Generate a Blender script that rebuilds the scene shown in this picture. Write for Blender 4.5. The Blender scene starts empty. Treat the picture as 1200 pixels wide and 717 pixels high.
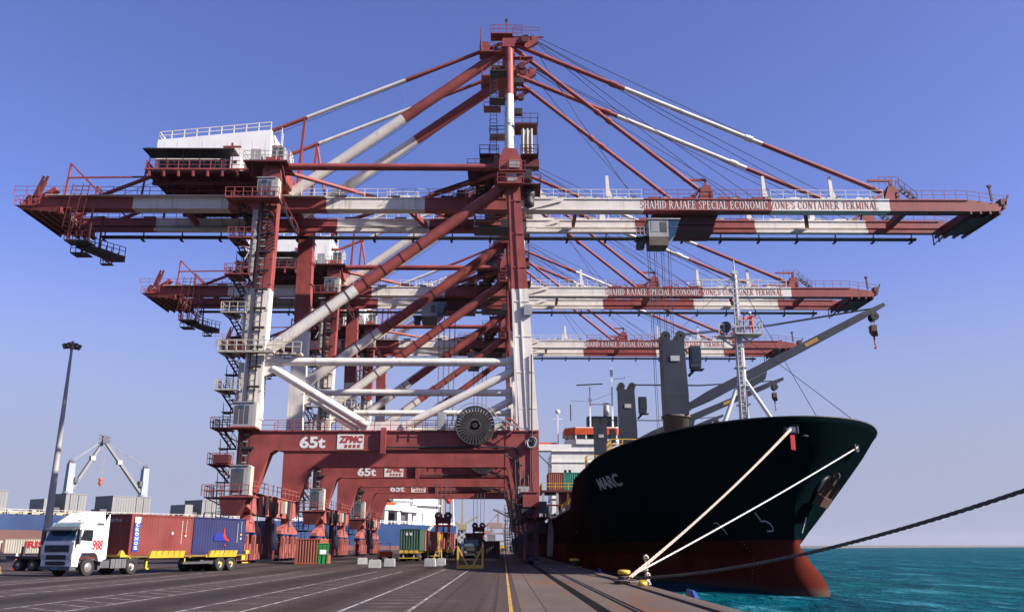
import bpy, bmesh, math, random
import numpy as np
from mathutils import Vector, Matrix
random.seed(7)
R = math.radians
scene = bpy.context.scene
col = scene.collection

# ------------------------------------------------------------------ camera, sky, sun, exposure
cam_d = bpy.data.cameras.new('camera')
cam = bpy.data.objects.new('camera', cam_d); col.objects.link(cam)
cam.location = (0, 0, 1.75)
PITCH, YAW = 15.3, 0.537
cam.rotation_euler = (R(90 + PITCH), 0, R(-YAW))
cam_d.sensor_fit = 'HORIZONTAL'; cam_d.sensor_width = 36.0
cam_d.lens = 36.0 * 1028 / 1200
cam_d.clip_start = 0.1; cam_d.clip_end = 60000
scene.camera = cam

SUN_AZ, SUN_EL = 18.0, 33.0          # azimuth from +X (sea) towards the camera (-Y)
to_sun = Vector((math.cos(R(SUN_EL)) * math.cos(R(SUN_AZ)), -math.cos(R(SUN_EL)) * math.sin(R(SUN_AZ)), math.sin(R(SUN_EL))))
world = bpy.data.worlds.new('World'); scene.world = world; world.use_nodes = True
wn = world.node_tree.nodes; wl = world.node_tree.links
bg = wn['Background']; sky = wn.new('ShaderNodeTexSky')
sky.sky_type = 'NISHITA'; sky.sun_disc = False
sky.sun_elevation = R(SUN_EL); sky.sun_rotation = R(90 + SUN_AZ)
sky.altitude = 0; sky.air_density = 1.0; sky.dust_density = 1.0; sky.ozone_density = 6.0
# the hazy gulf air turns this sky towards periwinkle and pales it evenly near the horizon
tint = wn.new('ShaderNodeMix'); tint.data_type = 'RGBA'; tint.blend_type = 'MULTIPLY'; tint.inputs[0].default_value = 1
wl.new(sky.outputs[0], tint.inputs[6]); tint.inputs[7].default_value = (1.06, .83, 1.13, 1)
geo = wn.new('ShaderNodeNewGeometry'); sepz = wn.new('ShaderNodeSeparateXYZ'); wl.new(geo.outputs['Incoming'], sepz.inputs[0])
el = wn.new('ShaderNodeMapRange'); el.interpolation_type = 'SMOOTHSTEP'; el.inputs[1].default_value = -.34; el.inputs[2].default_value = -.06; el.inputs[3].default_value = 0; el.inputs[4].default_value = .92
wl.new(sepz.outputs[2], el.inputs[0])
pale = wn.new('ShaderNodeMix'); pale.data_type = 'RGBA'; wl.new(el.outputs[0], pale.inputs[0]); wl.new(tint.outputs[2], pale.inputs[6]); pale.inputs[7].default_value = (2.35, 2.6, 3.55, 1)
wl.new(pale.outputs[2], bg.inputs[0]); bg.inputs[1].default_value = 0.066
sun_d = bpy.data.lights.new('sun', 'SUN'); sun_d.energy = 4.6; sun_d.angle = R(0.53); sun_d.color = (1, 0.93, 0.84)
sun = bpy.data.objects.new('sun', sun_d); col.objects.link(sun)
sun.location = (100, -40, 90)
sun.rotation_euler = to_sun.to_track_quat('Z', 'Y').to_euler()
vs = scene.view_settings
vs.view_transform = 'Standard'; vs.look = 'None'; vs.gamma = 1; vs.use_curve_mapping = False
vs.exposure = 1.37
scene.render.resolution_x = 1024; scene.render.resolution_y = 611

# ------------------------------------------------------------------ materials
def new_mat(name):
    m = bpy.data.materials.new(name); m.use_nodes = True
    nt = m.node_tree; return m, nt, nt.nodes['Principled BSDF']
def N(nt, t, **kw):
    n = nt.nodes.new(t)
    for k, v in kw.items():
        if k.startswith('i_'): n.inputs[int(k[2:])].default_value = v
        else: setattr(n, k, v)
    return n
def ramp(nt, fac, stops, const=False):
    n = nt.nodes.new('ShaderNodeValToRGB'); cr = n.color_ramp
    if const: cr.interpolation = 'CONSTANT'
    while len(cr.elements) < len(stops): cr.elements.new(0.5)
    for e, (p, c) in zip(cr.elements, stops):
        e.position = p; e.color = (c[0], c[1], c[2], 1) if len(c) == 3 else c
    nt.links.new(fac, n.inputs[0]); return n
def mix(nt, fac, a, b, blend='MIX'):
    n = nt.nodes.new('ShaderNodeMix'); n.data_type = 'RGBA'; n.blend_type = blend
    for sock, val in ((0, fac), (6, a), (7, b)):
        if hasattr(val, 'is_linked') or hasattr(val, 'links'): nt.links.new(val, n.inputs[sock])
        else: n.inputs[sock].default_value = val if sock == 0 else (val[0], val[1], val[2], 1)
    return n.outputs[2]
def noise(nt, vec, scale, detail=4, rough=.55, mapping=None):
    if mapping:
        mp = nt.nodes.new('ShaderNodeMapping'); mp.inputs['Scale'].default_value = mapping
        nt.links.new(vec, mp.inputs[0]); vec = mp.outputs[0]
    n = nt.nodes.new('ShaderNodeTexNoise'); n.inputs['Scale'].default_value = scale
    n.inputs['Detail'].default_value = detail; n.inputs['Roughness'].default_value = rough
    nt.links.new(vec, n.inputs['Vector']); return n.outputs['Fac']
ALB = .72       # darkens every paint evenly so shaded faces come out deeper
def paint(name, c, rough=.5, var=.25, dirt=(.09, .06, .045), amt=.35, scale=.5, metal=0, streak=(1, 1, .07), spec=.4):
    m, nt, p = new_mat(name); c = tuple(x * ALB for x in c); dirt = tuple(x * ALB for x in dirt)
    tc = nt.nodes.new('ShaderNodeTexCoord').outputs['Object']
    n1 = noise(nt, tc, scale, 5); n2 = noise(nt, tc, scale * 3.1, 5, .65, streak); n3 = noise(nt, tc, scale * 9, 3)
    lo = tuple(x * (1 - var) for x in c); hi = tuple(min(1, x * (1 + var * .6)) for x in c)
    c1 = ramp(nt, n1, [(.3, lo), (.7, hi)]).outputs[0]
    d = ramp(nt, n2, [(.55, (0, 0, 0)), (.78, (amt, amt, amt))]).outputs[0]
    c2 = mix(nt, d, c1, dirt)
    d3 = ramp(nt, n3, [(.66, (0, 0, 0)), (.74, (amt * .9,) * 3)]).outputs[0]
    c3 = mix(nt, d3, c2, tuple(x * .7 for x in dirt))
    nt.links.new(c3, p.inputs['Base Color'])
    rr = ramp(nt, n1, [(.2, (rough - .1,) * 3), (.8, (min(1, rough + .15),) * 3)]).outputs[0]
    nt.links.new(rr, p.inputs['Roughness'])
    p.inputs['Metallic'].default_value = metal; p.inputs['Specular IOR Level'].default_value = spec
    return m
def plain(name, c, rough=.5, metal=0, spec=.5):
    m, nt, p = new_mat(name); c = tuple(x * ALB for x in c)
    tc = nt.nodes.new('ShaderNodeTexCoord').outputs['Object']
    n1 = noise(nt, tc, 2.5, 4)
    c1 = ramp(nt, n1, [(.3, tuple(x * .82 for x in c)), (.7, tuple(min(1, x * 1.1) for x in c))]).outputs[0]
    nt.links.new(c1, p.inputs['Base Color'])
    p.inputs['Roughness'].default_value = rough; p.inputs['Metallic'].default_value = metal
    p.inputs['Specular IOR Level'].default_value = spec
    return m
RED = paint('red_oxide_paint', (.325, .066, .058), .55, .28, (.085, .04, .032), .65)
PINK = paint('faded_red_paint', (.42, .12, .10), .6, .3, (.07, .035, .03), .75, .8)
WHITE = paint('white_paint', (.86, .80, .72), .5, .12, (.32, .20, .12), .75)
HOUSEW = paint('house_white_paint', (1.0, .98, .95), .45, .05, (.4, .32, .25), .25)
CREAM = paint('cream_grey_paint', (.52, .47, .40), .6, .15, (.2, .12, .08), .6)
DARK = paint('dark_steel', (.035, .033, .036), .55, .3, (.08, .05, .035), .5)
BROWN = paint('dark_red_steel', (.12, .022, .022), .6, .3, (.05, .03, .025), .5)
STEEL = paint('galvanised_steel', (.42, .41, .40), .5, .2, (.12, .09, .07), .5)
BLACKM = plain('black_rubber', (.018, .018, .02), .75)
ROPEB = plain('black_wire_rope', (.03, .03, .035), .6)
REELM = paint('reel_steel', (.07, .065, .06), .45, .3, (.12, .08, .05), .4)
GREYB = paint('grey_cabinet_paint', (.36, .36, .37), .5, .12, (.15, .11, .08), .4)
DGREY = paint('dark_grey_panel', (.09, .09, .1), .5, .2)
GLASSB = plain('blue_tinted_glass', (.02, .07, .12), .08, 0, .8)
GLASSD = plain('dark_glass', (.02, .025, .03), .08, 0, .7)
NAVY = paint('slate_blue_paint', (.019, .026, .048), .55, .2, (.05, .045, .045), .25)
PEDEST = paint('rusty_grey_paint', (.13, .10, .085), .65, .35, (.10, .055, .03), .7, .7)
SHIPW = paint('ship_white_paint', (.92, .92, .90), .45, .06, (.35, .25, .18), .3)
ORANGE = paint('orange_paint', (.70, .10, .02), .5, .12)
YELLOW = paint('yellow_paint', (.72, .44, .045), .5, .15, (.15, .1, .05), .35, 1.2)
BLUEH = paint('blue_hull_paint', (.005, .034, .125), .45, .15, (.05, .06, .09), .35, .08, 0, (1, 1, .2))
BOOT = paint('boot_red_paint', (.13, .05, .042), .6, .2, (.08, .04, .03), .5, .08)
FARGREY = paint('pale_grey_paint', (.24, .24, .24), .6, .12, (.2, .18, .16), .3, .12)
TRUCKW = plain('truck_white_paint', (.92, .92, .92), .28)
TYRE = plain('tyre_rubber', (.02, .019, .018), .85)
RIM = plain('wheel_rim_paint', (.26, .25, .24), .45, .3)
CONC = paint('concrete_block', (.42, .41, .39), .85, .2, (.2, .17, .14), .5, 1.5)
SILVER = plain('silver_tank', (.5, .5, .5), .3, .7)
TEXTW = plain('white_lettering', (.82, .82, .80), .5)
TEXTR = plain('red_lettering', (.42, .05, .04), .5)
TRED = plain('bright_red_lettering', (.62, .03, .03), .5)
TBLUE = plain('blue_lettering', (.02, .07, .40), .5)
HIVIS = plain('hi_vis_cloth', (.65, .50, .03), .8)
GREEN = paint('green_bin_paint', (.02, .22, .05), .5, .2)
PALEHAZE = paint('haze_paled_yellow', (.42, .36, .22), .7, .2, (.2, .15, .1), .4, .2)  # distance haze is put into the colour: yellow steel made paler

# ------------------------------------------------------------------ mesh builder
class MB:
    def __init__(s, off=(0, 0, 0)): s.v = []; s.f = []; s.m = []; s.s = []; s.k = []; s.o = Vector(off)
    def _add(s, vs_, fs, m, sm=False):
        b = len(s.v); s.v += [Vector(p) - s.o for p in vs_]; blk = s.k[-1][0] + 1 if s.k else 0
        for i, f in enumerate(fs):
            s.f.append([b + k for k in f]); s.m.append(m[i] if isinstance(m, list) else m); s.s.append(sm[i] if isinstance(sm, list) else sm); s.k.append((blk, b, len(s.v)))
    def hexa(s, c, m=0):       # 8 corners: bottom 4 ccw, top 4 ccw
        s._add(c, [(3, 2, 1, 0), (4, 5, 6, 7), (0, 1, 5, 4), (1, 2, 6, 5), (2, 3, 7, 6), (3, 0, 4, 7)], m)
    def b(s, x0, x1, y0, y1, z0, z1, m=0):
        if x0 > x1: x0, x1 = x1, x0
        if y0 > y1: y0, y1 = y1, y0
        if z0 > z1: z0, z1 = z1, z0
        s.hexa([(x0, y0, z0), (x1, y0, z0), (x1, y1, z0), (x0, y1, z0), (x0, y0, z1), (x1, y0, z1), (x1, y1, z1), (x0, y1, z1)], m)
    def box(s, c, d, m=0): s.b(c[0] - d[0] / 2, c[0] + d[0] / 2, c[1] - d[1] / 2, c[1] + d[1] / 2, c[2] - d[2] / 2, c[2] + d[2] / 2, m)
    def bar(s, a, b_, w, h=None, m=0, up=(0, 0, 1), w2=None, h2=None):
        h = w if h is None else h; w2 = w if w2 is None else w2; h2 = h if h2 is None else h2
        a = Vector(a); b_ = Vector(b_); d = (b_ - a).normalized(); u = Vector(up)
        if abs(d.dot(u)) > .98: u = Vector((0, 1, 0)) if abs(d.y) < .9 else Vector((1, 0, 0))
        x = d.cross(u).normalized(); y = x.cross(d).normalized()
        q = []
        for p, ww, hh in ((a, w, h), (b_, w2, h2)):
            q += [p - x * ww / 2 - y * hh / 2, p + x * ww / 2 - y * hh / 2, p + x * ww / 2 + y * hh / 2, p - x * ww / 2 + y * hh / 2]
        s._add(q, [(0, 1, 2, 3), (7, 6, 5, 4), (0, 4, 5, 1), (1, 5, 6, 2), (2, 6, 7, 3), (3, 7, 4, 0)], m)
    def tube(s, a, b_, r, r2=None, n=8, m=0, bands=None, cap=True):
        a = Vector(a); b_ = Vector(b_); r2 = r if r2 is None else r2
        d = (b_ - a).normalized(); u = Vector((0, 0, 1)) if abs(d.z) < .95 else Vector((1, 0, 0))
        x = d.cross(u).normalized(); y = x.cross(d).normalized()
        ts = [0] + ([t for t, _ in bands] if bands else [1]); ms = [mm for _, mm in bands] if bands else [m]
        q = []
        for t in ts:
            p = a.lerp(b_, t); rr = r + (r2 - r) * t
            q += [p + (x * math.cos(2 * math.pi * k / n) + y * math.sin(2 * math.pi * k / n)) * rr for k in range(n)]
        fs = []; mm = []
        for i in range(len(ts) - 1):
            for k in range(n):
                fs.append((i * n + k, i * n + (k + 1) % n, (i + 1) * n + (k + 1) % n, (i + 1) * n + k)); mm.append(ms[i])
        s._add(q, fs, mm, n > 4)
        if cap:
            s._add(q[:n], [tuple(reversed(range(n)))], ms[0]); s._add(q[-n:], [tuple(range(n))], ms[-1])
    def wire(s, pts, r, n=4, m=0):
        for i in range(len(pts) - 1): s.tube(pts[i], pts[i + 1], r, None, n, m, None, False)
    def prism(s, pts, vec, m=0):
        vec = Vector(vec); p = [Vector(q) for q in pts]; n = len(p)
        s._add(p + [q + vec for q in p], [tuple(reversed(range(n))), tuple(range(n, 2 * n))] + [(i, (i + 1) % n, n + (i + 1) % n, n + i) for i in range(n)], m)
    def lathe(s, c, axis, prof, n=16, m=0):      # prof: (radius, height along axis, material)
        c = Vector(c); d = Vector(axis).normalized(); u = Vector((0, 0, 1)) if abs(d.z) < .9 else Vector((1, 0, 0))
        x = d.cross(u).normalized(); y = x.cross(d)
        q = []
        for pr in prof: q += [c + d * pr[1] + (x * math.cos(2 * math.pi * k / n) + y * math.sin(2 * math.pi * k / n)) * max(pr[0], .0005) for k in range(n)]
        fs = []; mm = []
        for i in range(len(prof) - 1):
            for k in range(n):
                fs.append((i * n + k, (i + 1) * n + k, (i + 1) * n + (k + 1) % n, i * n + (k + 1) % n)); mm.append(prof[i][2] if len(prof[i]) > 2 else m)
        sm_ = [abs(prof[i + 1][1] - prof[i][1]) > .45 * abs(prof[i + 1][0] - prof[i][0]) for i in range(len(prof) - 1) for k in range(n)]
        s._add(q, fs, mm, sm_)
    def rail(s, pts, h=1.05, sp=1.6, r=.03, m=0, mid=True):
        pts = [Vector(p) for p in pts]
        for i in range(len(pts) - 1):
            a, b_ = pts[i], pts[i + 1]; L = (b_ - a).length; k = max(1, int(round(L / sp)))
            for j in range(k + (1 if i == len(pts) - 2 else 0)):
                p = a.lerp(b_, j / k); s.bar(p, p + Vector((0, 0, h)), r * 2, r * 2, m)
            for zz in ((h, h * .52) if mid else (h,)): s.bar(a + Vector((0, 0, zz)), b_ + Vector((0, 0, zz)), r * 1.7, r * 1.7, m)
    def stair(s, a, b_, w=.75, m=0, mr=None, rails=True):
        a = Vector(a); b_ = Vector(b_); h = Vector((b_.x - a.x, b_.y - a.y, 0))
        side = Vector((0, 0, 1)).cross(h).normalized() if h.length > .05 else Vector((1, 0, 0))
        k = max(3, int(abs(b_.z - a.z) / .3))
        for sg in (-1, 1):
            s.bar(a + side * sg * w / 2, b_ + side * sg * w / 2, .06, .2, m)
            if rails:
                s.bar(a + side * sg * w / 2 + Vector((0, 0, 1)), b_ + side * sg * w / 2 + Vector((0, 0, 1)), .05, .05, m if mr is None else mr)
                for t in (0, .33, .66, 1):
                    p = a.lerp(b_, t) + side * sg * w / 2; s.bar(p, p + Vector((0, 0, 1)), .05, .05, m if mr is None else mr)
        for j in range(1, k):
            p = a.lerp(b_, j / k); hd = h.normalized() if h.length > .05 else Vector((0, 1, 0))
            q = [p - side * w / 2 - hd * .13, p + side * w / 2 - hd * .13, p + side * w / 2 + hd * .13, p - side * w / 2 + hd * .13]
            s.prism(q, (0, 0, .05), m)
    def ladder(s, a, b_, w=.5, cage=False, m=0, up=(0, 1, 0), sp=.35):
        a = Vector(a); b_ = Vector(b_); d = (b_ - a).normalized(); u = Vector(up); x = d.cross(u).normalized()
        for sg in (-1, 1): s.bar(a + x * sg * w / 2, b_ + x * sg * w / 2, .07, .07, m)
        L = (b_ - a).length; k = int(L / sp)
        for j in range(k): p = a + d * (j + .5) * L / k; s.bar(p - x * w / 2, p + x * w / 2, .05, .05, m)
        if cage:
            k2 = int(L / 1.2)
            for j in range(k2):
                p = a + d * (j + .5) * L / k2; pts = [p + x * w * .7 * math.cos(t) - u * (.75 * math.sin(t)) for t in (0, .6, 1.2, 1.9, 2.5, math.pi)]
                s.wire(pts, .03, 4, m)
    def pieces(s):
        """far-apart groups of the shapes collected here, each its own builder"""
        nb = s.k[-1][0] + 1
        if nb < 2 or nb > 900: return [s]
        rng = {}
        for kb in s.k: rng[kb[0]] = (kb[1], kb[2])
        V = np.array([tuple(v) for v in s.v]); ids = sorted(rng)
        lo = np.array([V[rng[i][0]:rng[i][1]].min(0) for i in ids]); hi = np.array([V[rng[i][0]:rng[i][1]].max(0) for i in ids])
        size = (hi - lo).max(1); gap = np.maximum(0, np.maximum(lo[:, None] - hi[None], lo[None] - hi[:, None])); near = np.sqrt((gap ** 2).sum(2)) <= np.maximum(.02, .45 * np.maximum(size[:, None], size[None]))
        seen = {}; g_ = 0
        for i in range(len(ids)):
            if i in seen: continue
            st = [i]; seen[i] = g_
            while st:
                a = st.pop()
                for b in np.nonzero(near[a])[0]:
                    if int(b) not in seen: seen[int(b)] = g_; st.append(int(b))
            g_ += 1
        if g_ == 1: return [s]
        out = []
        for gi in range(g_):
            q = MB(); mp = {}
            for f, m_, sm_, kb in zip(s.f, s.m, s.s, s.k):
                if seen[ids.index(kb[0])] != gi: continue
                nf = []
                for v in f:
                    if v not in mp: mp[v] = len(q.v); q.v.append(s.v[v])
                    nf.append(mp[v])
                q.f.append(nf); q.m.append(m_); q.s.append(sm_); q.k.append((0, 0, 0))
            out.append(q)
        return out
    def build(s, name, mats, parent=None, smooth=None):
        if parent:
            ps = s.pieces()
            if len(ps) > 1: return [q._build(name, mats, parent, smooth) for q in ps][0]
        return s._build(name, mats, parent, smooth)
    def _build(s, name, mats, parent=None, smooth=None):
        me = bpy.data.meshes.new(name); me.from_pydata(s.v, [], s.f)
        if not isinstance(mats, (list, tuple)): mats = [mats]
        for mt in mats: me.materials.append(mt)
        me.polygons.foreach_set('material_index', s.m); me.polygons.foreach_set('use_smooth', s.s if smooth is None else [smooth] * len(s.s))
        bm = bmesh.new(); bm.from_mesh(me); bmesh.ops.recalc_face_normals(bm, faces=bm.faces); bm.to_mesh(me); bm.free(); me.update()
        o = bpy.data.objects.new(name, me); col.objects.link(o)
        if parent: o.parent = parent
        return o

def tag(o, label=None, cat=None, group=None, kind=None):
    if label: o['label'] = label
    if cat: o['category'] = cat
    if group: o['group'] = group
    if kind: o['kind'] = kind
    return o
def thing(name, label, cat, loc=(0, 0, 0), rz=0, group=None):
    o = bpy.data.objects.new(name, None); col.objects.link(o); o.location = loc; o.rotation_euler = (0, 0, rz)
    o.empty_display_size = .5
    return tag(o, label, cat, group)
def kids(o): return [c for c in bpy.data.objects if c.parent == o]
def copy_tree(o, parent=None):
    c = o.copy(); col.objects.link(c)
    if parent: c.parent = parent
    for ch in kids(o): copy_tree(ch, c)
    return c

def font_mesh(txt, size=1.0, bold=.0, spacing=1.0):
    cu = bpy.data.curves.new('lettering', 'FONT'); cu.body = txt; cu.size = size; cu.align_x = 'LEFT'; cu.offset = bold; cu.space_character = spacing
    cu.resolution_u = 3; cu.extrude = .008
    o = bpy.data.objects.new('lettering', cu); col.objects.link(o)
    bpy.context.view_layer.update()
    me = bpy.data.meshes.new_from_object(o.evaluated_get(bpy.context.evaluated_depsgraph_get()))
    bpy.data.objects.remove(o); bpy.data.curves.remove(cu)
    return me
def lettering(name, txt, w, h, origin, xdir, updir, mat, parent, bold=0, spacing=1.0):
    """text fitted in a w x h box with its lower-left corner at origin, lying in the xdir/updir plane"""
    me = font_mesh(txt, 1, bold, spacing)
    xs = [v.co.x for v in me.vertices]; ys = [v.co.y for v in me.vertices]
    x0, x1, y0, y1 = min(xs), max(xs), min(ys), max(ys)
    X = Vector(xdir).normalized(); U = Vector(updir).normalized(); Nn = X.cross(U)
    for v in me.vertices:
        p = Vector(origin) + X * ((v.co.x - x0) / (x1 - x0) * w) + U * ((v.co.y - y0) / (y1 - y0) * h) + Nn * v.co.z
        v.co = p
    me.materials.clear(); me.materials.append(mat)
    o = bpy.data.objects.new(name, me); col.objects.link(o)
    if parent: o.parent = parent
    return o

# ------------------------------------------------------------------ ground, quay, sea, far shore
def struct(o): o['kind'] = 'structure'; return o
WATER = -1.18
def ground_mat():
    m, nt, p = new_mat('quay_asphalt')
    tc = nt.nodes.new('ShaderNodeTexCoord').outputs['Object']
    big = noise(nt, tc, .05, 5); lanes = noise(nt, tc, .55, 4, .6, (1, .02, 1)); fine = noise(nt, tc, 4, 6, .7); spot = noise(nt, tc, .5, 6, .7)
    c = ramp(nt, big, [(.3, (.056, .040, .038)), (.7, (.078, .057, .053))]).outputs[0]
    c = mix(nt, ramp(nt, lanes, [(.42, (0, 0, 0)), (.62, (.6, .6, .6))]).outputs[0], c, (.034, .030, .032))
    # rubbered driving lanes between the slot strips
    sx = N(nt, 'ShaderNodeSeparateXYZ'); nt.links.new(tc, sx.inputs[0])
    for cx, hw in ((-5.9, .9), (-10.6, 1.1), (-16.3, 1.3), (-21.9, 1.2), (-28.5, 1.6)):
        d = N(nt, 'ShaderNodeMath', operation='SUBTRACT', i_1=cx); nt.links.new(sx.outputs[0], d.inputs[0])
        wob = N(nt, 'ShaderNodeMath', operation='MULTIPLY_ADD', i_1=1.4, i_2=-.7); nt.links.new(spot, wob.inputs[0])
        d2 = N(nt, 'ShaderNodeMath', operation='ADD'); nt.links.new(d.outputs[0], d2.inputs[0]); nt.links.new(wob.outputs[0], d2.inputs[1])
        ab = N(nt, 'ShaderNodeMath', operation='ABSOLUTE'); nt.links.new(d2.outputs[0], ab.inputs[0])
        mr = N(nt, 'ShaderNodeMapRange'); mr.inputs[1].default_value = hw * 1.25; mr.inputs[2].default_value = hw * .35; mr.inputs[4].default_value = .9
        nt.links.new(ab.outputs[0], mr.inputs[0])
        c = mix(nt, mr.outputs[0], c, (.022, .016, .016))
    c = mix(nt, ramp(nt, fine, [(.35, (0, 0, 0)), (.75, (.45, .45, .45))]).outputs[0], c, (.084, .066, .060))
    c = mix(nt, ramp(nt, spot, [(.62, (0, 0, 0)), (.7, (.7, .7, .7))]).outputs[0], c, (.028, .025, .027))
    oil = noise(nt, tc, .9, 3, .5); c = mix(nt, ramp(nt, oil, [(.66, (0, 0, 0)), (.72, (.75, .75, .75))]).outputs[0], c, (.020, .018, .02))
    ty = noise(nt, tc, 1.0, 2, .4, (3.2, .012, 1)); c = mix(nt, ramp(nt, ty, [(.58, (0, 0, 0)), (.66, (.6, .6, .6))]).outputs[0], c, (.030, .026, .028))
    pal = noise(nt, tc, .22, 5, .7); c = mix(nt, ramp(nt, pal, [(.55, (0, 0, 0)), (.72, (.5, .5, .5))]).outputs[0], c, (.100, .074, .066))
    # interlocking pavers
    br = N(nt, 'ShaderNodeTexBrick'); br.inputs['Scale'].default_value = 1; br.inputs['Mortar Size'].default_value = .008; br.inputs['Brick Width'].default_value = .24; br.inputs['Row Height'].default_value = .12
    br.inputs['Color1'].default_value = (1, 1, 1, 1); br.inputs['Color2'].default_value = (.82, .80, .80, 1); br.inputs['Mortar'].default_value = (.45, .42, .42, 1); nt.links.new(tc, br.inputs[0])
    c = mix(nt, .8, c, br.outputs[0], 'MULTIPLY')
    nt.links.new(c, p.inputs['Base Color']); p.inputs['Roughness'].default_value = .82; p.inputs['Specular IOR Level'].default_value = .06
    bp = N(nt, 'ShaderNodeBump'); bp.inputs['Strength'].default_value = .35; bp.inputs['Distance'].default_value = .02
    nt.links.new(fine, bp.inputs['Height']); nt.links.new(bp.outputs[0], p.inputs['Normal'])
    return m
def slab_mat():
    m, nt, p = new_mat('quay_concrete')
    tc = nt.nodes.new('ShaderNodeTexCoord').outputs['Object']
    big = noise(nt, tc, .25, 5, .6, (1, .25, 1)); fine = noise(nt, tc, 3, 6, .7); rust = noise(nt, tc, .35, 5, .6, (1, .35, 1))
    c = ramp(nt, big, [(.3, (.078, .060, .052)), (.7, (.128, .100, .086))]).outputs[0]
    c = mix(nt, ramp(nt, fine, [(.4, (0, 0, 0)), (.8, (.5, .5, .5))]).outputs[0], c, (.07, .062, .058))
    c = mix(nt, ramp(nt, rust, [(.50, (0, 0, 0)), (.66, (.8, .8, .8))]).outputs[0], c, (.13, .058, .028))
    br = N(nt, 'ShaderNodeTexBrick'); br.inputs['Scale'].default_value = 1; br.inputs['Mortar Size'].default_value = .02
    br.inputs['Brick Width'].default_value = 6; br.inputs['Row Height'].default_value = 3.0; br.inputs['Color1'].default_value = (1, 1, 1, 1); br.inputs['Color2'].default_value = (.9, .9, .9, 1); br.inputs['Mortar'].default_value = (.35, .33, .32, 1)
    mp = N(nt, 'ShaderNodeMapping'); mp.inputs['Rotation'].default_value = (0, 0, math.pi / 2); nt.links.new(tc, mp.inputs[0]); nt.links.new(mp.outputs[0], br.inputs[0])
    c = mix(nt, 1.0, c, br.outputs[0], 'MULTIPLY')
    nt.links.new(c, p.inputs['Base Color']); p.inputs['Roughness'].default_value = .85; p.inputs['Specular IOR Level'].default_value = .06
    bp = N(nt, 'ShaderNodeBump'); bp.inputs['Strength'].default_value = .3; bp.inputs['Distance'].default_value = .02
    nt.links.new(fine, bp.inputs['Height']); nt.links.new(bp.outputs[0], p.inputs['Normal'])
    return m
SLAB = slab_mat()
EDGE = 6.45
g = MB(); g.prism([(EDGE - .6, -150, 0), (EDGE - .6, 1600, 0), (-14, 1600, 0), (-14, 487, 0), (-19, 484, 0), (-436, -78, 0), (-436, -150, 0)], (0, 0, -9))
struct(g.build('quay_apron', ground_mat()))
g = MB(); g.b(EDGE - .6, EDGE, -150, 1600, -9, .07)
struct(g.build('quay_edge', SLAB))
g = MB()
for x0, x1 in ((.5, 1.17), (1.23, 2.62), (2.98, 3.60), (3.92, EDGE - .6)): g.b(x0, x1, -60, 1200, -.05, .004)
struct(g.build('quay_slab', SLAB))
g = MB(); g.b(3.72, 3.80, -60, 1200, -.02, .012); g.b(-27.34, -27.26, -60, 460, -.02, .012)
struct(g.build('rail_track', plain('worn_rail_steel', (.16, .12, .10), .4, .6)))
g = MB(); g.b(3.60, 3.72, -60, 1200, -.05, .002); g.b(3.80, 3.92, -60, 1200, -.05, .002); g.b(2.62, 2.98, -60, 1200, -.05, .003); g.b(-27.55, -27.34, -60, 460, -.02, .003); g.b(-27.26, -27.05, -60, 460, -.02, .003)
struct(g.build('cable_trench', plain('dark_trench', (.010, .009, .010), .95, 0, .05)))
# painted slot lines: worn white paint
def worn(name, c, bare, thr):
    m, nt, p = new_mat(name); tc = nt.nodes.new('ShaderNodeTexCoord').outputs['Object']
    f = noise(nt, tc, 1.6, 6, .75)
    nt.links.new(mix(nt, ramp(nt, f, [(thr, (0, 0, 0)), (thr + .12, (1, 1, 1))]).outputs[0], c, bare), p.inputs['Base Color']); p.inputs['Roughness'].default_value = .8
    return m
g = MB()
def line(a, b_, w=.12):
    w *= .8
    a = Vector((a[0], a[1], .004)); b_ = Vector((b_[0], b_[1], .004)); d = (b_ - a).normalized(); n = Vector((-d.y, d.x, 0)) * w / 2
    g._add([a - n, b_ - n, b_ + n, a + n], [(0, 1, 2, 3)], 0)
for xa, xb, sk in ((-2.65, -4.57, 0), (-7.27, -9.03, .2), (-12.2, -14.45, 1.9), (-18.2, -20.3, 1.0), (-23.4, -25.4, 1.0)):
    line((xa, 8), (xa, 72 if xa > -5 else 66), .13); line((xb, 8), (xb, 72 if xa > -5 else 66), .13)
    y = 12
    while y < 62: line((xa - .06, y - sk), (xb + .06, y), .10); y += 1.75 if sk != .2 else 3.5
for k in range(5): line((-60, 66 + k * 3.2), (-33, 64.5 + k * 3.2), .12)
for y in (118, 146, 205, 220): line((-70, y), (-31, y), .5)
struct(g.build('lane_markings', worn('worn_white_paint', (.27, .26, .26), (.062, .05, .048), .45)))
g = MB(); line((.22, 5), (.22, 420), .14); line((-46, 84), (-33, 60.5), .12); line((-49, 84), (-36, 60.5), .12)
struct(g.build('yellow_line', worn('worn_yellow_paint', (.36, .20, .03), (.09, .07, .05), .50)))

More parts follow.
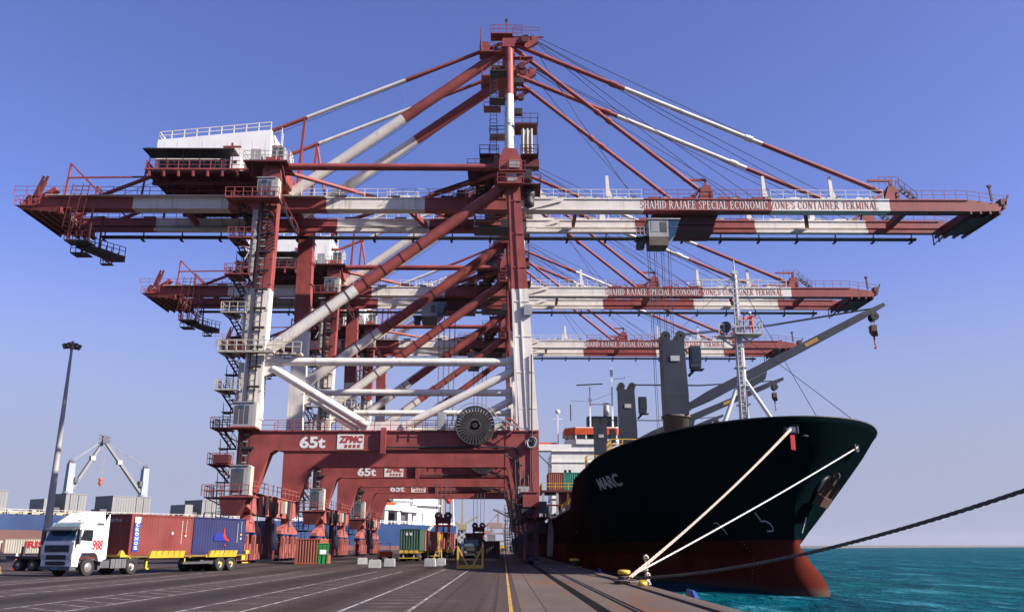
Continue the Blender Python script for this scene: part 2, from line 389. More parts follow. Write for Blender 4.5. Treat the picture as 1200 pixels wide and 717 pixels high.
def sea_mat():
    m, nt, p = new_mat('sea_water')
    tc = nt.nodes.new('ShaderNodeTexCoord').outputs['Object']
    big = noise(nt, tc, .012, 4, .6, (.5, 1, 1)); w1 = noise(nt, tc, .13, 6, .7, (2.0, .8, 1)); w2 = noise(nt, tc, .5, 6, .7, (1.2, 1, 1)); w3 = noise(nt, tc, 3.2, 4, .6)
    w0 = noise(nt, tc, .07, 6, .68, (1.9, .8, 1)); w00 = noise(nt, tc, .016, 5, .65, (1.6, .8, 1))
    c = ramp(nt, big, [(.35, (.002, .066, .086)), (.65, (.003, .100, .108))]).outputs[0]
    c = mix(nt, ramp(nt, w00, [(.42, (.6, .6, .6)), (.56, (0, 0, 0))]).outputs[0], c, (.002, .058, .100))
    c = mix(nt, ramp(nt, w0, [(.43, (.9, .9, .9)), (.52, (0, 0, 0))]).outputs[0], c, (.001, .036, .060))
    c = mix(nt, ramp(nt, w2, [(.40, (.8, .8, .8)), (.53, (0, 0, 0))]).outputs[0], c, (.001, .030, .046))
    c = mix(nt, ramp(nt, w1, [(.55, (0, 0, 0)), (.62, (.8, .8, .8))]).outputs[0], c, (.030, .150, .200))
    cap = noise(nt, tc, .25, 7, .78, (1.1, .5, 1))
    f = ramp(nt, cap, [(.70, (0, 0, 0)), (.735, (.85, .85, .85))]).outputs[0]
    c = mix(nt, f, c, (.75, .8, .8))
    nt.links.new(c, p.inputs['Base Color']); p.inputs['Roughness'].default_value = .30; p.inputs['Specular IOR Level'].default_value = .09; p.inputs['IOR'].default_value = 1.33
    a1 = N(nt, 'ShaderNodeMath', operation='MULTIPLY_ADD', i_1=3.0); nt.links.new(w1, a1.inputs[0]); nt.links.new(w2, a1.inputs[2])
    a2 = N(nt, 'ShaderNodeMath', operation='MULTIPLY_ADD', i_1=.28); nt.links.new(w3, a2.inputs[0]); nt.links.new(a1.outputs[0], a2.inputs[2])
    bp = N(nt, 'ShaderNodeBump'); bp.inputs['Strength'].default_value = 1; bp.inputs['Distance'].default_value = .7
    nt.links.new(a2.outputs[0], bp.inputs['Height']); nt.links.new(bp.outputs[0], p.inputs['Normal'])
    df = N(nt, 'ShaderNodeBsdfDiffuse'); nt.links.new(c, df.inputs['Color']); nt.links.new(bp.outputs[0], df.inputs['Normal'])
    ms = N(nt, 'ShaderNodeMixShader'); ms.inputs[0].default_value = .24; nt.links.new(df.outputs[0], ms.inputs[1]); nt.links.new(p.outputs[0], ms.inputs[2]); nt.links.new(ms.outputs[0], nt.nodes['Material Output'].inputs['Surface'])
    return m
g = MB(); g._add([(-6500, -1500, WATER), (6500, -1500, WATER), (6500, 7000, WATER), (-6500, 7000, WATER)], [(0, 1, 2, 3)], 0)
struct(g.build('sea', sea_mat()))
# low sandy breakwater running away to the right, and the low coast behind the port
g = MB(); rnd = random.Random(3)
def shore(pts, wid):
    for i in range(len(pts) - 1):
        (x0, y0, h0), (x1, y1, h1) = pts[i], pts[i + 1]
        k = 14
        for j in range(k):
            t0, t1 = j / k, (j + 1) / k
            a = Vector((x0 + (x1 - x0) * t0, y0 + (y1 - y0) * t0, 0)); b_ = Vector((x0 + (x1 - x0) * t1, y0 + (y1 - y0) * t1, 0))
            ha = (h0 + (h1 - h0) * t0); hb = (h0 + (h1 - h0) * t1); ha *= 1 + .12 * math.sin(j * 1.7 + i * 5); hb *= 1 + .12 * math.sin((j + 1) * 1.7 + i * 5) if j < k - 1 else 1
            g.hexa([a + Vector((0, 0, -3)), b_ + Vector((0, 0, -3)), b_ + Vector((0, wid, -3)), a + Vector((0, wid, -3)), a + Vector((0, wid * .3, ha)), b_ + Vector((0, wid * .3, hb)), b_ + Vector((0, wid * .7, hb)), a + Vector((0, wid * .7, ha))])
shore([(150, 1180, 1.2), (540, 1500, 2.6), (830, 1950, 3.4), (1560, 2950, 4.8), (3700, 5900, 8), (4400, 6600, 8)], 30)
shore([(-5200, 6700, 14), (-3000, 6000, 12), (-900, 4200, 9), (-60, 2600, 6), (60, 2500, 3)], 200)
struct(g.build('far_breakwater', paint('sandy_rock', (.10, .085, .09), .9, .2, (.12, .1, .09), .3, .05)))

# ------------------------------------------------------------------ serif lettering for the boom
GL = {}
T, t_ = .17, .075
def serif(x, y, w=.36): return ('r', x - w / 2, y, x + w / 2, y + .055)
def stem(x, a=0, b_=1, top=True, bot=True, th=T):
    q = [('r', x - th / 2, a, x + th / 2, b_)]
    if bot: q.append(serif(x, a))
    if top: q.append(serif(x, b_ - .055))
    return q
GL['H'] = (.95, stem(.2) + stem(.75) + [('r', .2, .48, .75, .55)])
GL['I'] = (.45, stem(.22))
GL['A'] = (.95, [('d', .12, 0, .46, 1, .08), ('d', .46, 1, .80, 0, .18), ('r', .25, .3, .7, .37), serif(.12, 0, .3), serif(.81, 0, .34)])
GL['D'] = (.92, stem(.2) + [('a', .3, .5, .5, .5, -90, 90, T)] + [('r', .2, 0, .32, .06), ('r', .2, .94, .32, 1)])
GL['R'] = (.95, stem(.2) + [('a', .3, .74, .4, .26, -90, 90, T), ('r', .2, .94, .32, 1), ('r', .2, .48, .32, .54), ('d', .42, .5, .78, 0, .17), serif(.82, 0, .22)])
GL['P'] = (.82, stem(.2) + [('a', .3, .74, .42, .26, -90, 90, T), ('r', .2, .94, .32, 1), ('r', .2, .48, .32, .54)])
GL['J'] = (.6, [('r', .3, .15, .3 + T, 1), serif(.38, .945), ('a', .22, .18, .24, .18, 180, 360, .1)])
GL['E'] = (.82, stem(.2) + [('r', .2, .94, .68, 1), ('r', .2, 0, .72, .06), ('r', .2, .48, .55, .54), ('r', .63, .78, .69, 1), ('r', .66, 0, .73, .24), ('r', .5, .4, .56, .62)])
GL['L'] = (.78, stem(.2) + [('r', .2, 0, .7, .06), ('r', .64, 0, .71, .27)])
GL['T'] = (.82, stem(.41, top=False) + [('r', .06, .94, .76, 1), ('r', .06, .75, .12, 1), ('r', .70, .75, .76, 1)])
GL['N'] = (.98, [('r', .2 - .04, 0, .24, 1), ('r', .72, 0, .80, 1), ('d', .2, 1, .76, 0, .17), serif(.2, 0, .3), serif(.14, .945, .24), serif(.76, .945, .3)])
GL['M'] = (1.15, [('r', .17, 0, .25, 1), ('r', .82, 0, .82 + T, 1), ('d', .2, 1, .55, .1, .16), ('d', .55, .1, .9, 1, .07), serif(.21, 0, .28), serif(.91, 0, .34), serif(.91, .945, .3), serif(.17, .945, .24)])
GL['Z'] = (.82, [('r', .1, .94, .7, 1), ('r', .1, 0, .72, .06), ('d', .18, 0, .64, 1, .17), ('r', .1, .76, .16, 1), ('r', .67, 0, .73, .24)])
GL['O'] = (.98, [('a', .49, .5, .42, .5, 0, 360, T)])
GL['C'] = (.92, [('a', .49, .5, .42, .5, 48, 312, T), ('r', .72, .68, .79, .98), ('r', .72, .02, .79, .22)])
GL['S'] = (.74, [('a', .36, .75, .27, .25, 35, 270, .12), ('a', .36, .255, .27, .255, -90 - 60, 90, .14), ('r', .56, .72, .62, .97), ('r', .08, .03, .14, .3)])
GL["'"] = (.3, [('r', .1, .7, .2, 1)])
def serif_text(txt):
    """list of convex polygons (2-D, height 1) spelling txt"""
    x = 0; out = []
    for ch in txt:
        if ch == ' ': x += .42; continue
        w, prim = GL[ch]
        for p in prim:
            if p[0] == 'r': out.append([(x + p[1], p[2]), (x + p[3], p[2]), (x + p[3], p[4]), (x + p[1], p[4])])
            elif p[0] == 'd': h = p[5] / 2; out.append([(x + p[1] - h, p[2]), (x + p[1] + h, p[2]), (x + p[3] + h, p[4]), (x + p[3] - h, p[4])])
            elif p[0] == 'a':
                _, cx, cy, rx, ry, a0, a1, th = p; n = max(5, int(abs(a1 - a0) / 24))
                for i in range(n):
                    q = []
                    for a, inn in ((a0 + (a1 - a0) * i / n, 0), (a0 + (a1 - a0) * (i + 1) / n, 0), (a0 + (a1 - a0) * (i + 1) / n, 1), (a0 + (a1 - a0) * i / n, 1)):
                        ca, sa = math.cos(R(a)), math.sin(R(a)); kx = rx - (th if inn else 0); ky = ry - (.06 if inn else 0)
                        q.append((x + cx + ca * kx, cy + sa * ky))
                    out.append(q)
        x += w
    return out, x

# ------------------------------------------------------------------ ship-to-shore crane
CO = (-12.1, 10, 0)
def xb(mb, segs, y0, y1, z0, z1):             # box girder along x, painted in bands, closed only at its two ends
    x = [segs[0][0]] + [s_[1] for s_ in segs]
    q = []
    for xx in x: q += [(xx, y0, z0), (xx, y1, z0), (xx, y1, z1), (xx, y0, z1)]
    fs = []; ms = []
    for i, s_ in enumerate(segs):
        for k in range(4): fs.append((i * 4 + k, i * 4 + (k + 1) % 4, i * 4 + 4 + (k + 1) % 4, i * 4 + 4 + k)); ms.append(s_[2])
    fs += [(3, 2, 1, 0), tuple(len(q) - 4 + k for k in range(4))]; ms += [segs[0][2], segs[-1][2]]
    mb._add(q, fs, ms)

GW = 1.05
def girder(mb, segs, yf, inner, tip=None):
    """box girder with top and bottom flanges, web stiffeners and a trolley-rail ledge on its inner side (+1 = far side)"""
    y0, y1 = yf, yf + GW
    xb(mb, segs, y0, y1, 41.78, 43.04)
    xb(mb, segs, y0 - .10, y1 + .10, 43.043, 43.20)
    xb(mb, segs, y0 - .10, y1 + .10, 41.62, 41.777)
    if inner > 0: xb(mb, segs, y1 + .103, y1 + .45, 41.64, 41.76)
    else: xb(mb, segs, y0 - .55, y0 - .103, 41.30, 41.70); xb(mb, segs, y0 - .25, y0 - .003, 42.05, 42.16)
    for s_ in segs:
        n = max(1, int((s_[1] - s_[0]) / 2.4))
        for k in range(n):
            x = s_[0] + (s_[1] - s_[0]) * (k + .5) / n
            mb.b(x - .03, x + .03, y0 - .07, y0 - .003, 42.92, 43.03, s_[2])

def build_crane():
    root = thing('container_crane', 'nearest and largest of the three red and white quay cranes', 'quay crane', (-12.1, 105, 0), 0, 'ship-to-shore container cranes along the quay')
    M = lambda: MB(CO)
    RW = [RED, WHITE]
    # legs -----------------------------------------------------------
    for y, xt in ((0, -27.0), (20, -27.35)):
        m = M()
        m.bar((-27.3, y, 13.6), (-27.15, y, 29.5), 2.0, 1.5, 1, (0, 1, 0), 2.0, 1.5)
        m.bar((-27.15, y, 29.503), (xt, y, 44), 2.0, 1.5, 0, (0, 1, 0), 2.0, 1.5)
        for z in range(15, 44, 3): m.b(-26.32 + (.1 if z > 29 else 0), -26.20 + (.1 if z > 29 else 0), y - .85, y + .85, z, z + .08, 1 if z < 29.4 else 0)
        yy = y
        m.prism([(-28.35, yy - .8, 13.55), (-24.3, yy - .8, 13.55), (-24.3, yy - .8, 11.62), (-24.9, yy - .8, 11.2), (-26.2, yy - .8, 7.2), (-28.3, yy - .8, 7.2)], (0, 1.6, 0), 0)
        m.build('landside_leg', RW, root)
        m = M()
        m.bar((2.72, y, 13.7), (1.78, y, 29.5), 2.05, 1.7, 1, (0, 1, 0), 1.8, 1.6)
        m.bar((1.777, y, 29.503), (.85, y, 44.2), 1.8, 1.6, 0, (0, 1, 0), 1.55, 1.5)
        for z0_, z1_, c_ in ((14, 29.5, 1), (29.5, 42, 0)):
            f0, f1 = (z0_ - 14) / 28, (z1_ - 14) / 28
            m.bar((1.42 - .87 * f0, y - .87, z0_), (1.42 - .87 * f1, y - .87, z1_), .22, .10, c_, (0, 1, 0)); m.bar((2.5 - 1.4 * f0, y - .9, z0_), (2.5 - 1.4 * f1, y - .87, z1_), .10, .10, c_, (0, 1, 0))
        m.prism([(1.78, y - .85, 4.6), (3.75, y - .85, 4.6), (3.75, y - .85, 13.69), (.2, y - .85, 13.69), (.2, y - .85, 11.62), (.5, y - .85, 11.1)], (0, 1.7, 0), 0)
        for z in (16, 20, 24, 28, 32, 36, 40):
            cx = 2.72 + (z - 13.7) * (-.0596); m.b(cx - 1.02 + (z - 14) * .006, cx + 1.03 - (z - 14) * .008, y - .87, y - .80, z, z + .12, 1 if z < 29 else 0)
        m.build('seaside_leg', RW, root)
    # portal beams -----------------------------------------------------------
    for y in (0, 20):
        m = M()
        m.b(-24.295, .195, y - .8, y + .8, 11.62, 13.55)
        m.b(-28.4, 3.7, y - .95, y + .95, 13.553, 13.70)
        m.b(-24.0, .15, y - .86, y + .86, 11.54, 11.617)
        for k in range(12): x = -23 + k * 2.1; m.b(x - .03, x + .03, y + .803, y + .9, 11.62, 13.55)
        if y == 0:
            m.b(-13.1, -12.55, -1.25, -.803, 11.2, 13.95)
            m.tube((-12.5, -1.0, 11.9), (1.2, -1.0, 11.9), .10, None, 6, 1); m.tube((1.2, -1, 11.9), (1.6, -1, 11.2), .10, None, 6, 1); m.tube((1.6, -1, 11.2), (2.0, -1, 5), .1, None, 6, 1)
            m.tube((.2, -.95, 11.1), (2.0, -.95, 10.0), .09, None, 6, 1); m.tube((3.0, -1.0, 5), (3.0, -1.0, 22), .09, None, 6, 1)
            m.rail([(-31, -1.0, 13.7), (-1.8, -1.0, 13.7)], 1.05, 1.7, .03, 0)
        m.rail([(-25, y + .95, 13.7), (0, y + .95, 13.7)], 1.05, 1.7, .03, 0)
        m.build('portal_beam', [RED, DARK], root)
    lettering('load_marking', '65t', 2.75, 1.27, (-21.75 + 12.1, -.815 - 10, 11.80), (1, 0, 0), (0, 0, 1), TEXTW, root, .035)
    m = M(); m.b(-17.75, -14.95, -.85, -.803, 11.70, 13.26, 0)
    sg = m.build('maker_sign', [WHITE], root)
    lettering('sign_lettering', 'ZPMC', 2.45, .78, (-17.55 + 12.1, -.865 - 10, 12.36), (1, 0, .0), (.14, 0, 1), TEXTR, sg, .05)
    m = M()
    for k, x in enumerate((-17.0, -16.55, -16.1, -15.65)): m.prism([(x, -.86, 11.84), (x + .3, -.86, 11.84), (x + .38, -.86, 12.18), (x + .08, -.86, 12.18)], (0, .006, 0))
    m.build('sign_characters', [TEXTR], sg)
    # sill beams along the rails + bogies -----------------------------------------------------------
    for x, lm in ((-27.3, 0), (2.75, 1)):
        m = M()
        for (ya, yb, z0, z1) in ((-1.6, 21.6, 5.0, 7.15),):
            m.prism([(x - .75, ya, z1), (x - .75, yb, z1), (x - .75, yb, z0 + .7), (x - .75, yb - 3, z0), (x - .75, ya + 3, z0), (x - .75, ya, z0 + .7)], (1.5, 0, 0), 0)
        for k in range(9):
            y = -.4 + k * 2.6; m.b(x + .753, x + .90, y, y + .12, 5.05, 7.1, 0)
        for y in (4.6, 15.2): m.b(x + .753, x + 1.0, y, y + 1.2, 5.1, 7.05, 1)  # dark blocks imitate the shadow bands across the sill's side
        m.b(x - .9, x + .9, -1.7, 21.7, 7.153, 7.25, 0)
        m.build('sill_beam', [PINK if lm == 0 else RED, DARK], root)
        for y in (1.2, 18.8):
            m = M()
            m.b(x - .55, x + .55, y - .7, y + .7, 4.2, 4.997, 0)                       # pivot
            m.prism([(x - .45, y - 4.2, 3.2), (x - .45, y + 4.2, 3.2), (x - .45, y + 4.2, 3.6), (x - .45, y + 1, 4.4), (x - .45, y - 1, 4.4), (x - .45, y - 4.2, 3.6)], (.9, 0, 0), 0)
            for q in (-1, 1):
                yc = y + q * 2.4
                m.b(x - .62, x + .62, yc - 1.5, yc + 1.5, 2.95, 3.19, 2)
                for qq in (-1, 1):
                    yd = yc + qq * 1.0
                    m.prism([(x - .62, yd - .75, .35), (x - .62, yd + .75, .35), (x - .62, yd + .45, 2.94), (x - .62, yd - .45, 2.94)], (.26, 0, 0), 0)
                    m.prism([(x + .36, yd - .75, .35), (x + .36, yd + .75, .35), (x + .36, yd + .45, 2.94), (x + .36, yd - .45, 2.94)], (.26, 0, 0), 0)
                    m.b(x + .625, x + .95, yd - .25, yd + .25, 1.0, 2.0, 0); m.b(x + .4, x + .8, yd - .6, yd - .3, .4, 2.8, 0)
                    m.tube((x - .3, yd, .42), (x + .3, yd, .42), .38, None, 14, 1)
                m.b(x - .35, x + .35, yc - 1.2, yc + 1.2, .9, 2.2, 3)
            b0 = m.build('bogie', [PINK if lm == 0 else BROWN, DARK, BLUEH if lm == 0 else DARK, BROWN], root)  # seaside bogies coloured darker to imitate the shade they stand in
            m = M()
            for q in (-1, 1): m.tube((x + .1, y + q * 4.35, .55), (x + .1, y + q * 5.3, .55), .16, .22, 8, 0)
            m.build('buffer', [DARK], b0)
        m = M()
        m.b(x - .3, x + .6, 8.6, 11.4, .35, 2.8, 0); m.lathe((x + .75, 10, 1.3), (0, 0, 1), [(0, 0), (.5, .0), (.5, 1.3), (.3, 1.9), (.2, 3.0), (0, 3.05)], 10, 1)
        m.b(x - .2, x + .4, 9.4, 10.6, 2.803, 4.9, 0)
        m.build('storm_lock', [BROWN, STEEL], root)
    m = M()
    for y in (-1, 7, 14): m.b(3.55, 4.7, y, y + 5.5, 4.6, 4.72, 0); m.rail([(4.7, y, 4.72), (4.7, y + 5.5, 4.72)], 1.1, 1.0, .04, 1); m.bar((3.5, y + .3, 3.6), (4.6, y + .3, 4.6), .12, .12, 0)
    for y, z in ((0, 5.2), (3, 3.2), (16, 4), (20, 5.4)): m.box((4.15, y, z + .5), (.8, 1.0, 1.2), 2)
    m.build('seaside_walkway', [BROWN, STEEL, DGREY], root)
    m = M(); m.ladder((1.5, -1.3, .5), (1.5, -1.3, 6.5), .6, True, 0, (0, 1, 0)); m.stair((.6, -1.2, 1.0), (.6, 2.4, 4.6), .8, 0); m.b(.1, 1.7, -1.5, -.9, 6.4, 6.5, 0); m.rail([(.1, -1.5, 6.5), (1.7, -1.5, 6.5)], 1.0, .8, .04, 0); m.build('foot_ladder', [DARK], root)
    m = M()
    for k in range(5): x = 1.2 + k * .45; m.wire([(x, -1.0, 10.5 - k * .5), (x + .1, -1.25, 7.5), (x - .15, -1.3, 4.5), (x + .2, -1.1, 1.2 + .4 * k)], .06, 5, k % 2)
    m.box((2.4, -1.25, 5.5), (1.1, .5, 1.0), 0); m.box((3.3, -1.2, 3.4), (.8, .6, 1.2), 1); m.box((1.9, -1.3, 2.4), (.9, .6, .9), 0); m.build('hose_bundle', [DARK, BROWN], root)
    m = M(); m.b(-28.6, -27.9, 3.0, 5.0, 5.4, 6.9, 0); m.b(-26.45, -26.1, 8, 9.5, 5.3, 6.6, 1); m.box((-26.2, 12.6, 6.2), (.5, 1.0, 1.4), 2); m.rail([(-26.0, -1.5, 7.26), (-26.0, 21.5, 7.26)], 1.05, 1.9, .035, 3)
    for k in range(3): m.bar((-26.5, 2 + k * 7, 7.2), (-26.4, 2.2 + k * 7, 3.4), .1, .1, 1)
    m.build('sill_fittings', [GREYB, DARK, CREAM, PINK], root)
    # horizontal struts, K braces, main diagonals -----------------------------------------------------------
    for y in (0, 20):
        m = M(); m.tube((-26.4, y, 21.3), (1.6, y, 21.3), .45, None, 12, 1)
        m.prism([(-26.35, y - .3, 22.3), (-24.3, y - .3, 21.8), (-24.3, y - .3, 20.5), (-26.3, y - .3, 19.6)], (0, .6, 0), 1)
        m.prism([(1.4, y - .3, 22.2), (.2, y - .3, 21.8), (.2, y - .3, 20.6), (1.5, y - .3, 19.8)], (0, .6, 0), 1)
        m.build('horizontal_strut', RW, root)
        for a, b_ in (((-25.4, y, 20.6), (-14.6, y, 14.2)), ((1.4, y, 20.5), (-10.9, y, 14.2))):
            m = M(); m.tube(a, b_, .46, None, 12, 1); m.build('knee_brace', RW, root)
        m = M(); m.prism([(-15.9, y - .25, 13.705), (-9.6, y - .25, 13.705), (-11.2, y - .25, 14.7), (-14.3, y - .25, 14.7)], (0, .5, 0), 1); m.build('brace_gusset', RW, root)
        m = M(); m.tube((-26.2, y, 22.5), (.2, y, 42.3), .64, None, 14, 0, [(.36, 1), (1, 0)])
        for k in range(6): t = .25 + k * .075; p = Vector((-26.2, y, 22.5)).lerp(Vector((.2, y, 42.3)), t); d = (Vector((.2, y, 42.3)) - Vector((-26.2, y, 22.5))).normalized(); m.tube(p - d * .05, p + d * .05, .68, None, 14, 2)
        m.bar((-25.5, y - .3, 23.9), (-14, y - .3, 32.5), .1, .1, 2); m.build('main_diagonal', RW + [BROWN], root)
    # top frame -----------------------------------------------------------
    for y in (0, 20):
        m = M(); m.tube((-26.2, y, 44.55), (-.2, y, 44.55), .42, None, 12, 0)
        m.prism([(-.9, y - .25, 45.1), (-.1, y - .25, 45.6), (-.1, y - .25, 43.5), (-.9, y - .25, 44)], (0, .5, 0), 0); m.build('top_tie', RW, root)
        m = M(); yc = 10
        m.tube((-26, y, 44.0), (-13.4, yc, 43.9), .26, None, 8, 0); m.tube((-12.6, yc, 43.9), (-.2, y, 44.0), .26, None, 8, 0); m.build('plan_brace', RW, root)
    m = M(); m.b(-15, -11, 9.2, 10.8, 43.5, 44.2, 1); m.rail([(-15, 9.2, 44.2), (-11, 9.2, 44.2), (-11, 10.8, 44.2), (-15, 10.8, 44.2), (-15, 9.2, 44.2)], 1.1, 1.2, .035, 1); m.b(-13.8, -12.2, 9.6, 10.4, 44.2, 45.0, 1)
    m.build('brace_platform', RW, root)
    m = M()
    for x in (-27.1,):
        m.b(x - .9, x + .9, -.5, 20.5, 44.003, 45.6)
    m.b(-1.2, .9, -.5, 20.5, 44.203, 45.9)
    for yy in (6.5, 13.95): m.b(-1.1, .7, yy - .5, yy + .5, 43.21, 44.2); m.b(-27.9, -26.3, yy - .5, yy + .5, 43.21, 44.0)
    m.build('cross_beam', RW, root)
    for y in (0, 20):
        m = M()
        m.prism([(-.5, y - 1, 41.9), (1.9, y - 1, 41.9), (2.05, y - 1, 43.2), (2.05, y - 1, 45.0), (1.3, y - 1, 46.6), (-.1, y - 1, 46.6), (-.6, y - 1, 45.2)], (0, 2.0, 0), 0)
        if y == 0:
            m.b(.55, 1.75, -1.35, -1.003, 44.0, 44.9, 1); m.b(.35, 1.45, -1.35, -1.003, 42.3, 43.3, 1)
            m.b(-.8, 2.2, -2.0, -1.003, 41.75, 41.9, 0); m.rail([(-.8, -2, 41.9), (2.2, -2, 41.9), (2.2, -1, 41.9)], 1.1, 1, .035, 0)
            m.b(-.6, 2.4, -1.7, -1.003, 43.45, 43.55, 0); m.rail([(-.6, -1.7, 43.55), (2.4, -1.7, 43.55)], 1.1, 1, .035, 0)
        m.build('leg_head', [RED, GREYB], root)
    # machinery and stairs crowding the seaside head
    m = M()
    for k, (x, y, z, sx, sy, sz) in enumerate([(2.6, .5, 43.6, 1.2, 2, 1.1), (3.2, 1.2, 45.4, 1.8, 1.4, .9), (2.9, 2.5, 46.8, 1, 2, 1.2), (2.8, 1, 41.2, .9, 1.3, 1.6), (3.0, 6, 43.8, 1.5, 1.2, 1.3), (3.0, 14, 43.8, 1.5, 1.2, 1.3), (-2.2, 4, 46.4, 1.6, 2.4, 1), (-2.6, 8, 45.2, 2, 3, .5), (-3.6, 3, 44.6, 1.2, 2, 1.5)]): m.box((x, y, z), (sx, sy, sz), 0 if k % 3 else 1)
    m.b(1.8, 4.2, -.9, 3, 42.1, 42.2); m.rail([(1.8, -.9, 42.2), (4.2, -.9, 42.2), (4.2, 3, 42.2)], 1.1, 1, .035)
    m.b(1.9, 4.0, -.4, 4, 46.1, 46.2); m.rail([(1.9, -.4, 46.2), (4.0, -.4, 46.2), (4.0, 4, 46.2)], 1.1, 1, .035)
    m.b(1.2, 4.0, .4, 3.4, 50.4, 50.6); m.rail([(1.2, .4, 50.6), (4.0, .4, 50.6), (4.0, 3.4, 50.6)], 1.2, 1, .035); m.bar((3.9, .5, 46.2), (3.9, .5, 50.4), .1, .1, 0)
    m.b(-4.4, -.7, 1.0, 6, 44.9, 45.0); m.rail([(-.7, 1, 45), (-4.4, 1, 45), (-4.4, 6, 45)], 1.1, 1, .035)
    m.b(-3.0, -.6, 2.0, 6, 47.2, 47.3); m.rail([(-.7, 2, 47.3), (-3, 2, 47.3), (-3, 6, 47.3)], 1.1, 1, .035)
    for x in (2.2, 2.7, 3.2): m.tube((x, -.2, 46.2), (x, .1, 49.6), .14, None, 6, 2)
    m.b(2.0, 3.3, 0, 1.2, 47.2, 49.4, 2)
    m.lathe((2.9, .4, 39.6), (0, 0, 1), [(0, 0), (.6, .3), (.6, 1), (.4, 1.2), (.7, 1.5), (.7, 2.1), (0, 2.4)], 10, 1)
    m.stair((-4.4, 5, 41.5), (-1.2, 5, 44.9), .8, 3); m.stair((-8, 9.3, 44), (-3.4, 9.3, 46.2), .8, 3); m.bar((-9, 3, 42.4), (-1.6, 5, 46), .3, .3, 0)
    m.b(-9.5, -1.0, 8.6, 9.0, 44.0, 44.3, 0); m.rail([(-9.5, 8.5, 44.3), (-1, 8.5, 44.3)], 1.1, 1.2, .035)
    for k, (x, y, z, sx, sy, sz) in enumerate([(-5.2, 7.5, 43.9, 1.4, 2, 1.1), (-3.2, 10.6, 44.3, 2.2, 2, 1.8), (-7, 12, 43.7, 1.6, 2, .9), (-1.9, 16, 44.7, 1.4, 2, 1.6)]): m.box((x, y, z), (sx, sy, sz), 0)
    m.build('head_machinery', [BROWN, DARK, CREAM, DARK], root)
    # hanging service cage under the girder near the hinge
    m = M()
    for x in (-3.6, 1.2):
        for y in (4.4, 7.4): m.bar((x, y, 38.9), (x, y, 41.4), .12, .12)
    m.b(-3.7, 1.3, 4.3, 7.5, 38.75, 38.95)
    for z in (39.5, 40.1): m.bar((-3.6, 4.4, z), (1.2, 4.4, z), .07, .07); m.bar((-3.6, 7.4, z), (1.2, 7.4, z), .07, .07)
    m.box((.3, 6, 39.6), (1.4, 1.6, 1.2), 0)
    m.build('service_cage', [DARK], root)
    # A-frame -----------------------------------------------------------
    for yb, yt in ((0, 4.6), (20, 12.6)):
        m = M(); m.tube((.6, yb, 46.0), (.55, yt, 63.6), .58, .52, 14, 0, [(.52, 1), (1, 0)])
        m.lathe((.55, yt - .0, 63.4), (0, 0, 1), [(0, -1.2), (.68, -1.2), (.68, .8), (0, .8)], 12, 0)
        m.build('mast', RW, root)
    for y, t in ((4.9, .48), (12.3, .45)):
        ye = 6.6 if y < 8 else 14.0
        m = M(); m.tube((.0, y, 63.0), (-26.6, ye, 43.8), .66, None, 14, 0, [(t, 0), (1, 1)]); m.build('back_leg', RW, root)
        m = M(); m.tube((-.3, y, 64.0), (-50.5, ye, 43.3), .25, None, 8, 0, [(.245, 0), (.49, 1), (1, 0)]); m.build('back_stay', RW, root)
        p = Vector((-.3, y, 64.0)).lerp(Vector((-50.5, ye, 43.3)), .495)
        m = M(); m.bar((p.x - .7, ye, 43.8), p, .28, .28); m.bar((p.x - .7 if ye < 9 else p.x + 1.4, ye + 1.2, 45), p, .22, .22); m.build('stay_post', RW, root)
        zt = 64.0 - .6; yb6 = 6.55 if y < 8 else 13.95
        m = M(); m.tube((1.2, y, 63.9), (48.2, yb6, 43.9), .30, None, 8, 0, [(.30, 0), (.665, 1), (1, 0)])
        for t2 in (.27, .63): q = Vector((1.2, y, 63.9)).lerp(Vector((48.2, yb6, 43.9)), t2); d = Vector((47, 0, -20)).normalized(); m.tube(q - d * .5, q + d * .5, .42, None, 8, 0 if t2 < .5 else 1)
        m.build('outer_fore_stay', RW, root)
        m = M(); m.tube((1.2, y, 63.3), (25.2, yb6, 43.8), .27, None, 8, 0)
        for t2 in (.44, .5): q = Vector((1.2, y, 63.3)).lerp(Vector((25.2, yb6, 43.8)), t2); d = Vector((24, 0, -19.5)).normalized(); m.tube(q - d * .35, q + d * .35, .38, None, 8, 0)
        m.build('inner_fore_stay', RW, root)
    m = M()
    m.b(-.3, 1.3, 3.9, 13.3, 63.0, 64.2); m.b(-.8, 1.6, 4.4, 12.8, 60.4, 60.55)
    for y in (4.6, 12.6):
        m.prism([(1.0, y - .35, 64.7), (4.3, y - .35, 64.7), (4.3, y - .35, 64.0), (2.9, y - .35, 63.0), (2.5, y - .35, 63.2), (2.6, y - .35, 63.8), (1.0, y - .35, 63.7)], (0, .7, 0))
        m.b(1.0, 5.0, y - .12, y + .12, 64.75, 64.85)
        m.rail([(1, y - .7, 64.8), (4.4, y - .7, 64.8)], 1.0, 1.1, .03)
        m.lathe((2.6, y - .56, 64.3), (0, 1, 0), [(0, 0), (.55, 0), (.55, 1.12), (0, 1.12)], 12, 2)
        m.bar((1.0, y, 60.0), (3.4, y, 61.7), .35, .45); m.b(1.0, 3.6, y - .4, y + .4, 61.7, 61.8); m.lathe((2.2, y - .3, 60.6), (0, 1, 0), [(0, 0), (.45, 0), (.45, .6), (0, .6)], 12, 2)
        m.b(1.1, 2.4, y - .5, y + .5, 58.0, 58.7, 1)
        m.b(-3.2, -.5, y - 1.0, y + 1.0, 62.1, 62.2); m.rail([(-.5, y - 1.0, 62.2), (-3.2, y - 1.0, 62.2), (-3.2, y + 1.0, 62.2), (-.5, y + 1.0, 62.2)], 1.2, .8, .035)
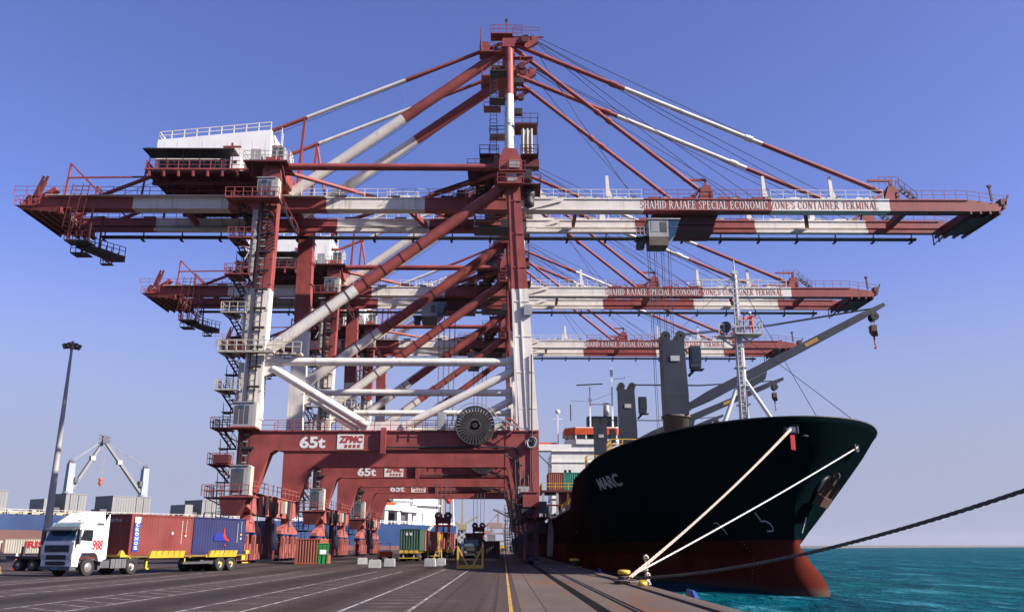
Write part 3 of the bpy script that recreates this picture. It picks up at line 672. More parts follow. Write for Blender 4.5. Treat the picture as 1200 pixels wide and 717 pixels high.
        m.box((-2.4, y, 63.0), (1.0, 1.0, 1.4), 0); m.box((-1.2, y + .3, 62.8), (.6, .8, 1.0), 1); m.bar((-3.1, y, 62), (-3.1, y, 66.2), .12, .12); m.bar((-1.4, y, 64), (-1.4, y, 66.8), .1, .1); m.b(-1.8, 1.0, y - .9, y + .9, 64.75, 64.85)
        m.rail([(-1.8, y - .9, 64.85), (2.2, y - .9, 64.85)], 1.1, .9, .035); m.rail([(-1.8, y + .9, 64.85), (2.2, y + .9, 64.85)], 1.1, .9, .035)
        m.b(-2.8, -.5, y - .9, y + .9, 58.7, 58.8); m.rail([(-.5, y - .9, 58.8), (-2.8, y - .9, 58.8), (-2.8, y + .9, 58.8)], 1.1, .9, .035)
        m.bar((.2, y, 65), (.2, y, 67.2), .18, .18); m.box((.2, y, 67.2), (.3, .3, .3), 1)
    m.rail([(2.0, 3.9, 60.6), (2.0, 13, 60.6)], 1.1, 1.2, .035)
    m.build('apex_platform', [RED, DARK, BROWN], root)
    m = M()
    m.ladder((-1.35, 2.2, 46), (-1.35, 2.2, 58.4), .8, True, 0, (0, 1, 0), .5)
    for z in (49.6, 54.4, 58.2): m.b(-1.8, .2, 1.6, 3.4, z, z + .15, 1 if z < 50 else 0); m.rail([(-1.8, 1.6, z + .15), (.2, 1.6, z + .15)], 1.0, .8, .04, 0)
    m.build('mast_ladder', [DARK, CREAM], root)
    # girders and boom -----------------------------------------------------------
    BG = [(-56.5, -45.6, 0), (-45.6, -33.9, 1), (-33.9, -21.9, 0), (-21.9, -9.8, 1), (-9.8, 1.6, 0)]
    BB = [(2.9, 17.2, 1), (17.2, 33.0, 0), (33.0, 47.7, 1), (47.7, 57.5, 0)]
    for yf, inn in ((6.0, 1), (13.4, -1)):
        m = M(); girder(m, BG, yf, inn)
        m.prism([(-56.503, yf, 43.2), (-56.503, yf, 41.62), (-58.2, yf, 41.62), (-59.2, yf, 41.95), (-59.2, yf, 42.3)], (0, GW, 0), 0)
        yr = yf - .1 if inn > 0 else yf + 1.1
        m.b(-56, -22, yf - .75 if inn > 0 else yf + 1.16, yf - .11 if inn > 0 else yf + 1.8, 43.1, 43.16, 1)
        m.rail([(-60, yr - .4 if inn > 0 else yr, 43.2), (-28.5, yr - .4 if inn > 0 else yr, 43.2)], 1.1, 1.5, .03, 0); m.rail([(-25, yr, 43.2), (1.5, yr, 43.2)], 1.1, 1.6, .03, 1)
        for k in range(8): m.b(-54 + k * 6.6, -52.5 + k * 6.6, yf + .2, yf + .9, 43.2, 43.55, 2)
        m.build('rear_girder', [RED, WHITE, DARK], root)
        m = M(); girder(m, BB, yf, inn)
        m.prism([(57.503, yf, 43.2), (57.503, yf, 41.62), (61.3, yf, 41.70), (62.2, yf, 42.1), (62.2, yf, 42.5)], (0, GW, 0), 0)
        m.prism([(2.6, yf, 44.4), (4.4, yf, 44.4), (5.4, yf, 43.22), (2.9, yf, 43.22)], (0, GW, 0), 1)
        m.prism([(2.0, yf + .2, 42.9), (2.897, yf + .2, 43.1), (2.897, yf + .2, 41.5), (2.0, yf + .2, 42.1)], (0, .9, 0), 1)
        m.bar((3.0, yf - .14, 41.8), (7.2, yf - .14, 43.0), .12, .45, 1)
        yr = yf - .05 if inn > 0 else yf + 1.0
        m.rail([(4.5, yr, 43.2), (17, yr, 43.2)], 1.15, 1.5, .03, 1); m.rail([(17.2, yr, 43.2), (33, yr, 43.2)], 1.15, 1.5, .03, 0); m.rail([(33, yr, 43.2), (47, yr, 43.2)], 1.15, 1.5, .03, 1); m.rail([(49, yr, 43.2), (57.5, yr, 43.2), (62, yr, 42.5)], 1.15, 1.4, .03, 0)
        for x, c in ((12.9, 1), (32.4, 1), (40.8, 1)):
            m.bar((x, yf + .5, 43.2), (x - .1, yf + .5, 46.4), .55, .35, c, (0, 1, 0), .35, .25); m.bar((x + .5, yf + .5, 43.2), (x - .1, yf + .5, 45.2), .2, .2, c)
        for k in range(10): x = 5 + k * 4.3; m.b(x, x + 1.6, yf + .2, yf + .9, 43.2, 43.5, 1 if x < 17 or 33 < x < 47 else 0); m.b(x + 1.9, x + 2.6, yf + .3, yf + .7, 43.2, 43.65, 2)
        m.build('boom_girder', [RED, WHITE, STEEL], root)
        for x in (24.9, 48.1):
            m = M(); yc = yf + .52
            m.prism([(x - .9, yc - .45, 43.21), (x + 1.0, yc - .45, 43.21), (x + .75, yc - .45, 45.0), (x - .2, yc - .45, 45.1)], (0, .9, 0), 0)
            m.bar((x - 2.6, yc, 45.9), (x + .3, yc, 45.9), .25, .25, 0); m.bar((x + .2, yc, 45), (x + .2, yc, 46), .25, .25, 0); m.bar((x - .9, yc, 44.2), (x - 1.9, yc, 43.3), .5, .4, 0)
            if x > 40: m.stair((x + 3.2, yc, 43.2), (x + 1.1, yc, 45.0), .8, 1); m.rail([(x - 1.4, yc - .5, 45.1), (x + 1.1, yc - .5, 45.1)], 1.1, .8, .035)
            m.build('stay_bracket', [RED, DARK], root)
    # lettering on the boom web: white on the red band, red on the white band
    polys, W = serif_text("SHAHID RAJAEE SPECIAL ECONOMIC ZONE'S CONTAINER TERMINAL")
    x0, x1 = 16.75, 46.3; zb, zt = 41.84, 42.90
    bm = bmesh.new(); k = 0
    for pl in polys:
        yy = 5.985 - (k % 4) * .003; k += 1
        vs_ = [bm.verts.new((x0 + px / W * (x1 - x0) + 12.1, yy - 10, zb + pz * (zt - zb))) for px, pz in pl]
        try: bm.faces.new(vs_)
        except ValueError: pass
    for xc in (17.2, 33.0):
        bmesh.ops.bisect_plane(bm, geom=bm.verts[:] + bm.edges[:] + bm.faces[:], plane_co=(xc + 12.1, 0, 0), plane_no=(1, 0, 0))
    for f in bm.faces:
        cx = f.calc_center_median().x - 12.1; f.material_index = 0 if 17.2 < cx < 33.0 else 1
        f.normal_update()
        if f.normal.y > 0: f.normal_flip()
    me = bpy.data.meshes.new('boom_lettering'); bm.to_mesh(me); bm.free(); me.materials.append(TEXTW); me.materials.append(TEXTR)
    o = bpy.data.objects.new('boom_lettering', me); col.objects.link(o); o.parent = root
    # cross ties between the two girders
    for x, w in ((9, .4), (24.2, .9), (37.5, .5), (50.5, .9), (-12.5, .5), (-40, .5)):
        m = M(); m.bar((x, 7.06, 42.6), (x + (2.2 if x in (37.5, -12.5) else 0), 12.84, 42.2), w, .6, 0); m.build('girder_tie', [RED], root)
    m = M(); m.hexa([(58.0, 7.07, 41.0), (61.0, 7.07, 41.3), (60.6, 13.39, 41.3), (57.6, 13.39, 41.0), (58.0, 7.07, 42.4), (62.1, 7.07, 42.4), (61.6, 13.39, 42.4), (57.6, 13.39, 42.4)], 0)
    for k in range(4): m.bar((57.6 + k * 1.2, 5.8, 41.4), (57.3 + k * 1.2, 14.6, 41.3), .25, .35, 0)
    for y in (6, 13.6): m.bar((60.5, y, 43), (60.4, y, 44.9), .22, .2, 0); m.box((61.9, y + .5, 42.9), (.7, 1.2, .8), 0); m.bar((61.8, y, 42), (62.6, y, 43.8), .2, .2, 0); m.box((60.4, y, 45.0), (.45, .35, .25), 0)
    for y in (12.2, 13.6): m.bar((56.5, y, 39.8), (56.5, y, 41.3), .12, .12, 1); m.bar((56.5, y, 39.9), (57.8, y, 41.2), .12, .12, 1)
    m.build('boom_tip_frame', [BROWN, DARK], root)
    m = M()
    m.hexa([(-58.8, 5.4, 41.3), (-54.0, 5.4, 40.9), (-54.0, 14.6, 40.9), (-58.3, 14.6, 41.3), (-59.6, 5.2, 41.75), (-54.0, 5.2, 41.61), (-54.0, 14.6, 41.61), (-58.9, 14.6, 41.75)], 0)
    for k in range(5): m.bar((-58.6 + k * 1.1, 5.4, 41.35 - k * .1), (-58.4 + k * 1.1, 14.6, 41.15 - k * .1), .2, .4, 1)
    m.rail([(-56.6, 5.2, 41.9), (-59.6, 5.2, 41.8), (-59, 14.2, 41.8)], 1.1, 1.2, .03, 0)
    for y in (6.3, 13.6):
        for x in (-57.6, -57.1): m.bar((x - .5, y, 43.0), (x + .5, y, 46.0), .2, .25, 2)
        m.bar((-57.7, y, 43.2), (-57.0, y, 45.3), .5, .6, 2); m.bar((-57.6, y, 42.6), (-55.2, y, 44.2), .9, .5, 0); m.bar((-59.0, y, 42.2), (-58.3, y, 43.4), .5, .5, 0)
        m.bar((-54.2, y, 43.3), (-54.0, y, 47.7), .2, .2, 0); m.bar((-54.0, y, 47.7), (-49.6, y, 43.4), .2, .2, 0); m.bar((-54.0, y, 45.8), (-28.6, y, 46.2), .18, .18, 0)
        m.bar((-44.8, y, 43.3), (-44.5, y, 47.8), .2, .2, 0); m.bar((-44.5, y, 47.8), (-40, y, 43.4), .2, .2, 0)
        m.bar((-33.8, y, 43.3), (-33.6, y, 47.3), .16, .16, 0); m.bar((-33.6, y, 47.3), (-29.6, y, 43.6), .2, .2, 0)
    m.build('rear_sheave_frame', [RED, BROWN, BROWN], root)
    # access tower and hanging maintenance platform at the rear
    m = M()
    m.ladder((-52.7, 4.9, 38.6), (-52.0, 4.9, 44.4), 1.2, False, 0, (0, 1, 0), .5); m.ladder((-51.6, 4.9, 38.6), (-51.0, 4.9, 44.4), .8, False, 0, (0, 1, 0), .5)
    m.stair((-52.6, 5.4, 40.2), (-50.4, 7.6, 38.2), .8, 0)
    for x in (-52.6, -50.0):
        for y in (5.2, 8): m.bar((x, y, 37.2), (x, y, 41.4), .18, .18, 0)
    m.b(-53.0, -50.2, 5.2, 7.2, 37.2, 37.35, 1); m.hexa([(-52.4, 7.0, 36.9), (-51.0, 7.0, 36.9), (-48.2, 11.5, 36.5), (-50.0, 11.5, 36.5), (-52.4, 7.0, 37.3), (-51.0, 7.0, 37.3), (-48.2, 11.5, 37.3), (-50.0, 11.5, 37.3)], 1)
    m.rail([(-53.0, 7.2, 37.35), (-53.0, 5.2, 37.35), (-50.2, 5.2, 37.35)], 1.1, .7, .04, 0); m.rail([(-51, 7.2, 37.3), (-48.2, 11.3, 37.3)], 1.1, .8, .04, 0); m.rail([(-52, 8, 37.3), (-50, 11.4, 37.3)], 1.1, .8, .04, 0)
    m.bar((-51, 8, 36.9), (-49.0, 9.5, 35.6), .14, .14, 0); m.bar((-49.0, 9.5, 35.6), (-48.4, 10, 37.3), .14, .14, 0); m.b(-50.2, -48.8, 9.2, 9.9, 35.5, 35.62, 0); m.rail([(-50.2, 9.2, 35.6), (-48.8, 9.2, 35.6)], .8, .4, .04, 0)
    m.b(-54.2, -52.2, 9.4, 11.2, 37.0, 37.15, 1); m.rail([(-54.2, 9.4, 37.15), (-52.2, 9.4, 37.15)], 1.1, .7, .04, 0); m.bar((-53.2, 10.4, 37.1), (-53.2, 10.4, 41.3), .15, .15, 0)
    m.build('maintenance_platform', [BROWN, DARK], root)
    # festoon track under the far girder
    m = M(); m.b(-53.5, 55.2, 15.4, 15.95, 41.20, 41.52, 0)
    for k in range(22): x = -53 + k * 5.12; m.b(x - .08, x + .08, 15.3, 15.397, 40.9, 42.1, 1); m.b(x - .25, x + .05, 15.2, 16.0, 40.8, 40.95, 1); m.b(x - .08, x + .08, 14.45, 15.4, 42.1, 42.2, 1)
    m.b(-26, 54, 15.25, 15.39, 41.28, 41.42, 2)
    m.build('festoon_track', [DARK, DARK, CREAM], root)
    # machinery house -----------------------------------------------------------
    m = MB((CO[0] - (-2.5), CO[1], CO[2]))
    m.prism([(-40.6, 5.2, 45.6), (-26.6, 5.2, 45.6), (-26.6, 5.2, 51.9), (-40.6, 5.2, 50.45)], (0, 10.5, 0), 0)
    for k in range(9): x = -39.6 + k * 1.55; m.b(x - .012, x + .012, 5.18, 5.197, 46, 50.3, 0)
    ho = m.build('machinery_house', [HOUSEW], root)
    m = MB((CO[0] - (-2.5), CO[1], CO[2]))
    m.rail([(-40.5, 5.3, 50.46), (-26.7, 5.3, 51.9)], 1.1, 1.55, .05, 0); m.rail([(-40.5, 15.6, 50.46), (-26.7, 15.6, 51.9)], 1.1, 1.55, .05, 0); m.rail([(-40.5, 5.3, 50.46), (-40.5, 15.6, 50.46)], 1.1, 1.55, .05, 0)
    m.build('roof_railing', [WHITE], ho)
    m = MB((CO[0] - (-1.4), CO[1], CO[2]))
    m.b(-41.6, -25.0, 2.8, 16.6, 45.0, 45.3, 0)
    for k in range(10): x = -41.2 + k * 1.75; m.b(x - .12, x + .12, 2.9, 16.5, 44.55, 45.0, 0); m.b(x - .12, x + .12, 2.6, 2.8, 44.5, 45.3, 1)
    for y in (4.5, 9.5, 15): m.b(-41.4, -25.2, y - .2, y + .2, 44.1, 44.55, 0)
    for x in (-39, -34, -29): m.bar((x, 6, 44.2), (x + 1.5, 6.6, 43.2), .4, .4, 0); m.b(x - .4, x + .4, 6.2, 7, 43.2, 44.1, 0); m.b(x - .4, x + .4, 13, 13.8, 43.2, 44.1, 0)
    m.bar((-41.4, 3, 44.9), (-37.8, 7, 43.3), .3, .3, 0); m.bar((-37.8, 12, 43.3), (-41.4, 15, 44.9), .3, .3, 0)
    m.b(-41.8, -24.8, 2.55, 2.75, 45.3, 45.5, 1); m.rail([(-24.9, 2.7, 45.4), (-41.7, 2.7, 45.4), (-41.7, 16, 45.4)], 1.15, 1.3, .035, 1)
    m.b(-42.2, -31.2, 2.4, 5.1, 47.9, 48.05, 2)
    for k in range(6): x = -41.4 + k * 1.98; m.bar((x, 2.9, 45.3), (x, 2.9, 47.9), .09, .09, 2)
    m.build('house_platform', [BROWN, RED, DARK], root)
    for k in range(5):
        m = MB((CO[0] - (-1.4), CO[1], CO[2])); x = -40.4 + k * 1.8; m.b(x, x + 1.35, 3.4, 4.6, 45.31, 47.0, 0); m.b(x + .15, x + 1.2, 3.37, 3.397, 45.7, 46.8, 1); m.b(x + .4, x + .8, 3.3, 3.365, 45.35, 45.6, 2); m.build('cooling_unit', [DGREY, DARK, STEEL], root)
    m = MB((CO[0] - (-1.4), CO[1], CO[2])); m.b(-31.8, -30.6, 3.2, 4.6, 45.31, 47.3, 0); m.b(-31.4, -31.0, 3.17, 3.197, 46.4, 46.8, 1); m.b(-30.4, -29.2, 5.1, 5.197, 45.31, 47.4, 1); m.build('switch_cabinet', [HOUSEW, DARK], root)
    m = MB((CO[0] - (-1.4), CO[1], CO[2])); m.bar((-32.3, 4.9, 47.5), (-32.3, 4.9, 49.9), .25, .25); m.bar((-33.4, 4.9, 49.4), (-31.2, 4.9, 49.4), .2, .2); m.bar((-33.2, 4.9, 48.1), (-32.3, 4.9, 48.9), .12, .12); m.bar((-31.4, 4.9, 48.1), (-32.3, 4.9, 48.9), .12, .12); m.build('davit', [RED], root)
    m = MB((CO[0] - (-1.2), CO[1], CO[2]))
    m.b(-28.9, -23.9, -1.6, 2.5, 44.5, 44.7, 0); m.rail([(-28.9, 2.5, 44.7), (-28.9, -1.6, 44.7), (-23.9, -1.6, 44.7)], 1.15, 1.2, .04, 2)
    for x in (-28, -26.4, -24.6): m.bar((x, -1.4, 44.5), (x + .3, .3, 42.4), .2, .2, 0)
    m.b(-28.8, -27.6, .6, 1.6, 44.7, 47.1, 1); m.b(-26.3, -24.8, .4, 1.8, 44.7, 47.3, 1); m.b(-26.1, -25.6, .37, .397, 44.8, 47.2, 3); m.b(-25.4, -24.95, .37, .397, 44.8, 47.2, 3)
    m.build('cabinet_platform', [BROWN, GREYB, CREAM, DGREY], root)
    m = MB((CO[0] - (-2.3), CO[1], CO[2])); m.rail([(-26.4, 5.0, 45.4), (-24.6, 5, 45.4), (-24.6, 14, 45.4)], 1.1, 1, .04, 0); m.ladder((-25.6, 6, 45.4), (-25.6, 6, 52.6), .6, True, 0, (1, 0, 0)); m.b(-26.58, -24.8, 6.5, 9, 48.6, 48.75, 0); m.rail([(-24.8, 6.5, 48.75), (-24.8, 9, 48.75)], 1.1, .8, .04, 0); m.box((-25.6, 4.0, 48.9), (1.2, .5, .35), 1); m.bar((-25.6, 4.2, 45.4), (-25.6, 4.2, 48.8), .2, .2, 1); m.build('house_ladder', [WHITE, RED], root)
    # leg-side stairs, landings and cabins on the near landside leg ------------------------------------------------
    lv = [6.7, 10.1, 13.9, 18.0, 22.2, 26.6, 31.0, 35.3, 39.6]
    for k, z in enumerate(lv):
        m = M(); c = 0 if z < 14 or z > 29 else 1
        x1 = -28.4
        m.b(-31.1, x1, -1.7, -.9, z - .12, z, c); m.b(-31.1, -29.4, -.9, 1.4, z - .12, z, c)
        m.rail([(x1, -1.7, z), (-31.1, -1.7, z), (-31.1, 1.4, z)], 1.1, .85, .035, c)
        m.bar((-31, -1.2, z - .1), (-28.4, -.6, z - 1.4), .12, .12, c)
        m.build('stair_landing', [RED, CREAM], root)
        if k:
            m = M(); zp = lv[k - 1]; m.stair((-29.55, -1.3, zp), (-30.35, 1.0, (zp + z) / 2), .75, 0); m.b(-30.9, -29.1, .9, 1.9, (zp + z) / 2 - .1, (zp + z) / 2, 0); m.stair((-29.3, 1.0, (zp + z) / 2), (-30.3, -1.3, z), .75, 0)
            m.build('stair_flight', [DARK], root)
    m = M(); m.stair((-29.6, -.8, 4.0), (-30.3, 1.2, 6.6), .75, 0); m.b(-31.0, -28.4, -1.5, 1.8, 3.8, 4.0, 0); m.rail([(-31, -1.5, 4), (-28.4, -1.5, 4)], 1.1, .8, .04, 0); m.ladder((-29.2, -1.3, .3), (-29.2, -1.3, 4.0), .6, False, 0); m.build('stair_flight', [DARK], root)
    m = M()       # lift mast with rack and guide rungs
    for x in (-27.75, -27.05): m.bar((x, -1.05, 7), (x + .25, -1.05, 42), .12, .18, 0, (0, 1, 0))
    for k in range(48):
        z = 7.3 + k * .73; x = -27.4 + (z - 7) * .007; m.b(x - .38, x + .38, -1.12, -.98, z, z + .12, 1)
        if k % 3 == 0: m.b(x - .5, x + .9, -1.25, -.9, z, z + .22, 0)
    m.bar((-27.9, -1.3, 7), (-27.6, -1.3, 42), .06, .1, 0, (0, 1, 0))
    m.build('lift_mast', [DARK, GREYB], root)
    for z0, z1 in ((15.5, 21.0), (22.8, 28.8), (30.2, 38.8)):
        m = M(); x = -28.6 + (z0 - 14) * .01
        m.prism([(x - .3, -1.0, z0 + .9), (x + .3, -1.0, z0), (x + .35, -1.0, z1), (x - .25, -1.0, z1)], (0, .12, 0), 0)
        for k in range(int((z1 - z0) / .7)): m.b(x - .24, x + .32, -1.03, -1.0, z0 + 1 + k * .7, z0 + 1.06 + k * .7, 1)
        m.bar((x - .3, -1.0, z0 + 3.6), (x - .75, -1.0, z0 + 2.6), .1, .1, 0)
        m.build('stair_screen', [CREAM, STEEL], root)
    for (x0, x1, z0, z1) in ((-27.95, -25.9, 39.75, 42.0), (-28.5, -26.4, 13.9, 16.4), (-28.3, -26.5, 6.85, 9.8)):
        m = M(); m.b(x0, x1, -2.6, -1.35, z0, z1, 0)
        for k in range(3): xx = x0 + .15 + k * (x1 - x0 - .7) / 2.6; m.b(xx, xx + .4, -2.625, -2.603, z0 + .25, z1 - .3, 1)
        m.b(x0 + .5, x0 + 1.1, -2.64, -2.63, z1 - .6, z1 - .25, 2); m.b(x0 - .1, x1 + .1, -2.7, -1.3, z1 + .003, z1 + .1, 0); m.b(x1 + .003, x1 + .3, -2.6, -1.35, z0, z1, 3)
        m.build('lift_cabin' if z1 > 30 else 'control_cabin', [GREYB, DGREY, GLASSB, CREAM], root)
    m = M(); m.b(-31.4, -25.4, -2.8, -.9, 39.55, 39.7, 0); m.rail([(-31.4, -2.8, 39.7), (-25.4, -2.8, 39.7)], 1.1, 1, .04, 0); m.stair((-23.3, -1.6, 35.6), (-25.6, -1.6, 39.6), .8, 1, 0); m.b(-29.1, -25.6, -2.9, -.9, 6.6, 6.75, 0); m.rail([(-31, -2.9, 6.75), (-26.2, -2.9, 6.75)], 1.1, .9, .04, 0); m.b(-29.0, -26.0, -2.9, -.9, 13.705, 13.85, 0); m.hexa([(-28.9, -2.6, 4.8), (-27.3, -2.6, 4.8), (-27.3, -1, 4.8), (-28.9, -1, 4.8), (-29.2, -2.8, 6.59), (-26.2, -2.8, 6.59), (-26.2, -.9, 6.59), (-29.2, -.9, 6.59)], 2)
    m.b(-31.0, -25.0, -1.9, -.9, 22.0, 22.2, 3); m.rail([(-31, -1.9, 22.2), (-24, -1.9, 22.2)], 1.15, 1, .05, 3); m.b(-24.9, -22.2, -.9, .3, 22.0, 22.2, 3); m.rail([(-25, -1.0, 22.2), (-22.2, -1.0, 22.2)], 1.15, .8, .05, 3)
    m.box((-29.6, -1.4, 10.6), (1.6, 1, .9), 2); m.build('leg_platform', [RED, DARK, BROWN, CREAM], root)
    # cable reel -----------------------------------------------------------
    m = M(); c = Vector((-3.05, -1.7, 14.1))
    for k in range(34):
        a = 2 * math.pi * k / 34; u = Vector((math.cos(a), 0, math.sin(a))); w = Vector((-math.sin(a), 0, math.cos(a)))
        q = [c + u * .55 - w * .045 - Vector((0, .30, 0)), c + u * .55 + w * .045 - Vector((0, .30, 0)), c + u * 2.02 + w * .075 - Vector((0, .42, 0)), c + u * 2.02 - w * .075 - Vector((0, .42, 0))]
        m.prism(q, (0, .10, 0), 0)
        q = [c + u * .75 - w * .07 + Vector((0, .12, 0)), c + u * .75 + w * .07 + Vector((0, .12, 0)), c + u * 2.02 + w * .16 + Vector((0, .2, 0)), c + u * 2.02 - w * .16 + Vector((0, .2, 0))]
        m.prism(q, (0, .06, 0), 1)
    for rr, yy in ((2.04, -.36), (2.04, .2), (.55, -.28)):
        pts = [c + Vector((math.cos(2 * math.pi * k / 40) * rr, yy, math.sin(2 * math.pi * k / 40) * rr)) for k in range(41)]; m.wire(pts, .05, 5, 0)
    m.lathe(c, (0, 1, 0), [(0, -.42), (.28, -.42), (.28, .75), (0, .75)], 12, 2); m.lathe(c, (0, 1, 0), [(.9, .0), (1.55, .0), (1.55, .12), (.9, .12), (.9, 0)], 28, 1)
    rl = m.build('cable_reel', [REELM, DARK, DARK], root)
    m = M(); pts = [c + Vector((math.cos(R(20 + k * 7)) * 2.45, -.1, math.sin(R(20 + k * 7)) * 2.45)) for k in range(21)]; m.wire(pts, .05, 5, 0)
    m.bar(c + Vector((2.3, 0, .9)), c + Vector((5.2, 0, -.4)), .12, .12, 0); m.bar(c + Vector((2.2, 0, 1.0)), c + Vector((3.3, 0, -.4)), .1, .1, 0); m.box(c + Vector((0, .9, 0)), (1.3, .7, 1.3), 1); m.bar(c + Vector((-2.3, 0, .9)), c + Vector((-2.8, 0, -.4)), .1, .1, 0)
    m.build('reel_guard', [STEEL, BROWN], rl)
    m = M(); pts = [Vector((.25, -1.2, 13.7)), Vector((.25, -1.2, 15.0)), Vector((.9, -1.2, 14.8)), Vector((1.5, -1.2, 14.2)), Vector((1.6, -1.2, 13.7))]; m.wire(pts, .1, 6, 0); m.bar((.25, -1.2, 14.3), (1.4, -1.2, 14.2), .12, .12, 0); m.bar((-.4, -1.1, 12.6), (1.2, -1.2, 13.8), .14, .14, 0); m.build('cable_guide', [RED], root)
    m = M(); m.b(-7.1, -6.2, -1.5, -.97, 13.71, 15.6, 0); m.b(-7.0, -6.3, -1.52, -1.503, 14.0, 15.4, 1); m.rail([(-9.5, -1.4, 13.71), (-.4, -1.4, 13.71)], 1.0, 1.2, .03, 2); m.box((-4.9, -1.3, 14.9), (.3, .3, .4), 3); m.bar((-4.9, -1.3, 13.7), (-4.9, -1.3, 15), .06, .06, 2); m.build('reel_cabinet', [GREYB, STEEL, BROWN, CREAM], root)
    m = M()
    for k in range(7):
        cc = Vector((2.9 + .12 * math.sin(k * 2.1), -1.15 - .05 * k, 12.35 + .1 * math.cos(k * 1.7))); ax = .42 + .05 * (k % 3); az = .5 + .06 * (k % 2)
        m.wire([cc + Vector((math.cos(t) * ax, .12 * math.sin(t + k), math.sin(t) * az)) for t in [R(x) for x in range(0, 361, 24)]], .07, 5, k % 2)
    m.box((2.9, -.98, 12.4), (.5, .2, .6), 1)
    m.build('cable_coil', [GREYB, DGREY], root)
    m = M(); m.b(1.5, 2.7, -1.3, -.87, 6.7, 7.8, 0); m.b(2.2, 3.1, -1.2, -.87, 26.4, 27.6, 0); m.build('junction_box', [GREYB], root)
    # trolley and operator cabin -----------------------------------------------------------
    tr = MB(CO); X = 22.5
    tr.b(X - 3.8, X + 4.2, 7.5, 12.0, 41.5, 42.3, 0); tr.b(X - 3.4, X + 3.8, 7.6, 11.9, 40.4, 41.5, 0); tr.b(X - 2, X + 3.6, 7.9, 11.6, 39.6, 40.4, 0)
    for x in (X - 3.2, X + 3.4):
        for y in (7.7, 11.8): tr.lathe((x, y - .15, 41.75), (0, 1, 0), [(0, 0), (.4, 0), (.4, .3), (0, .3)], 10, 1)
    for x in (X - 1.2, X + 1.6):
        for y in (8.4, 11): tr.lathe((x, y, 40.2), (0, 1, 0), [(0, 0), (.6, 0), (.6, .4), (0, .4)], 12, 1)
    tr.bar((X - 3.6, 7.6, 42), (X - 5.2, 7.2, 39.2), .2, .2, 0); tr.rail([(X - 4.5, 7.0, 39.9), (X - 3.2, 7.0, 39.9)], 1.1, .6, .04, 2)
    tr.b(X - 3.6, X - 2.6, 7.4, 8.2, 40.6, 41.4, 1)
    to = tr.build('trolley', [BROWN, DARK, CREAM], root)
    tr = MB(CO); X = 19.3
    tr.b(X - 1.7, X + .7, 5.4, 7.8, 38.0, 40.2, 0); tr.hexa([(X + .703, 5.4, 37.4), (X + 1.5, 5.4, 38.2), (X + 1.5, 7.8, 38.2), (X + .703, 7.8, 37.4), (X + .703, 5.4, 40.1), (X + 2.1, 5.4, 40.1), (X + 2.1, 7.8, 40.1), (X + .703, 7.8, 40.1)], 1)
    tr.b(X - 1.4, X - .5, 5.37, 5.397, 38.6, 40.0, 2); tr.b(X - .3, X + .5, 5.37, 5.397, 38.6, 39.9, 3); tr.b(X - 1.9, X + 2.2, 5.3, 7.9, 40.203, 40.35, 0)
    tr.rail([(X - 3.2, 5.6, 38.2), (X - 1.75, 5.6, 38.2)], 1.1, .5, .05, 2); tr.b(X - 3.2, X - 1.703, 5.6, 7.6, 38.0, 38.15, 4); tr.bar((X - 1.8, 6.2, 38), (X - 3.0, 6.2, 36.9), .5, .6, 4); tr.box((X - 2.6, 6.9, 37.3), (.9, .9, .8), 4); tr.hexa([(X - 1.7, 5.4, 36.9), (X + .6, 5.4, 36.9), (X + .6, 7.8, 36.9), (X - 1.7, 7.8, 36.9), (X - 1.7, 5.4, 37.997), (X + .7, 5.4, 37.997), (X + .7, 7.8, 37.997), (X - 1.7, 7.8, 37.997)], 5)
    for x in (X - 1.5, X + 1.8): tr.bar((x, 6.6, 40.35), (x, 7.6, 41.6), .25, .25, 4)
    tr.b(X + .72, X + 2.0, 5.36, 5.395, 39.2, 39.28, 3)
    tr.build('operator_cabin', [STEEL, GLASSB, GREYB, DGREY, DARK, PEDEST], to)
    # running ropes and spare wires along the boom
    m = M()
    for k, (xe, z0, yy) in enumerate([(16, 64.2, 5), (20, 64.4, 12.4), (28, 64.8, 5.1), (31, 65, 5.2), (33.5, 65, 12.4), (36, 65.1, 12.5), (38.5, 65.1, 5.3), (41, 65.2, 5.4), (43, 65.2, 12.5), (45.5, 65.3, 12.6), (47.8, 65.4, 5.0)]): m.wire([(3.4, yy, z0), (xe * .5 + 1.5, yy + .5, (z0 + 43.6) / 2 - .35), (xe, 6.55 if yy < 8 else 13.95, 43.6)], .045, 4, 0)
    for yy in (4.8, 12.4): m.wire([(-1, yy, 62.6), (-12.8, yy + .6, 52.4), (-24, yy + 1.2, 44.5)], .03, 4, 0)
    m.wire([(-1, 4.8, 63.5), (-48, 7, 43.6)], .03, 4, 0); m.wire([(-13, 5.5, 58.8), (-12.2, 5.6, 54)], .02, 4, 0)
    m.build('running_rope', [ROPEB], root)
    return root
crane = build_crane()
cranes = [crane]
for Y, lab in ((143.5, 'middle of the three quay cranes, standing between the other two'), (182.5, 'farthest and smallest of the three quay cranes')):
    c = copy_tree(crane); c.location = (-12.1, Y, 0); c['label'] = lab; cranes.append(c)
# trolley positions differ from crane to crane
TROLX = [22.5, -8.5, -2.6]
for c, x in zip(cranes, TROLX):
    for ch in kids(c):
        if ch.name.startswith('trolley'): ch.location.x = x - 22.5

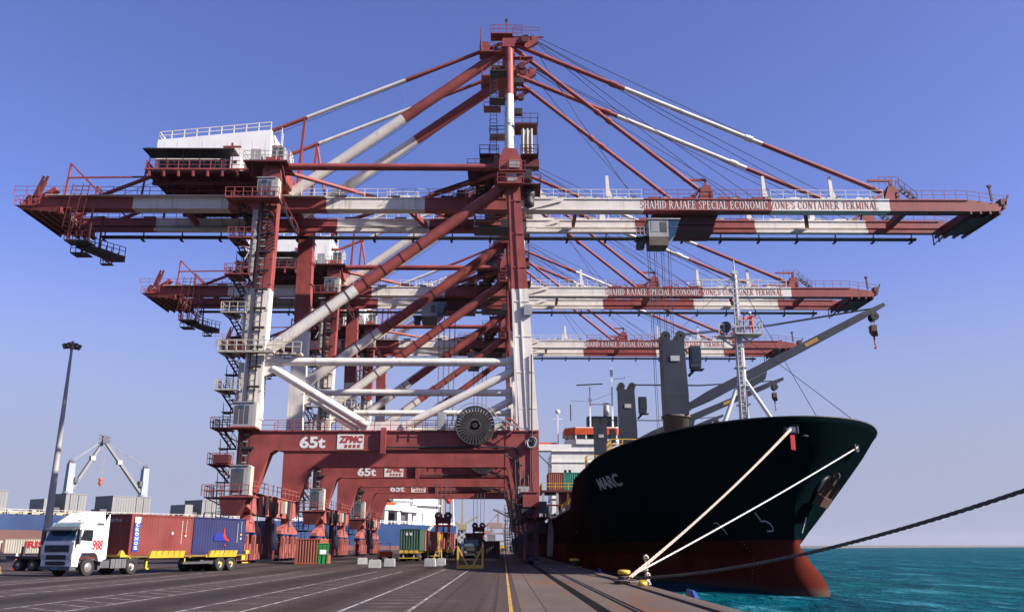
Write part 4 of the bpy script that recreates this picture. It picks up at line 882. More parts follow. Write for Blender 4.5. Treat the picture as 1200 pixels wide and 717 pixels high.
# ------------------------------------------------------------------ spreaders hanging from the trolleys
def spreader(X, Y, z, top, label, rz=0):
    t = thing('container_spreader', label, 'spreader', (X, Y, z), rz, 'spreaders hanging under the quay cranes')
    m = MB()
    m.b(-1.2, 1.2, -.9, .9, 2.0, 2.9, 0); m.b(-1.3, 1.3, -1.0, 1.0, 1.5, 1.75, 1)
    for x in (-.95, .95): m.b(x - .2, x + .2, -.7, .7, .7, 2.0, 1)
    m.build('headblock', [BROWN, ORANGE], t)
    m = MB()
    for x in (-.75, .75):
        for y in (-.55, .55): m.lathe((x, y - .15, 3.15), (0, 1, 0), [(.15, 0), (.62, 0), (.62, .3), (.15, .3), (.15, 0)], 16, 0)
        m.b(x - .5, x + .5, -.8, .8, 2.903, 3.1, 1)
    m.build('rope_sheave', [DARK, BROWN], t)
    m = MB()
    m.b(-1.0, 1.0, -2.2, 2.2, 0, .65, 0); 
    for x in (-.8, .8): m.b(x - .2, x + .2, -6, 6, .05, .45, 0)
    for y in (-6.1, 6.1): m.b(-1.2, 1.2, y - .2, y + .2, -.05, .5, 0)
    for x in (-1.15, 1.15):
        for y in (-6.1, 6.1): m.b(x - .12, x + .12, y - .3, y + .3, -.6, .3, 1)
    m.build('spreader_frame', [BROWN, ORANGE], t)
    m = MB()
    for x in (-1.15, -.4, .4, 1.15):
        for y in (-.6, .6): m.wire([(x * .9, y, 3.2), (x * 1.2, y * 1.3, top - z)], .035, 4, 0)
    m.build('hoist_rope', [ROPEB], t)
    return t
spreader(-9.6, 143.5, 3.25, 39.8, 'dark spreader with round sheaves hanging over the row of faded red containers')
spreader(-5.0, 182.5, 2.6, 39.8, 'orange spreader hanging above the dark truck behind the yellow frame')
spreader(20.5, 110.0, 6.5, 39.6, 'spreader lowered on long thin ropes behind the bow of the black ship')

# ------------------------------------------------------------------ cargo ship
def hull_mat():
    m, nt, p = new_mat('black_hull_paint')
    tc = nt.nodes.new('ShaderNodeTexCoord').outputs['Object']
    sx = N(nt, 'ShaderNodeSeparateXYZ'); nt.links.new(tc, sx.inputs[0])
    n1 = noise(nt, tc, .22, 5, .6, (1, 1, .35)); n2 = noise(nt, tc, 1.1, 5, .65, (1, 1, .12)); n3 = noise(nt, tc, .9, 6, .7)
    blk = ramp(nt, n1, [(.3, (.0012, .0042, .0054)), (.7, (.0026, .0080, .0100))]).outputs[0]
    blk = mix(nt, ramp(nt, n2, [(.64, (0, 0, 0)), (.8, (.35, .35, .35))]).outputs[0], blk, (.008, .006, .005))
    red = ramp(nt, n1, [(.3, (.045, .0085, .006)), (.7, (.090, .018, .012))]).outputs[0]
    red = mix(nt, ramp(nt, n3, [(.55, (0, 0, 0)), (.75, (.6, .6, .6))]).outputs[0], red, (.040, .014, .010))
    zz = N(nt, 'ShaderNodeMapRange'); zz.inputs[1].default_value = -1.0; zz.inputs[2].default_value = -.6; nt.links.new(sx.outputs[2], zz.inputs[0])
    red = mix(nt, zz.outputs[0], (.05, .035, .025), red)
    g_ = N(nt, 'ShaderNodeMath', operation='GREATER_THAN', i_1=2.15); nt.links.new(sx.outputs[2], g_.inputs[0])
    yy = N(nt, 'ShaderNodeMapRange'); yy.inputs[1].default_value = 28; yy.inputs[2].default_value = 46; nt.links.new(sx.outputs[1], yy.inputs[0])
    blk = mix(nt, yy.outputs[0], blk, (.018, .008, .007))
    nt.links.new(mix(nt, g_.outputs[0], red, blk), p.inputs['Base Color'])
    p.inputs['Roughness'].default_value = .75; p.inputs['Specular IOR Level'].default_value = .0
    bp = N(nt, 'ShaderNodeBump'); bp.inputs['Strength'].default_value = .25; bp.inputs['Distance'].default_value = .25
    n5 = noise(nt, tc, .16, 2, .4, (1, 1, .5))
    cmb = N(nt, 'ShaderNodeCombineXYZ'); nt.links.new(sx.outputs[1], cmb.inputs[0]); nt.links.new(sx.outputs[2], cmb.inputs[1])
    bk = N(nt, 'ShaderNodeTexBrick'); bk.inputs['Scale'].default_value = 1; bk.inputs['Brick Width'].default_value = 7.5; bk.inputs['Row Height'].default_value = 2.3; bk.inputs['Mortar Size'].default_value = .03; bk.inputs['Mortar Smooth'].default_value = .6
    nt.links.new(cmb.outputs[0], bk.inputs[0])
    hh = N(nt, 'ShaderNodeMath', operation='MULTIPLY_ADD', i_1=-.25); nt.links.new(bk.outputs['Fac'], hh.inputs[0]); nt.links.new(n5, hh.inputs[2]); nt.links.new(hh.outputs[0], bp.inputs['Height']); nt.links.new(bp.outputs[0], p.inputs['Normal'])
    return m
SX, SY = 19.0, 54.7       # bow on the ship's centreline
ship = thing('cargo_ship', 'black and red hulled cargo ship moored bow towards us at the quay', 'ship', (SX, SY, 0))
BR = 10.85
def sm(t): t = max(0, min(1, t)); return t * t * (3 - 2 * t)
STEM = [(-3.2, 1.5), (-2.2, .6), (-1.2, .45), (-.6, 1.0), (0, 1.9), (.7, 3.0), (1.4, 3.85), (2.0, 4.35), (2.8, 4.3), (4.2, 3.7), (6, 2.5), (8, .9), (9.6, 0)]
def stem_y(z):
    for (a, b_), (c, d) in zip(STEM, STEM[1:]):
        if z <= c: return b_ + (d - b_) * (z - a) / (c - a)
    return 0
def half(y, z):
    """half breadth of the hull at distance y behind the bow"""
    f = max(0, min(1, (z - 1.2) / 8.3)); f2 = f ** .7
    ys = max(stem_y(max(z, 2.0)), 0) if z > 2 else 4.5
    L = 27 + (1 - f2) * 33; q = 2.0 - (1 - f2) * .95; p_ = 2.0 - .7 * (1 - f2)
    t = max(0, min(1, (y - ys) / L)); bfine = BR * (1 - (1 - t) ** p_) ** (1 / q)
    if z < 2.3:
        y0 = stem_y(z); t = max(0, min(1, (y - y0) / 3.4)); bulb = (1.45 - max(0, z) * .38) * math.sqrt(max(0, 1 - (1 - t) ** 2)); bfine = max(bfine, bulb)
    return bfine
def ztop(y): return 9.6 - .35 * sm(y / 30) + .35 * sm((30 - y) / 30) * 0 if y < 45 else 9.25 - 3.15 * sm((y - 49) / 5.5)
def hull():
    m = MB(); NT, NZ = 90, 34; LEN = 158
    for side in (-1, 1):
        idx = []
        for i in range(NT + 1):
            t = i / NT; tt = .5 * t * t * t + .1 * t + .4 * t ** 2
            rowv = []
            for j in range(NZ + 1):
                w = j / NZ; yn = tt * LEN; z = -3.2 + w * (ztop(yn) + 3.2)
                y0 = stem_y(z); y = y0 + tt * (LEN - y0); rowv.append((side * half(y, z), y, z))
            idx.append(rowv)
        q = [p for r_ in idx for p in r_]; fs = []
        for i in range(NT):
            for j in range(NZ):
                a = i * (NZ + 1) + j; f = (a, a + NZ + 1, a + NZ + 2, a + 1); fs.append(f if side > 0 else tuple(reversed(f)))
        m._add(q, fs, 0, True)
    # stern plate and decks
    m._add([(-BR, LEN, -3.2), (BR, LEN, -3.2), (BR, LEN, ztop(LEN)), (-BR, LEN, ztop(LEN))], [(0, 1, 2, 3)], 0)
    ys = [.4 + k * .6 for k in range(14)] + [9 + k * 2.0 for k in range(20)]
    for z, rng in ((8.5, ys),):
        L_ = [(-half(y, z) + .1, y + .15, z) for y in rng]; Rr = [(half(y, z) - .1, y + .15, z) for y in rng]
        for a in range(len(rng) - 1): m._add([L_[a], Rr[a], Rr[a + 1], L_[a + 1]], [(0, 1, 2, 3)], 1)
    m._add([(-BR + .1, 47.2, 3.2), (BR - .1, 47.2, 3.2), (BR - .1, 47.2, 8.5), (-BR + .1, 47.2, 8.5)], [(0, 1, 2, 3)], 1)
    m._add([(-BR + .1, 47, 5.0), (BR - .1, 47, 5.0), (BR - .1, LEN - .1, 5.0), (-BR + .1, LEN - .1, 5.0)], [(0, 1, 2, 3)], 1)
    o = m.build('hull', [hull_mat(), PEDEST], ship); return o
hl = hull()
me = hl.data; bm = bmesh.new(); bm.from_mesh(me); bmesh.ops.remove_doubles(bm, verts=bm.verts, dist=.002); bmesh.ops.recalc_face_normals(bm, faces=bm.faces)
for e_ in bm.edges:
    if all(abs(v.co.x) < .01 and 1.7 < v.co.z < 5.4 for v in e_.verts): e_.smooth = False
bm.to_mesh(me); bm.free()
hl.modifiers.new('plate', 'SOLIDIFY').thickness = .06
# draught marks, bulb symbol, name
def side_pt(y, z, off=.05):
    b_ = half(y, z); e = .2
    ty = Vector((-(half(y + e, z) - half(y - e, z)), 2 * e, 0)).normalized(); tz = Vector((-(half(y, z + e) - half(y, z - e)), 0, 2 * e)).normalized()
    n = ty.cross(tz).normalized()
    if n.x > 0: n = -n
    return Vector((-b_, y, z)) + n * off, ty, tz
def hull_text(name, txt, yA, yB, z, h, mat, bold=.02):
    me = font_mesh(txt, 1, bold); xs = [v.co.x for v in me.vertices]; yv = [v.co.y for v in me.vertices]; a0, a1, b0, b1 = min(xs), max(xs), min(yv), max(yv)
    for v in me.vertices:
        y = yA + (v.co.x - a0) / (a1 - a0) * (yB - yA); zz = z + (v.co.y - b0) / (b1 - b0) * h
        p, _, _ = side_pt(y, zz, .05 + v.co.z); v.co = p
    me.materials.clear(); me.materials.append(mat); o = bpy.data.objects.new(name, me); col.objects.link(o); o.parent = ship; return o
FADEW = plain('faded_white_paint', (.5, .5, .5), .7)
hull_text('ship_name', 'MARC', 26.6, 19.6, 6.65, 1.02, FADEW, .03)
m = MB()
def mark(pts, w):
    for a, b_ in zip(pts, pts[1:]):
        for i in range(4):
            p0 = Vector(a).lerp(Vector(b_), i / 4); p1 = Vector(a).lerp(Vector(b_), (i + 1) / 4)
            P0, _, _ = side_pt(p0.x, p0.y, .06); P1, _, _ = side_pt(p1.x, p1.y, .06); m.bar(P0, P1, w, .03, 0, (-1, -.3, 0))
mark([(6.0, 4.0), (6.0, 3.4), (5.65, 3.4), (5.45, 3.2), (5.45, 2.95), (5.6, 2.75), (6.05, 2.75)], .09)
mark([(10.7, 3.4), (10.3, 3.4), (10.25, 3.1), (10.3, 2.6)], .07)
for k in range(13): 
    z = 2.1 - k * .22; P, _, _ = side_pt(9.3 + k * .04, z, .03); m.box(P, (.05, .06, .10), 1)
m.build('draught_marks', [FADEW, plain('worn_mark_paint', (.22, .16, .15), .7)], ship)
m = MB(); b_ = half(5.0, 3.2); m.bar((half(5.2, 2.7) + .05, 5.15, 2.6), (half(5.0, 3.5) + .06, 4.95, 3.6), .12, .05, 0); m.build('bulb_mark', [FADEW], ship)
# rub rail line, bulwark rim, fairleads
m = MB(); pts = []
rim = [(.02 + .03 * k) for k in range(5)] + [.2, .4, .7, 1, 1.5, 2, 3, 4, 5, 6.5, 8, 10, 12, 15, 18, 22, 26, 30, 35, 40, 44]
m.wire([(-half(y, 9.5), y + .02, ztop(y) + .0) for y in rim], .07, 6, 0); m.wire([(half(y, 9.5), y + .02, ztop(y) + .0) for y in rim], .07, 6, 0)
m.build('bulwark_rim', [DARK], ship)
def fairlead(side, y, z, w=.55, white=True):
    """rounded panama fairlead let into the bulwark"""
    x = half(y, z) * side; e = .3; tx = Vector((side * (half(y + e, z) - half(y - e, z)), 2 * e, 0)).normalized(); n = tx.cross(Vector((0, 0, 1))); n = n if n.x * side > 0 else -n
    m = MB(); c = Vector((x, y, z)) + n * .05
    pts = [c + tx * w * max(-1, min(1, 1.6 * math.cos(2 * math.pi * k / 18))) * .8 + Vector((0, 0, .26 * max(-1, min(1, 1.4 * math.sin(2 * math.pi * k / 18))))) for k in range(19)]
    m.wire(pts, .10, 6, 0)
    m.prism([p + n * .01 for p in pts[:-1]], n * .02, 1)
    m.build('fairlead', [DARK, SHIPW if white else BLACKM], ship); return Vector((SX, SY, 0)) + c + n * .1
FL1 = fairlead(-1, .55, 8.82, .45)
FL2 = fairlead(1, 4.0, 8.1, .45, False)
m = MB(); c = FL1 - Vector((SX, SY, 0)); m.hexa([c + Vector((-.12, -.12, -1.25)), c + Vector((.16, -.12, -1.3)), c + Vector((.16, -.06, -1.3)), c + Vector((-.12, -.06, -1.25)), c + Vector((-.12, -.1, -.35)), c + Vector((.16, -.1, -.35)), c + Vector((.16, -.04, -.35)), c + Vector((-.12, -.04, -.35))], 0); m.build('red_rope_guard', [TRED], ship)
# anchor in its hawse recess on the seaward bow
def anchor(y, z):
    b0 = half(y, z); e = .3
    ty = Vector((half(y + e, z) - half(y - e, z), 2 * e, 0)).normalized(); tz = Vector((half(y, z + e) - half(y, z - e), 0, 2 * e)).normalized(); n = tz.cross(ty); n = n if n.x > 0 else -n
    n.normalize(); up = (tz - ty * .35).normalized(); s_ = up.cross(n).normalized(); c = Vector((b0, y, z)) + n * .22
    m = MB(); m.lathe(c - n * .3, n, [(0, .1), (.8, .1), (.7, .24), (.4, .26), (0, .26)], 14, 1)
    m.bar(c + up * .9 + n * .2, c - up * .9 + n * .25, .3, .34, 0, n)
    m.prism([c - s_ * .85 - up * .5 + n * .1, c + s_ * .85 - up * .5 + n * .1, c + s_ * .75 - up * 1.15 + n * .1, c - s_ * .75 - up * 1.15 + n * .1], n * .5, 0)
    for q in (-1, 1): m.prism([c + s_ * q * .85 - up * 1.0 + n * .2, c + s_ * q * .6 - up * 1.0 + n * .2, c + s_ * q * .55 + up * .45 + n * .45], n * .22, 0)
    m.lathe(c + up * 1.05 + n * .2, s_, [(.14, -.08), (.26, -.08), (.26, .08), (.14, .08), (.14, -.08)], 10, 0)
    m.build('anchor', [paint('rusty_anchor', (.10, .045, .025), .75, .3, (.05, .03, .02), .5), DARK], ship)
anchor(4.2, 5.6)
# foremast -----------------------------------------------------------
MASTP = paint('silver_mast_paint', (.60, .60, .60), .4, .1, (.3, .2, .14), .4)
def L(x, y, z): return Vector((x - SX, y - SY, z))
m = MB(); m.tube(L(SX, 69, 8.5), L(SX, 69, 17.3), .42, .36, 12); m.tube(L(SX, 69, 17.3), L(SX, 69, 23.4), .32, .2, 12); m.lathe(L(SX, 69, 17.2), (0, 0, 1), [(.36, 0), (.46, .05), (.46, .2), (.32, .3)], 12)
for z in (11, 12.5, 14, 15.5): m.b(-.46, .46, 14.3 - .46, 14.3 + .46, z, z + .1)
m.tube(L(SX, 69, 23.4), L(SX, 69, 24.6), .06, .05, 6); m.box(L(SX, 69, 23.5), (.5, .4, .25))
for q in (-1, 1): m.bar(L(SX, 69, 21.6), L(SX + q * 1.6, 69, 22.9), .09, .09); 
m.bar(L(SX - 2.9, 69, 22.9), L(SX + 2.2, 69, 22.9), .1, .1)
m.ladder(L(SX - .1, 68.5, 9), L(SX - .1, 68.6, 22.6), .4, False, 0, (0, 1, 0), .4)
fm = m.build('foremast', [MASTP], ship)
for (dx, dy) in ((-2.95, -1.4), (3.2, -1.9), (0.3, 3.0)):
    m = MB(); m.tube(L(SX + dx, 69 + dy, 8.5), L(SX + dx * .06, 69 + dy * .06, 14.6), .17, .15, 8); m.build('mast_leg', [MASTP], fm)
m = MB(); m.bar(L(SX - 1.9, 68.1, 10.4), L(SX, 69, 10.7), .1, .1); m.bar(L(SX + 1.9, 67.8, 10.4), L(SX, 69, 10.7), .1, .1); m.build('mast_brace', [MASTP], fm)
m = MB(); m.b(-.4, 1.75, 13.5, 15.1, 18.15, 18.27); m.rail([(-.4, 13.5, 18.27), (1.75, 13.5, 18.27), (1.75, 15.1, 18.27)], 1.0, .7, .03); m.bar((.2, 14.3, 17.3), (1.5, 14.3, 18.15), .12, .12); m.b(-1.7, -.35, 13.8, 14.8, 18.0, 18.12); m.bar((-.3, 14.3, 17.2), (-1.5, 14.3, 18.0), .12, .12); m.rail([(-1.7, 13.8, 18.1), (-.4, 13.8, 18.1)], .9, .5, .03); m.build('mast_platform', [MASTP], fm)
m = MB(); m.lathe((-1.0, 14.0, 18.75), (-.5, -.8, .1), [(0, -.3), (.3, -.3), (.48, .3), (.42, .32), (.0, .25)], 12, 0); m.bar((-1.0, 14.2, 18.1), (-1.0, 14.1, 18.6), .15, .15, 1); m.build('searchlight', [DGREY, MASTP], fm)
m = MB(); m.b(-1.5, -.55, 15.0, 16.4, 8.5, 10.65); m.b(.55, 1.4, 15.0, 16.4, 8.5, 10.7); m.bar((2.6, 12.4, 9.6), (3.6, 12.4, 11.0), .1, .1); m.bar((3.6, 12.4, 9.0), (3.6, 12.4, 11.0), .12, .12); m.bar((2.2, 12.4, 10.1), (3.6, 12.4, 10.1), .1, .1); m.build('mast_house', [NAVY], ship)
m = MB(); m.wire([L(SX + .1, 69, 23.2), L(SX + 1.0, 55.6, 9.6)], .025, 4); m.wire([L(SX + .1, 69, 18.3), L(SX + 4.4, 57.6, 9.5)], .025, 4); m.wire([L(SX, 69, 23), L(SX, 95, 24.5)], .025, 4)
m.build('mast_stay', [ROPEB], ship)
# deck cranes -----------------------------------------------------------
JY = paint('jib_plate_yellow', (.55, .28, .03), .6)
def deck_crane(Yc, tip, top, zped, rot, hook_drop):
    C_ = Vector((0, Yc - SY, 0)); tipL = Vector(tip) - Vector((SX, SY, 0))
    d = Vector((tipL.x, tipL.y - C_.y, 0)).normalized(); s_ = Vector((-d.y, d.x, 0))
    m = MB()
    m.lathe(C_ + Vector((0, 0, 5)), (0, 0, 1), [(0, 0), (1.5, 0), (1.4, zped - 5.3), (1.6, zped - 5.25), (1.6, zped - 5), (0, zped - 5)], 24, 1)
    # tower: tapered box with chamfered front
    def ring(z, w, l0, l1): return [C_ + s_ * -w + d * -l0 + Vector((0, 0, z)), C_ + s_ * w + d * -l0 + Vector((0, 0, z)), C_ + s_ * w + d * l1 + Vector((0, 0, z)), C_ + s_ * -w + d * l1 + Vector((0, 0, z))]
    m.hexa(ring(zped + .003, 1.45, 1.25, 1.25) + ring(zped + 2.2, 1.5, 1.3, 1.3), 0)
    m.hexa(ring(zped + 2.203, 1.5, 1.3, 1.3) + ring(top - .4, 1.35, 1.3, 1.1), 0)
    for sg in (-1, 1):
        for l in (-.85, .7):
            p = C_ + s_ * sg * 1.2 + d * l; m.prism([p + d * -.5 + Vector((0, 0, top - .5)), p + d * .5 + Vector((0, 0, top - .5)), p + d * .28 + Vector((0, 0, top + .45)), p + d * -.28 + Vector((0, 0, top + .45))], s_ * .2, 0)
    tw = m.build('deck_crane', [NAVY, PEDEST], ship)
    m = MB()
    for l in (-.9, .75):
        for q in (-1.3, 1.05): m.lathe(C_ + d * l + s_ * q + Vector((0, 0, top + .1)), s_, [(.14, 0), (.56, 0), (.56, .26), (.14, .26), (.14, 0)], 18, 0)
    m.build('head_sheave', [BLACKM], tw)
    m = MB(); z0 = zped + 5.2
    c2 = C_ + d * 2.35 + s_ * -.9
    m.hexa([c2 + d * a + s_ * b2 + Vector((0, 0, z)) for z in (z0, z0 + 2.4) for a, b2 in ((-.65, -.6), (.5, -.6), (.5, .6), (-.65, .6))], 0)
    m.hexa([c2 + d * (a + .03) + s_ * b2 + Vector((0, 0, z)) for z in (z0 + .5, z0 + 2.1) for a, b2 in ((.5, -.5), (.53, -.5), (.53, .5), (.5, .5))], 1)
    m.hexa([c2 + d * a + s_ * b2 + Vector((0, 0, z)) for z in (z0 + .5, z0 + 2.1) for a, b2 in ((-.5, -.63), (.4, -.63), (.4, -.605), (-.5, -.605))], 1)
    m.bar(c2 + Vector((0, 0, z0)), C_ + d * 1.5 + s_ * -.9 + Vector((0, 0, z0 - .9)), .3, .3, 0); m.bar(c2 + d * -.6 + Vector((0, 0, z0 - .2)), c2 + d * .8 + Vector((0, 0, z0 - .2)), 1.3, .1, 0)
    m.build('operator_cab', [NAVY, GLASSD], tw)
    piv = C_ + d * 1.2 + Vector((0, 0, zped + .9)); D = (tipL - piv).normalized(); Lj = (tipL - piv).length
    m = MB(); m.bar(piv, piv + D * Lj * .12, 1.5, .6, 0, (0, 0, 1), 1.5, 1.05); m.bar(piv + D * Lj * .12, piv + D * (Lj - 1.2), 1.5, 1.05, 0, (0, 0, 1), 1.0, .72); m.bar(piv + D * (Lj - 1.2), tipL + D * 1.6, 1.0, .72, 0, (0, 0, 1), .8, .4)
    for sg in (-1, 1): m.bar(piv + s_ * sg * .68 - D * .8, piv + s_ * sg * .68 + D * .5, .2, .8, 0)
    up = D.cross(s_).normalized(); up = up if up.z > 0 else -up
    m.prism([piv + D * Lj * .27 - up * .6 + s_ * -.6, piv + D * Lj * .41 - up * .55 + s_ * -.6, piv + D * Lj * .385 - up * 1.25 + s_ * -.6, piv + D * Lj * .30 - up * 1.35 + s_ * -.6], s_ * 1.2, 0)
    jb = m.build('jib', [NAVY], tw)
    for sg in (-1, 1): pass
    m = MB()
    for sg in (-1, 1):
        n = s_ * sg; k = .655; w_ = .5 * (1.5 * .35 + 1.0 * .65) * .93
        c = piv + D * Lj * k + n * (w_ + .035); m.bar(c - D * 1.0 - up * .0, c + D * 1.0, .03, .42, 0, up)
    m.build('jib_plate', [JY], jb)
    m = MB()
    for q in (-.45, .45): m.lathe(tipL + s_ * q - up * .7 - s_ * .12 - D * .2, s_, [(.1, 0), (.45, 0), (.45, .24), (.1, .24), (.1, 0)], 14, 0)
    m.bar(tipL - up * .3, tipL - up * .9, .9, .5, 0, D); m.build('jib_sheave', [DARK], jb)
    hk = tipL - Vector((0, 0, 1.0)); m = MB(); hb = hk - Vector((0, 0, hook_drop))
    for q in (-.55, .55): m.wire([hk + s_ * q, hb + s_ * q * .75 + Vector((0, 0, .4))], .03, 4, 0)
    m.build('hook_rope', [ROPEB], jb)
    m = MB(); m.prism([hb + s_ * -.45 + d * -.35 + Vector((0, 0, .4)), hb + s_ * .45 + d * -.35 + Vector((0, 0, .4)), hb + s_ * .45 + d * -.35 + Vector((0, 0, -.3)), hb + s_ * .15 + d * -.2 + Vector((0, 0, -.8)), hb + s_ * -.15 + d * -.2 + Vector((0, 0, -.8)), hb + s_ * -.45 + d * -.35 + Vector((0, 0, -.3))], d * .6, 0)
    m.tube(hb - Vector((0, 0, .8)), hb - Vector((0, 0, 1.2)), .12, .12, 8, 1); m.tube(hb - Vector((0, 0, 1.2)), hb - Vector((0, 0, 1.8)), .08, .08, 8, 2)
    pts = [hb + Vector((0, 0, -2.0)) + s_ * .22 * math.cos(R(a)) + Vector((0, 0, .22 * math.sin(R(a)))) for a in range(90, 361, 30)]; m.wire(pts, .07, 6, 2)
    m.build('hook_block', [paint('hook_block_paint', (.12, .06, .03), .6), BROWN, TRED], jb)
    m = MB(); tp = C_ + Vector((0, 0, top + .5))
    for q in (-.5, -.15, .2, .5): m.wire([tp + s_ * q + d * .9, tp.lerp(tipL, .5) + s_ * q - Vector((0, 0, .25)), tipL + s_ * q * .6 + up * .3], .03, 4, 0)
    m.build('luffing_rope', [ROPEB], tw)
    m = MB(); c3 = C_ - s_ * 0; 
    fx = C_ + s_ * (1.53 if s_.x * 0 + s_.y < 0 else -1.53)
    fc = C_ + (s_ if (s_.y < 0) else -s_) * 1.47 + Vector((0, 0, zped + 6.2)); m.bar(fc - d * .5, fc + d * .5, .06, .6, 0); m.build('maker_plate', [FADEW], tw)
    return tw
deck_crane(96.5, (41.6, 95.6, 27.4), 24.3, 15.6, 0, 1.1)
deck_crane(134.5, (41.7, 133.6, 26.1), 25.4, 16.2, 0, 1.0)
deck_crane(172.5, (41.6, 171.6, 25.9), 25.2, 16.2, 0, .9)
def yellow_stage(Y, z):
    m = MB(); y = Y - SY
    m.b(-3.4, 3.4, y - 2.6, y + 2.2, z - .2, z, 1); m.b(-2.6, -2.3, y - 2, y - 1.7, 5, z - .2, 1); m.b(2.3, 2.6, y - 2, y - 1.7, 5, z - .2, 1); m.bar((-2.4, y - 1.8, z - 2.4), (1.5, y - 1.8, z - .3), .2, .2, 1)
    m.rail([(-3.4, y + 2, z), (-3.4, y - 2.6, z), (3.4, y - 2.6, z), (3.4, y + 2, z)], 1.5, 1.7, .07, 0); m.build('crane_stage', [YELLOW, DARK], ship)
yellow_stage(131, 15.3); yellow_stage(168, 16.6)
# superstructure -----------------------------------------------------------
y0 = 181 - SY; TOPZ = 21.4
m = MB(); m.b(-9.2, 9.2, y0, y0 + 16, 5, TOPZ - 1.0, 0); m.b(-9.3, 9.3, y0 - .15, y0 + .0, 18.2, 18.5, 0)
for z in (8, 11, 14): m.b(-9.4, 9.4, y0 - .2, y0 + 16, z, z + .12, 0)
sp = m.build('accommodation_block', [SHIPW], ship)
for x in (-6.4, -5.5, -1.6, 2.2, 5.6, 6.4):
    m = MB(); m.b(x - .22, x + .22, y0 - .04, y0 - .003, 16.0, 16.75, 0); m.build('window', [GLASSD], sp)
m = MB(); m.prism([(-13.2, y0 - .2, 20.6), (13.2, y0 - .2, 20.6), (13.2, y0 - .2, 21.9), (-13.2, y0 - .2, 21.9)], (0, 3.2, 0), 0); m.bar((-12.5, y0, 20.5), (-9.2, y0, 17.2), .2, .2, 1); m.bar((12.5, y0, 20.5), (9.2, y0, 17.2), .2, .2, 1); m.b(-9.2, 9.2, y0 - .3, y0 + 3, 20.45, 20.597, 0); m.b(-11.6, -8, y0 + 1.2, y0 + 2.4, 21.903, 22.4, 2)
m.build('bridge_wing', [SHIPW, DGREY, ORANGE], ship)
m = MB()
fr = [(-6.2, y0 + 1.2), (-4.2, y0 - .5), (4.2, y0 - .5), (6.2, y0 + 1.2), (6.2, y0 + 7), (-6.2, y0 + 7)]
m.prism([(x, y, 21.903) for x, y in fr], (0, 0, 1.0), 0); m.prism([(x * .985, y + .04, 22.903) for x, y in fr], (0, 0, .95), 1); m.prism([(x * 1.04, y - .15, 23.853) for x, y in fr], (0, 0, 1.35), 2); m.prism([(x, y, 25.203) for x, y in fr], (0, 0, .2), 0)
for x in (-4.2, -2.1, 0, 2.1, 4.2): m.b(x - .14, x + .14, y0 - .56, y0 - .45, 22.9, 23.86, 0)
for x, y in ((-6.2, y0 + 1.2), (6.2, y0 + 1.2)): m.b(x - .12, x + .12, y - .12, y + .12, 22.9, 23.86, 0)
m.build('wheelhouse', [SHIPW, GLASSD, ORANGE], ship)
m = MB(); m.b(-1.2, 5.2, y0 + 5, y0 + 8, 25.4, 28.4, 0); m.tube((3.0, y0 + 6.5, 28.4), (3.0, y0 + 6.5, 31.0), .7, .6, 12, 1); m.tube((3.0, y0 + 6.5, 31.0), (3.0, y0 + 6.5, 31.4), .65, .65, 12, 2); m.build('funnel', [NAVY, CREAM, DGREY], ship)
m = MB()
m.bar((-.8, y0 + 3, 25.4), (-.8, y0 + 3, 34.6), .28, .28, 0); m.bar((-3.6, y0 + 3, 34.7), (2.0, y0 + 3, 35.0), .3, .22, 1); m.bar((3.9, y0 + 3, 25.4), (3.9, y0 + 3, 38.4), .34, .34, 0); m.bar((3.9, y0 + 3, 36), (6.6, y0 + 3, 36.2), .14, .14, 0); m.bar((6.6, y0 + 3, 36), (6.8, y0 + 3, 37.2), .1, .1, 0); m.bar((-.8, y0 + 3, 30.6), (3.9, y0 + 3, 30.6), .25, .25, 0); m.box((3.9, y0 + 3, 37.4), (.6, .5, 1.0), 0); m.box((-.8, y0 + 3, 31.6), (.7, .5, .5), 0)
m.bar((-7.7, y0 + 2, 21.9), (-7.7, y0 + 2, 28.4), .25, .25, 0); m.bar((-8.7, y0 + 2, 27.4), (-6.7, y0 + 2, 27.4), .15, .15, 0); m.lathe((-7.7, y0 + 2, 28.4), (0, 0, 1), [(0, 0), (.5, .2), (.5, .7), (0, 1)], 10, 0); m.bar((-5.0, y0 + 2, 27), (-5.0, y0 + 2, 30.4), .22, .1, 1); m.wire([(-5, y0 + 3, 31.4), (-.8, y0 + 3, 31.2), (3.9, y0 + 3, 33)], .03, 4, 1)
m.build('radar_mast', [SHIPW, DARK], ship)
# deck details along the quay side: ventilators, rails, hatch coamings
m = MB(); m.b(-8.4, 8.4, 52, 122, 5.0, 7.4, 0); m.b(-8.6, 8.6, 51.5, 122, 7.403, 7.7, 1)
for k in range(14): m.b(-8.75, -8.6, 53 + k * 5, 53.3 + k * 5, 5, 7.4, 1)
m.build('hatch_coaming', [BROWN, DARK], ship)
m = MB()
for k in range(12):
    y = 55 + k * 3.9; m.bar((-9.7, y, 5.0), (-9.7, y, 7.6), .22, .22, 1); m.wire([(-9.7, y, 7.6), (-9.6, y - .1, 8.1), (-9.2, y - .2, 8.35), (-8.9, y - .2, 8.1), (-8.9, y, 7.5)], .13, 6, 0)
m.rail([(-10.3, 55, 6.1), (-10.3, 120, 6.1)], 1.0, 2.0, .04, 2); m.build('vent_pipe', [YELLOW, DARK, FADEW], ship)
m = MB(); m.b(-12.8, 4, 90, 100, 10.2, 10.5, 1); m.rail([(-12.8, 98, 10.5), (-12.8, 90, 10.5), (-2, 90, 10.5)], 1.1, 2.2, .06, 0)
for k, x in enumerate((-12.6, -10.3, -8.6, -6)): m.b(x - .2, x + .2, 90.1, 90.5, 5.2 if x > -10.4 else 7.4, 10.2, 2 if k != 2 else 1)
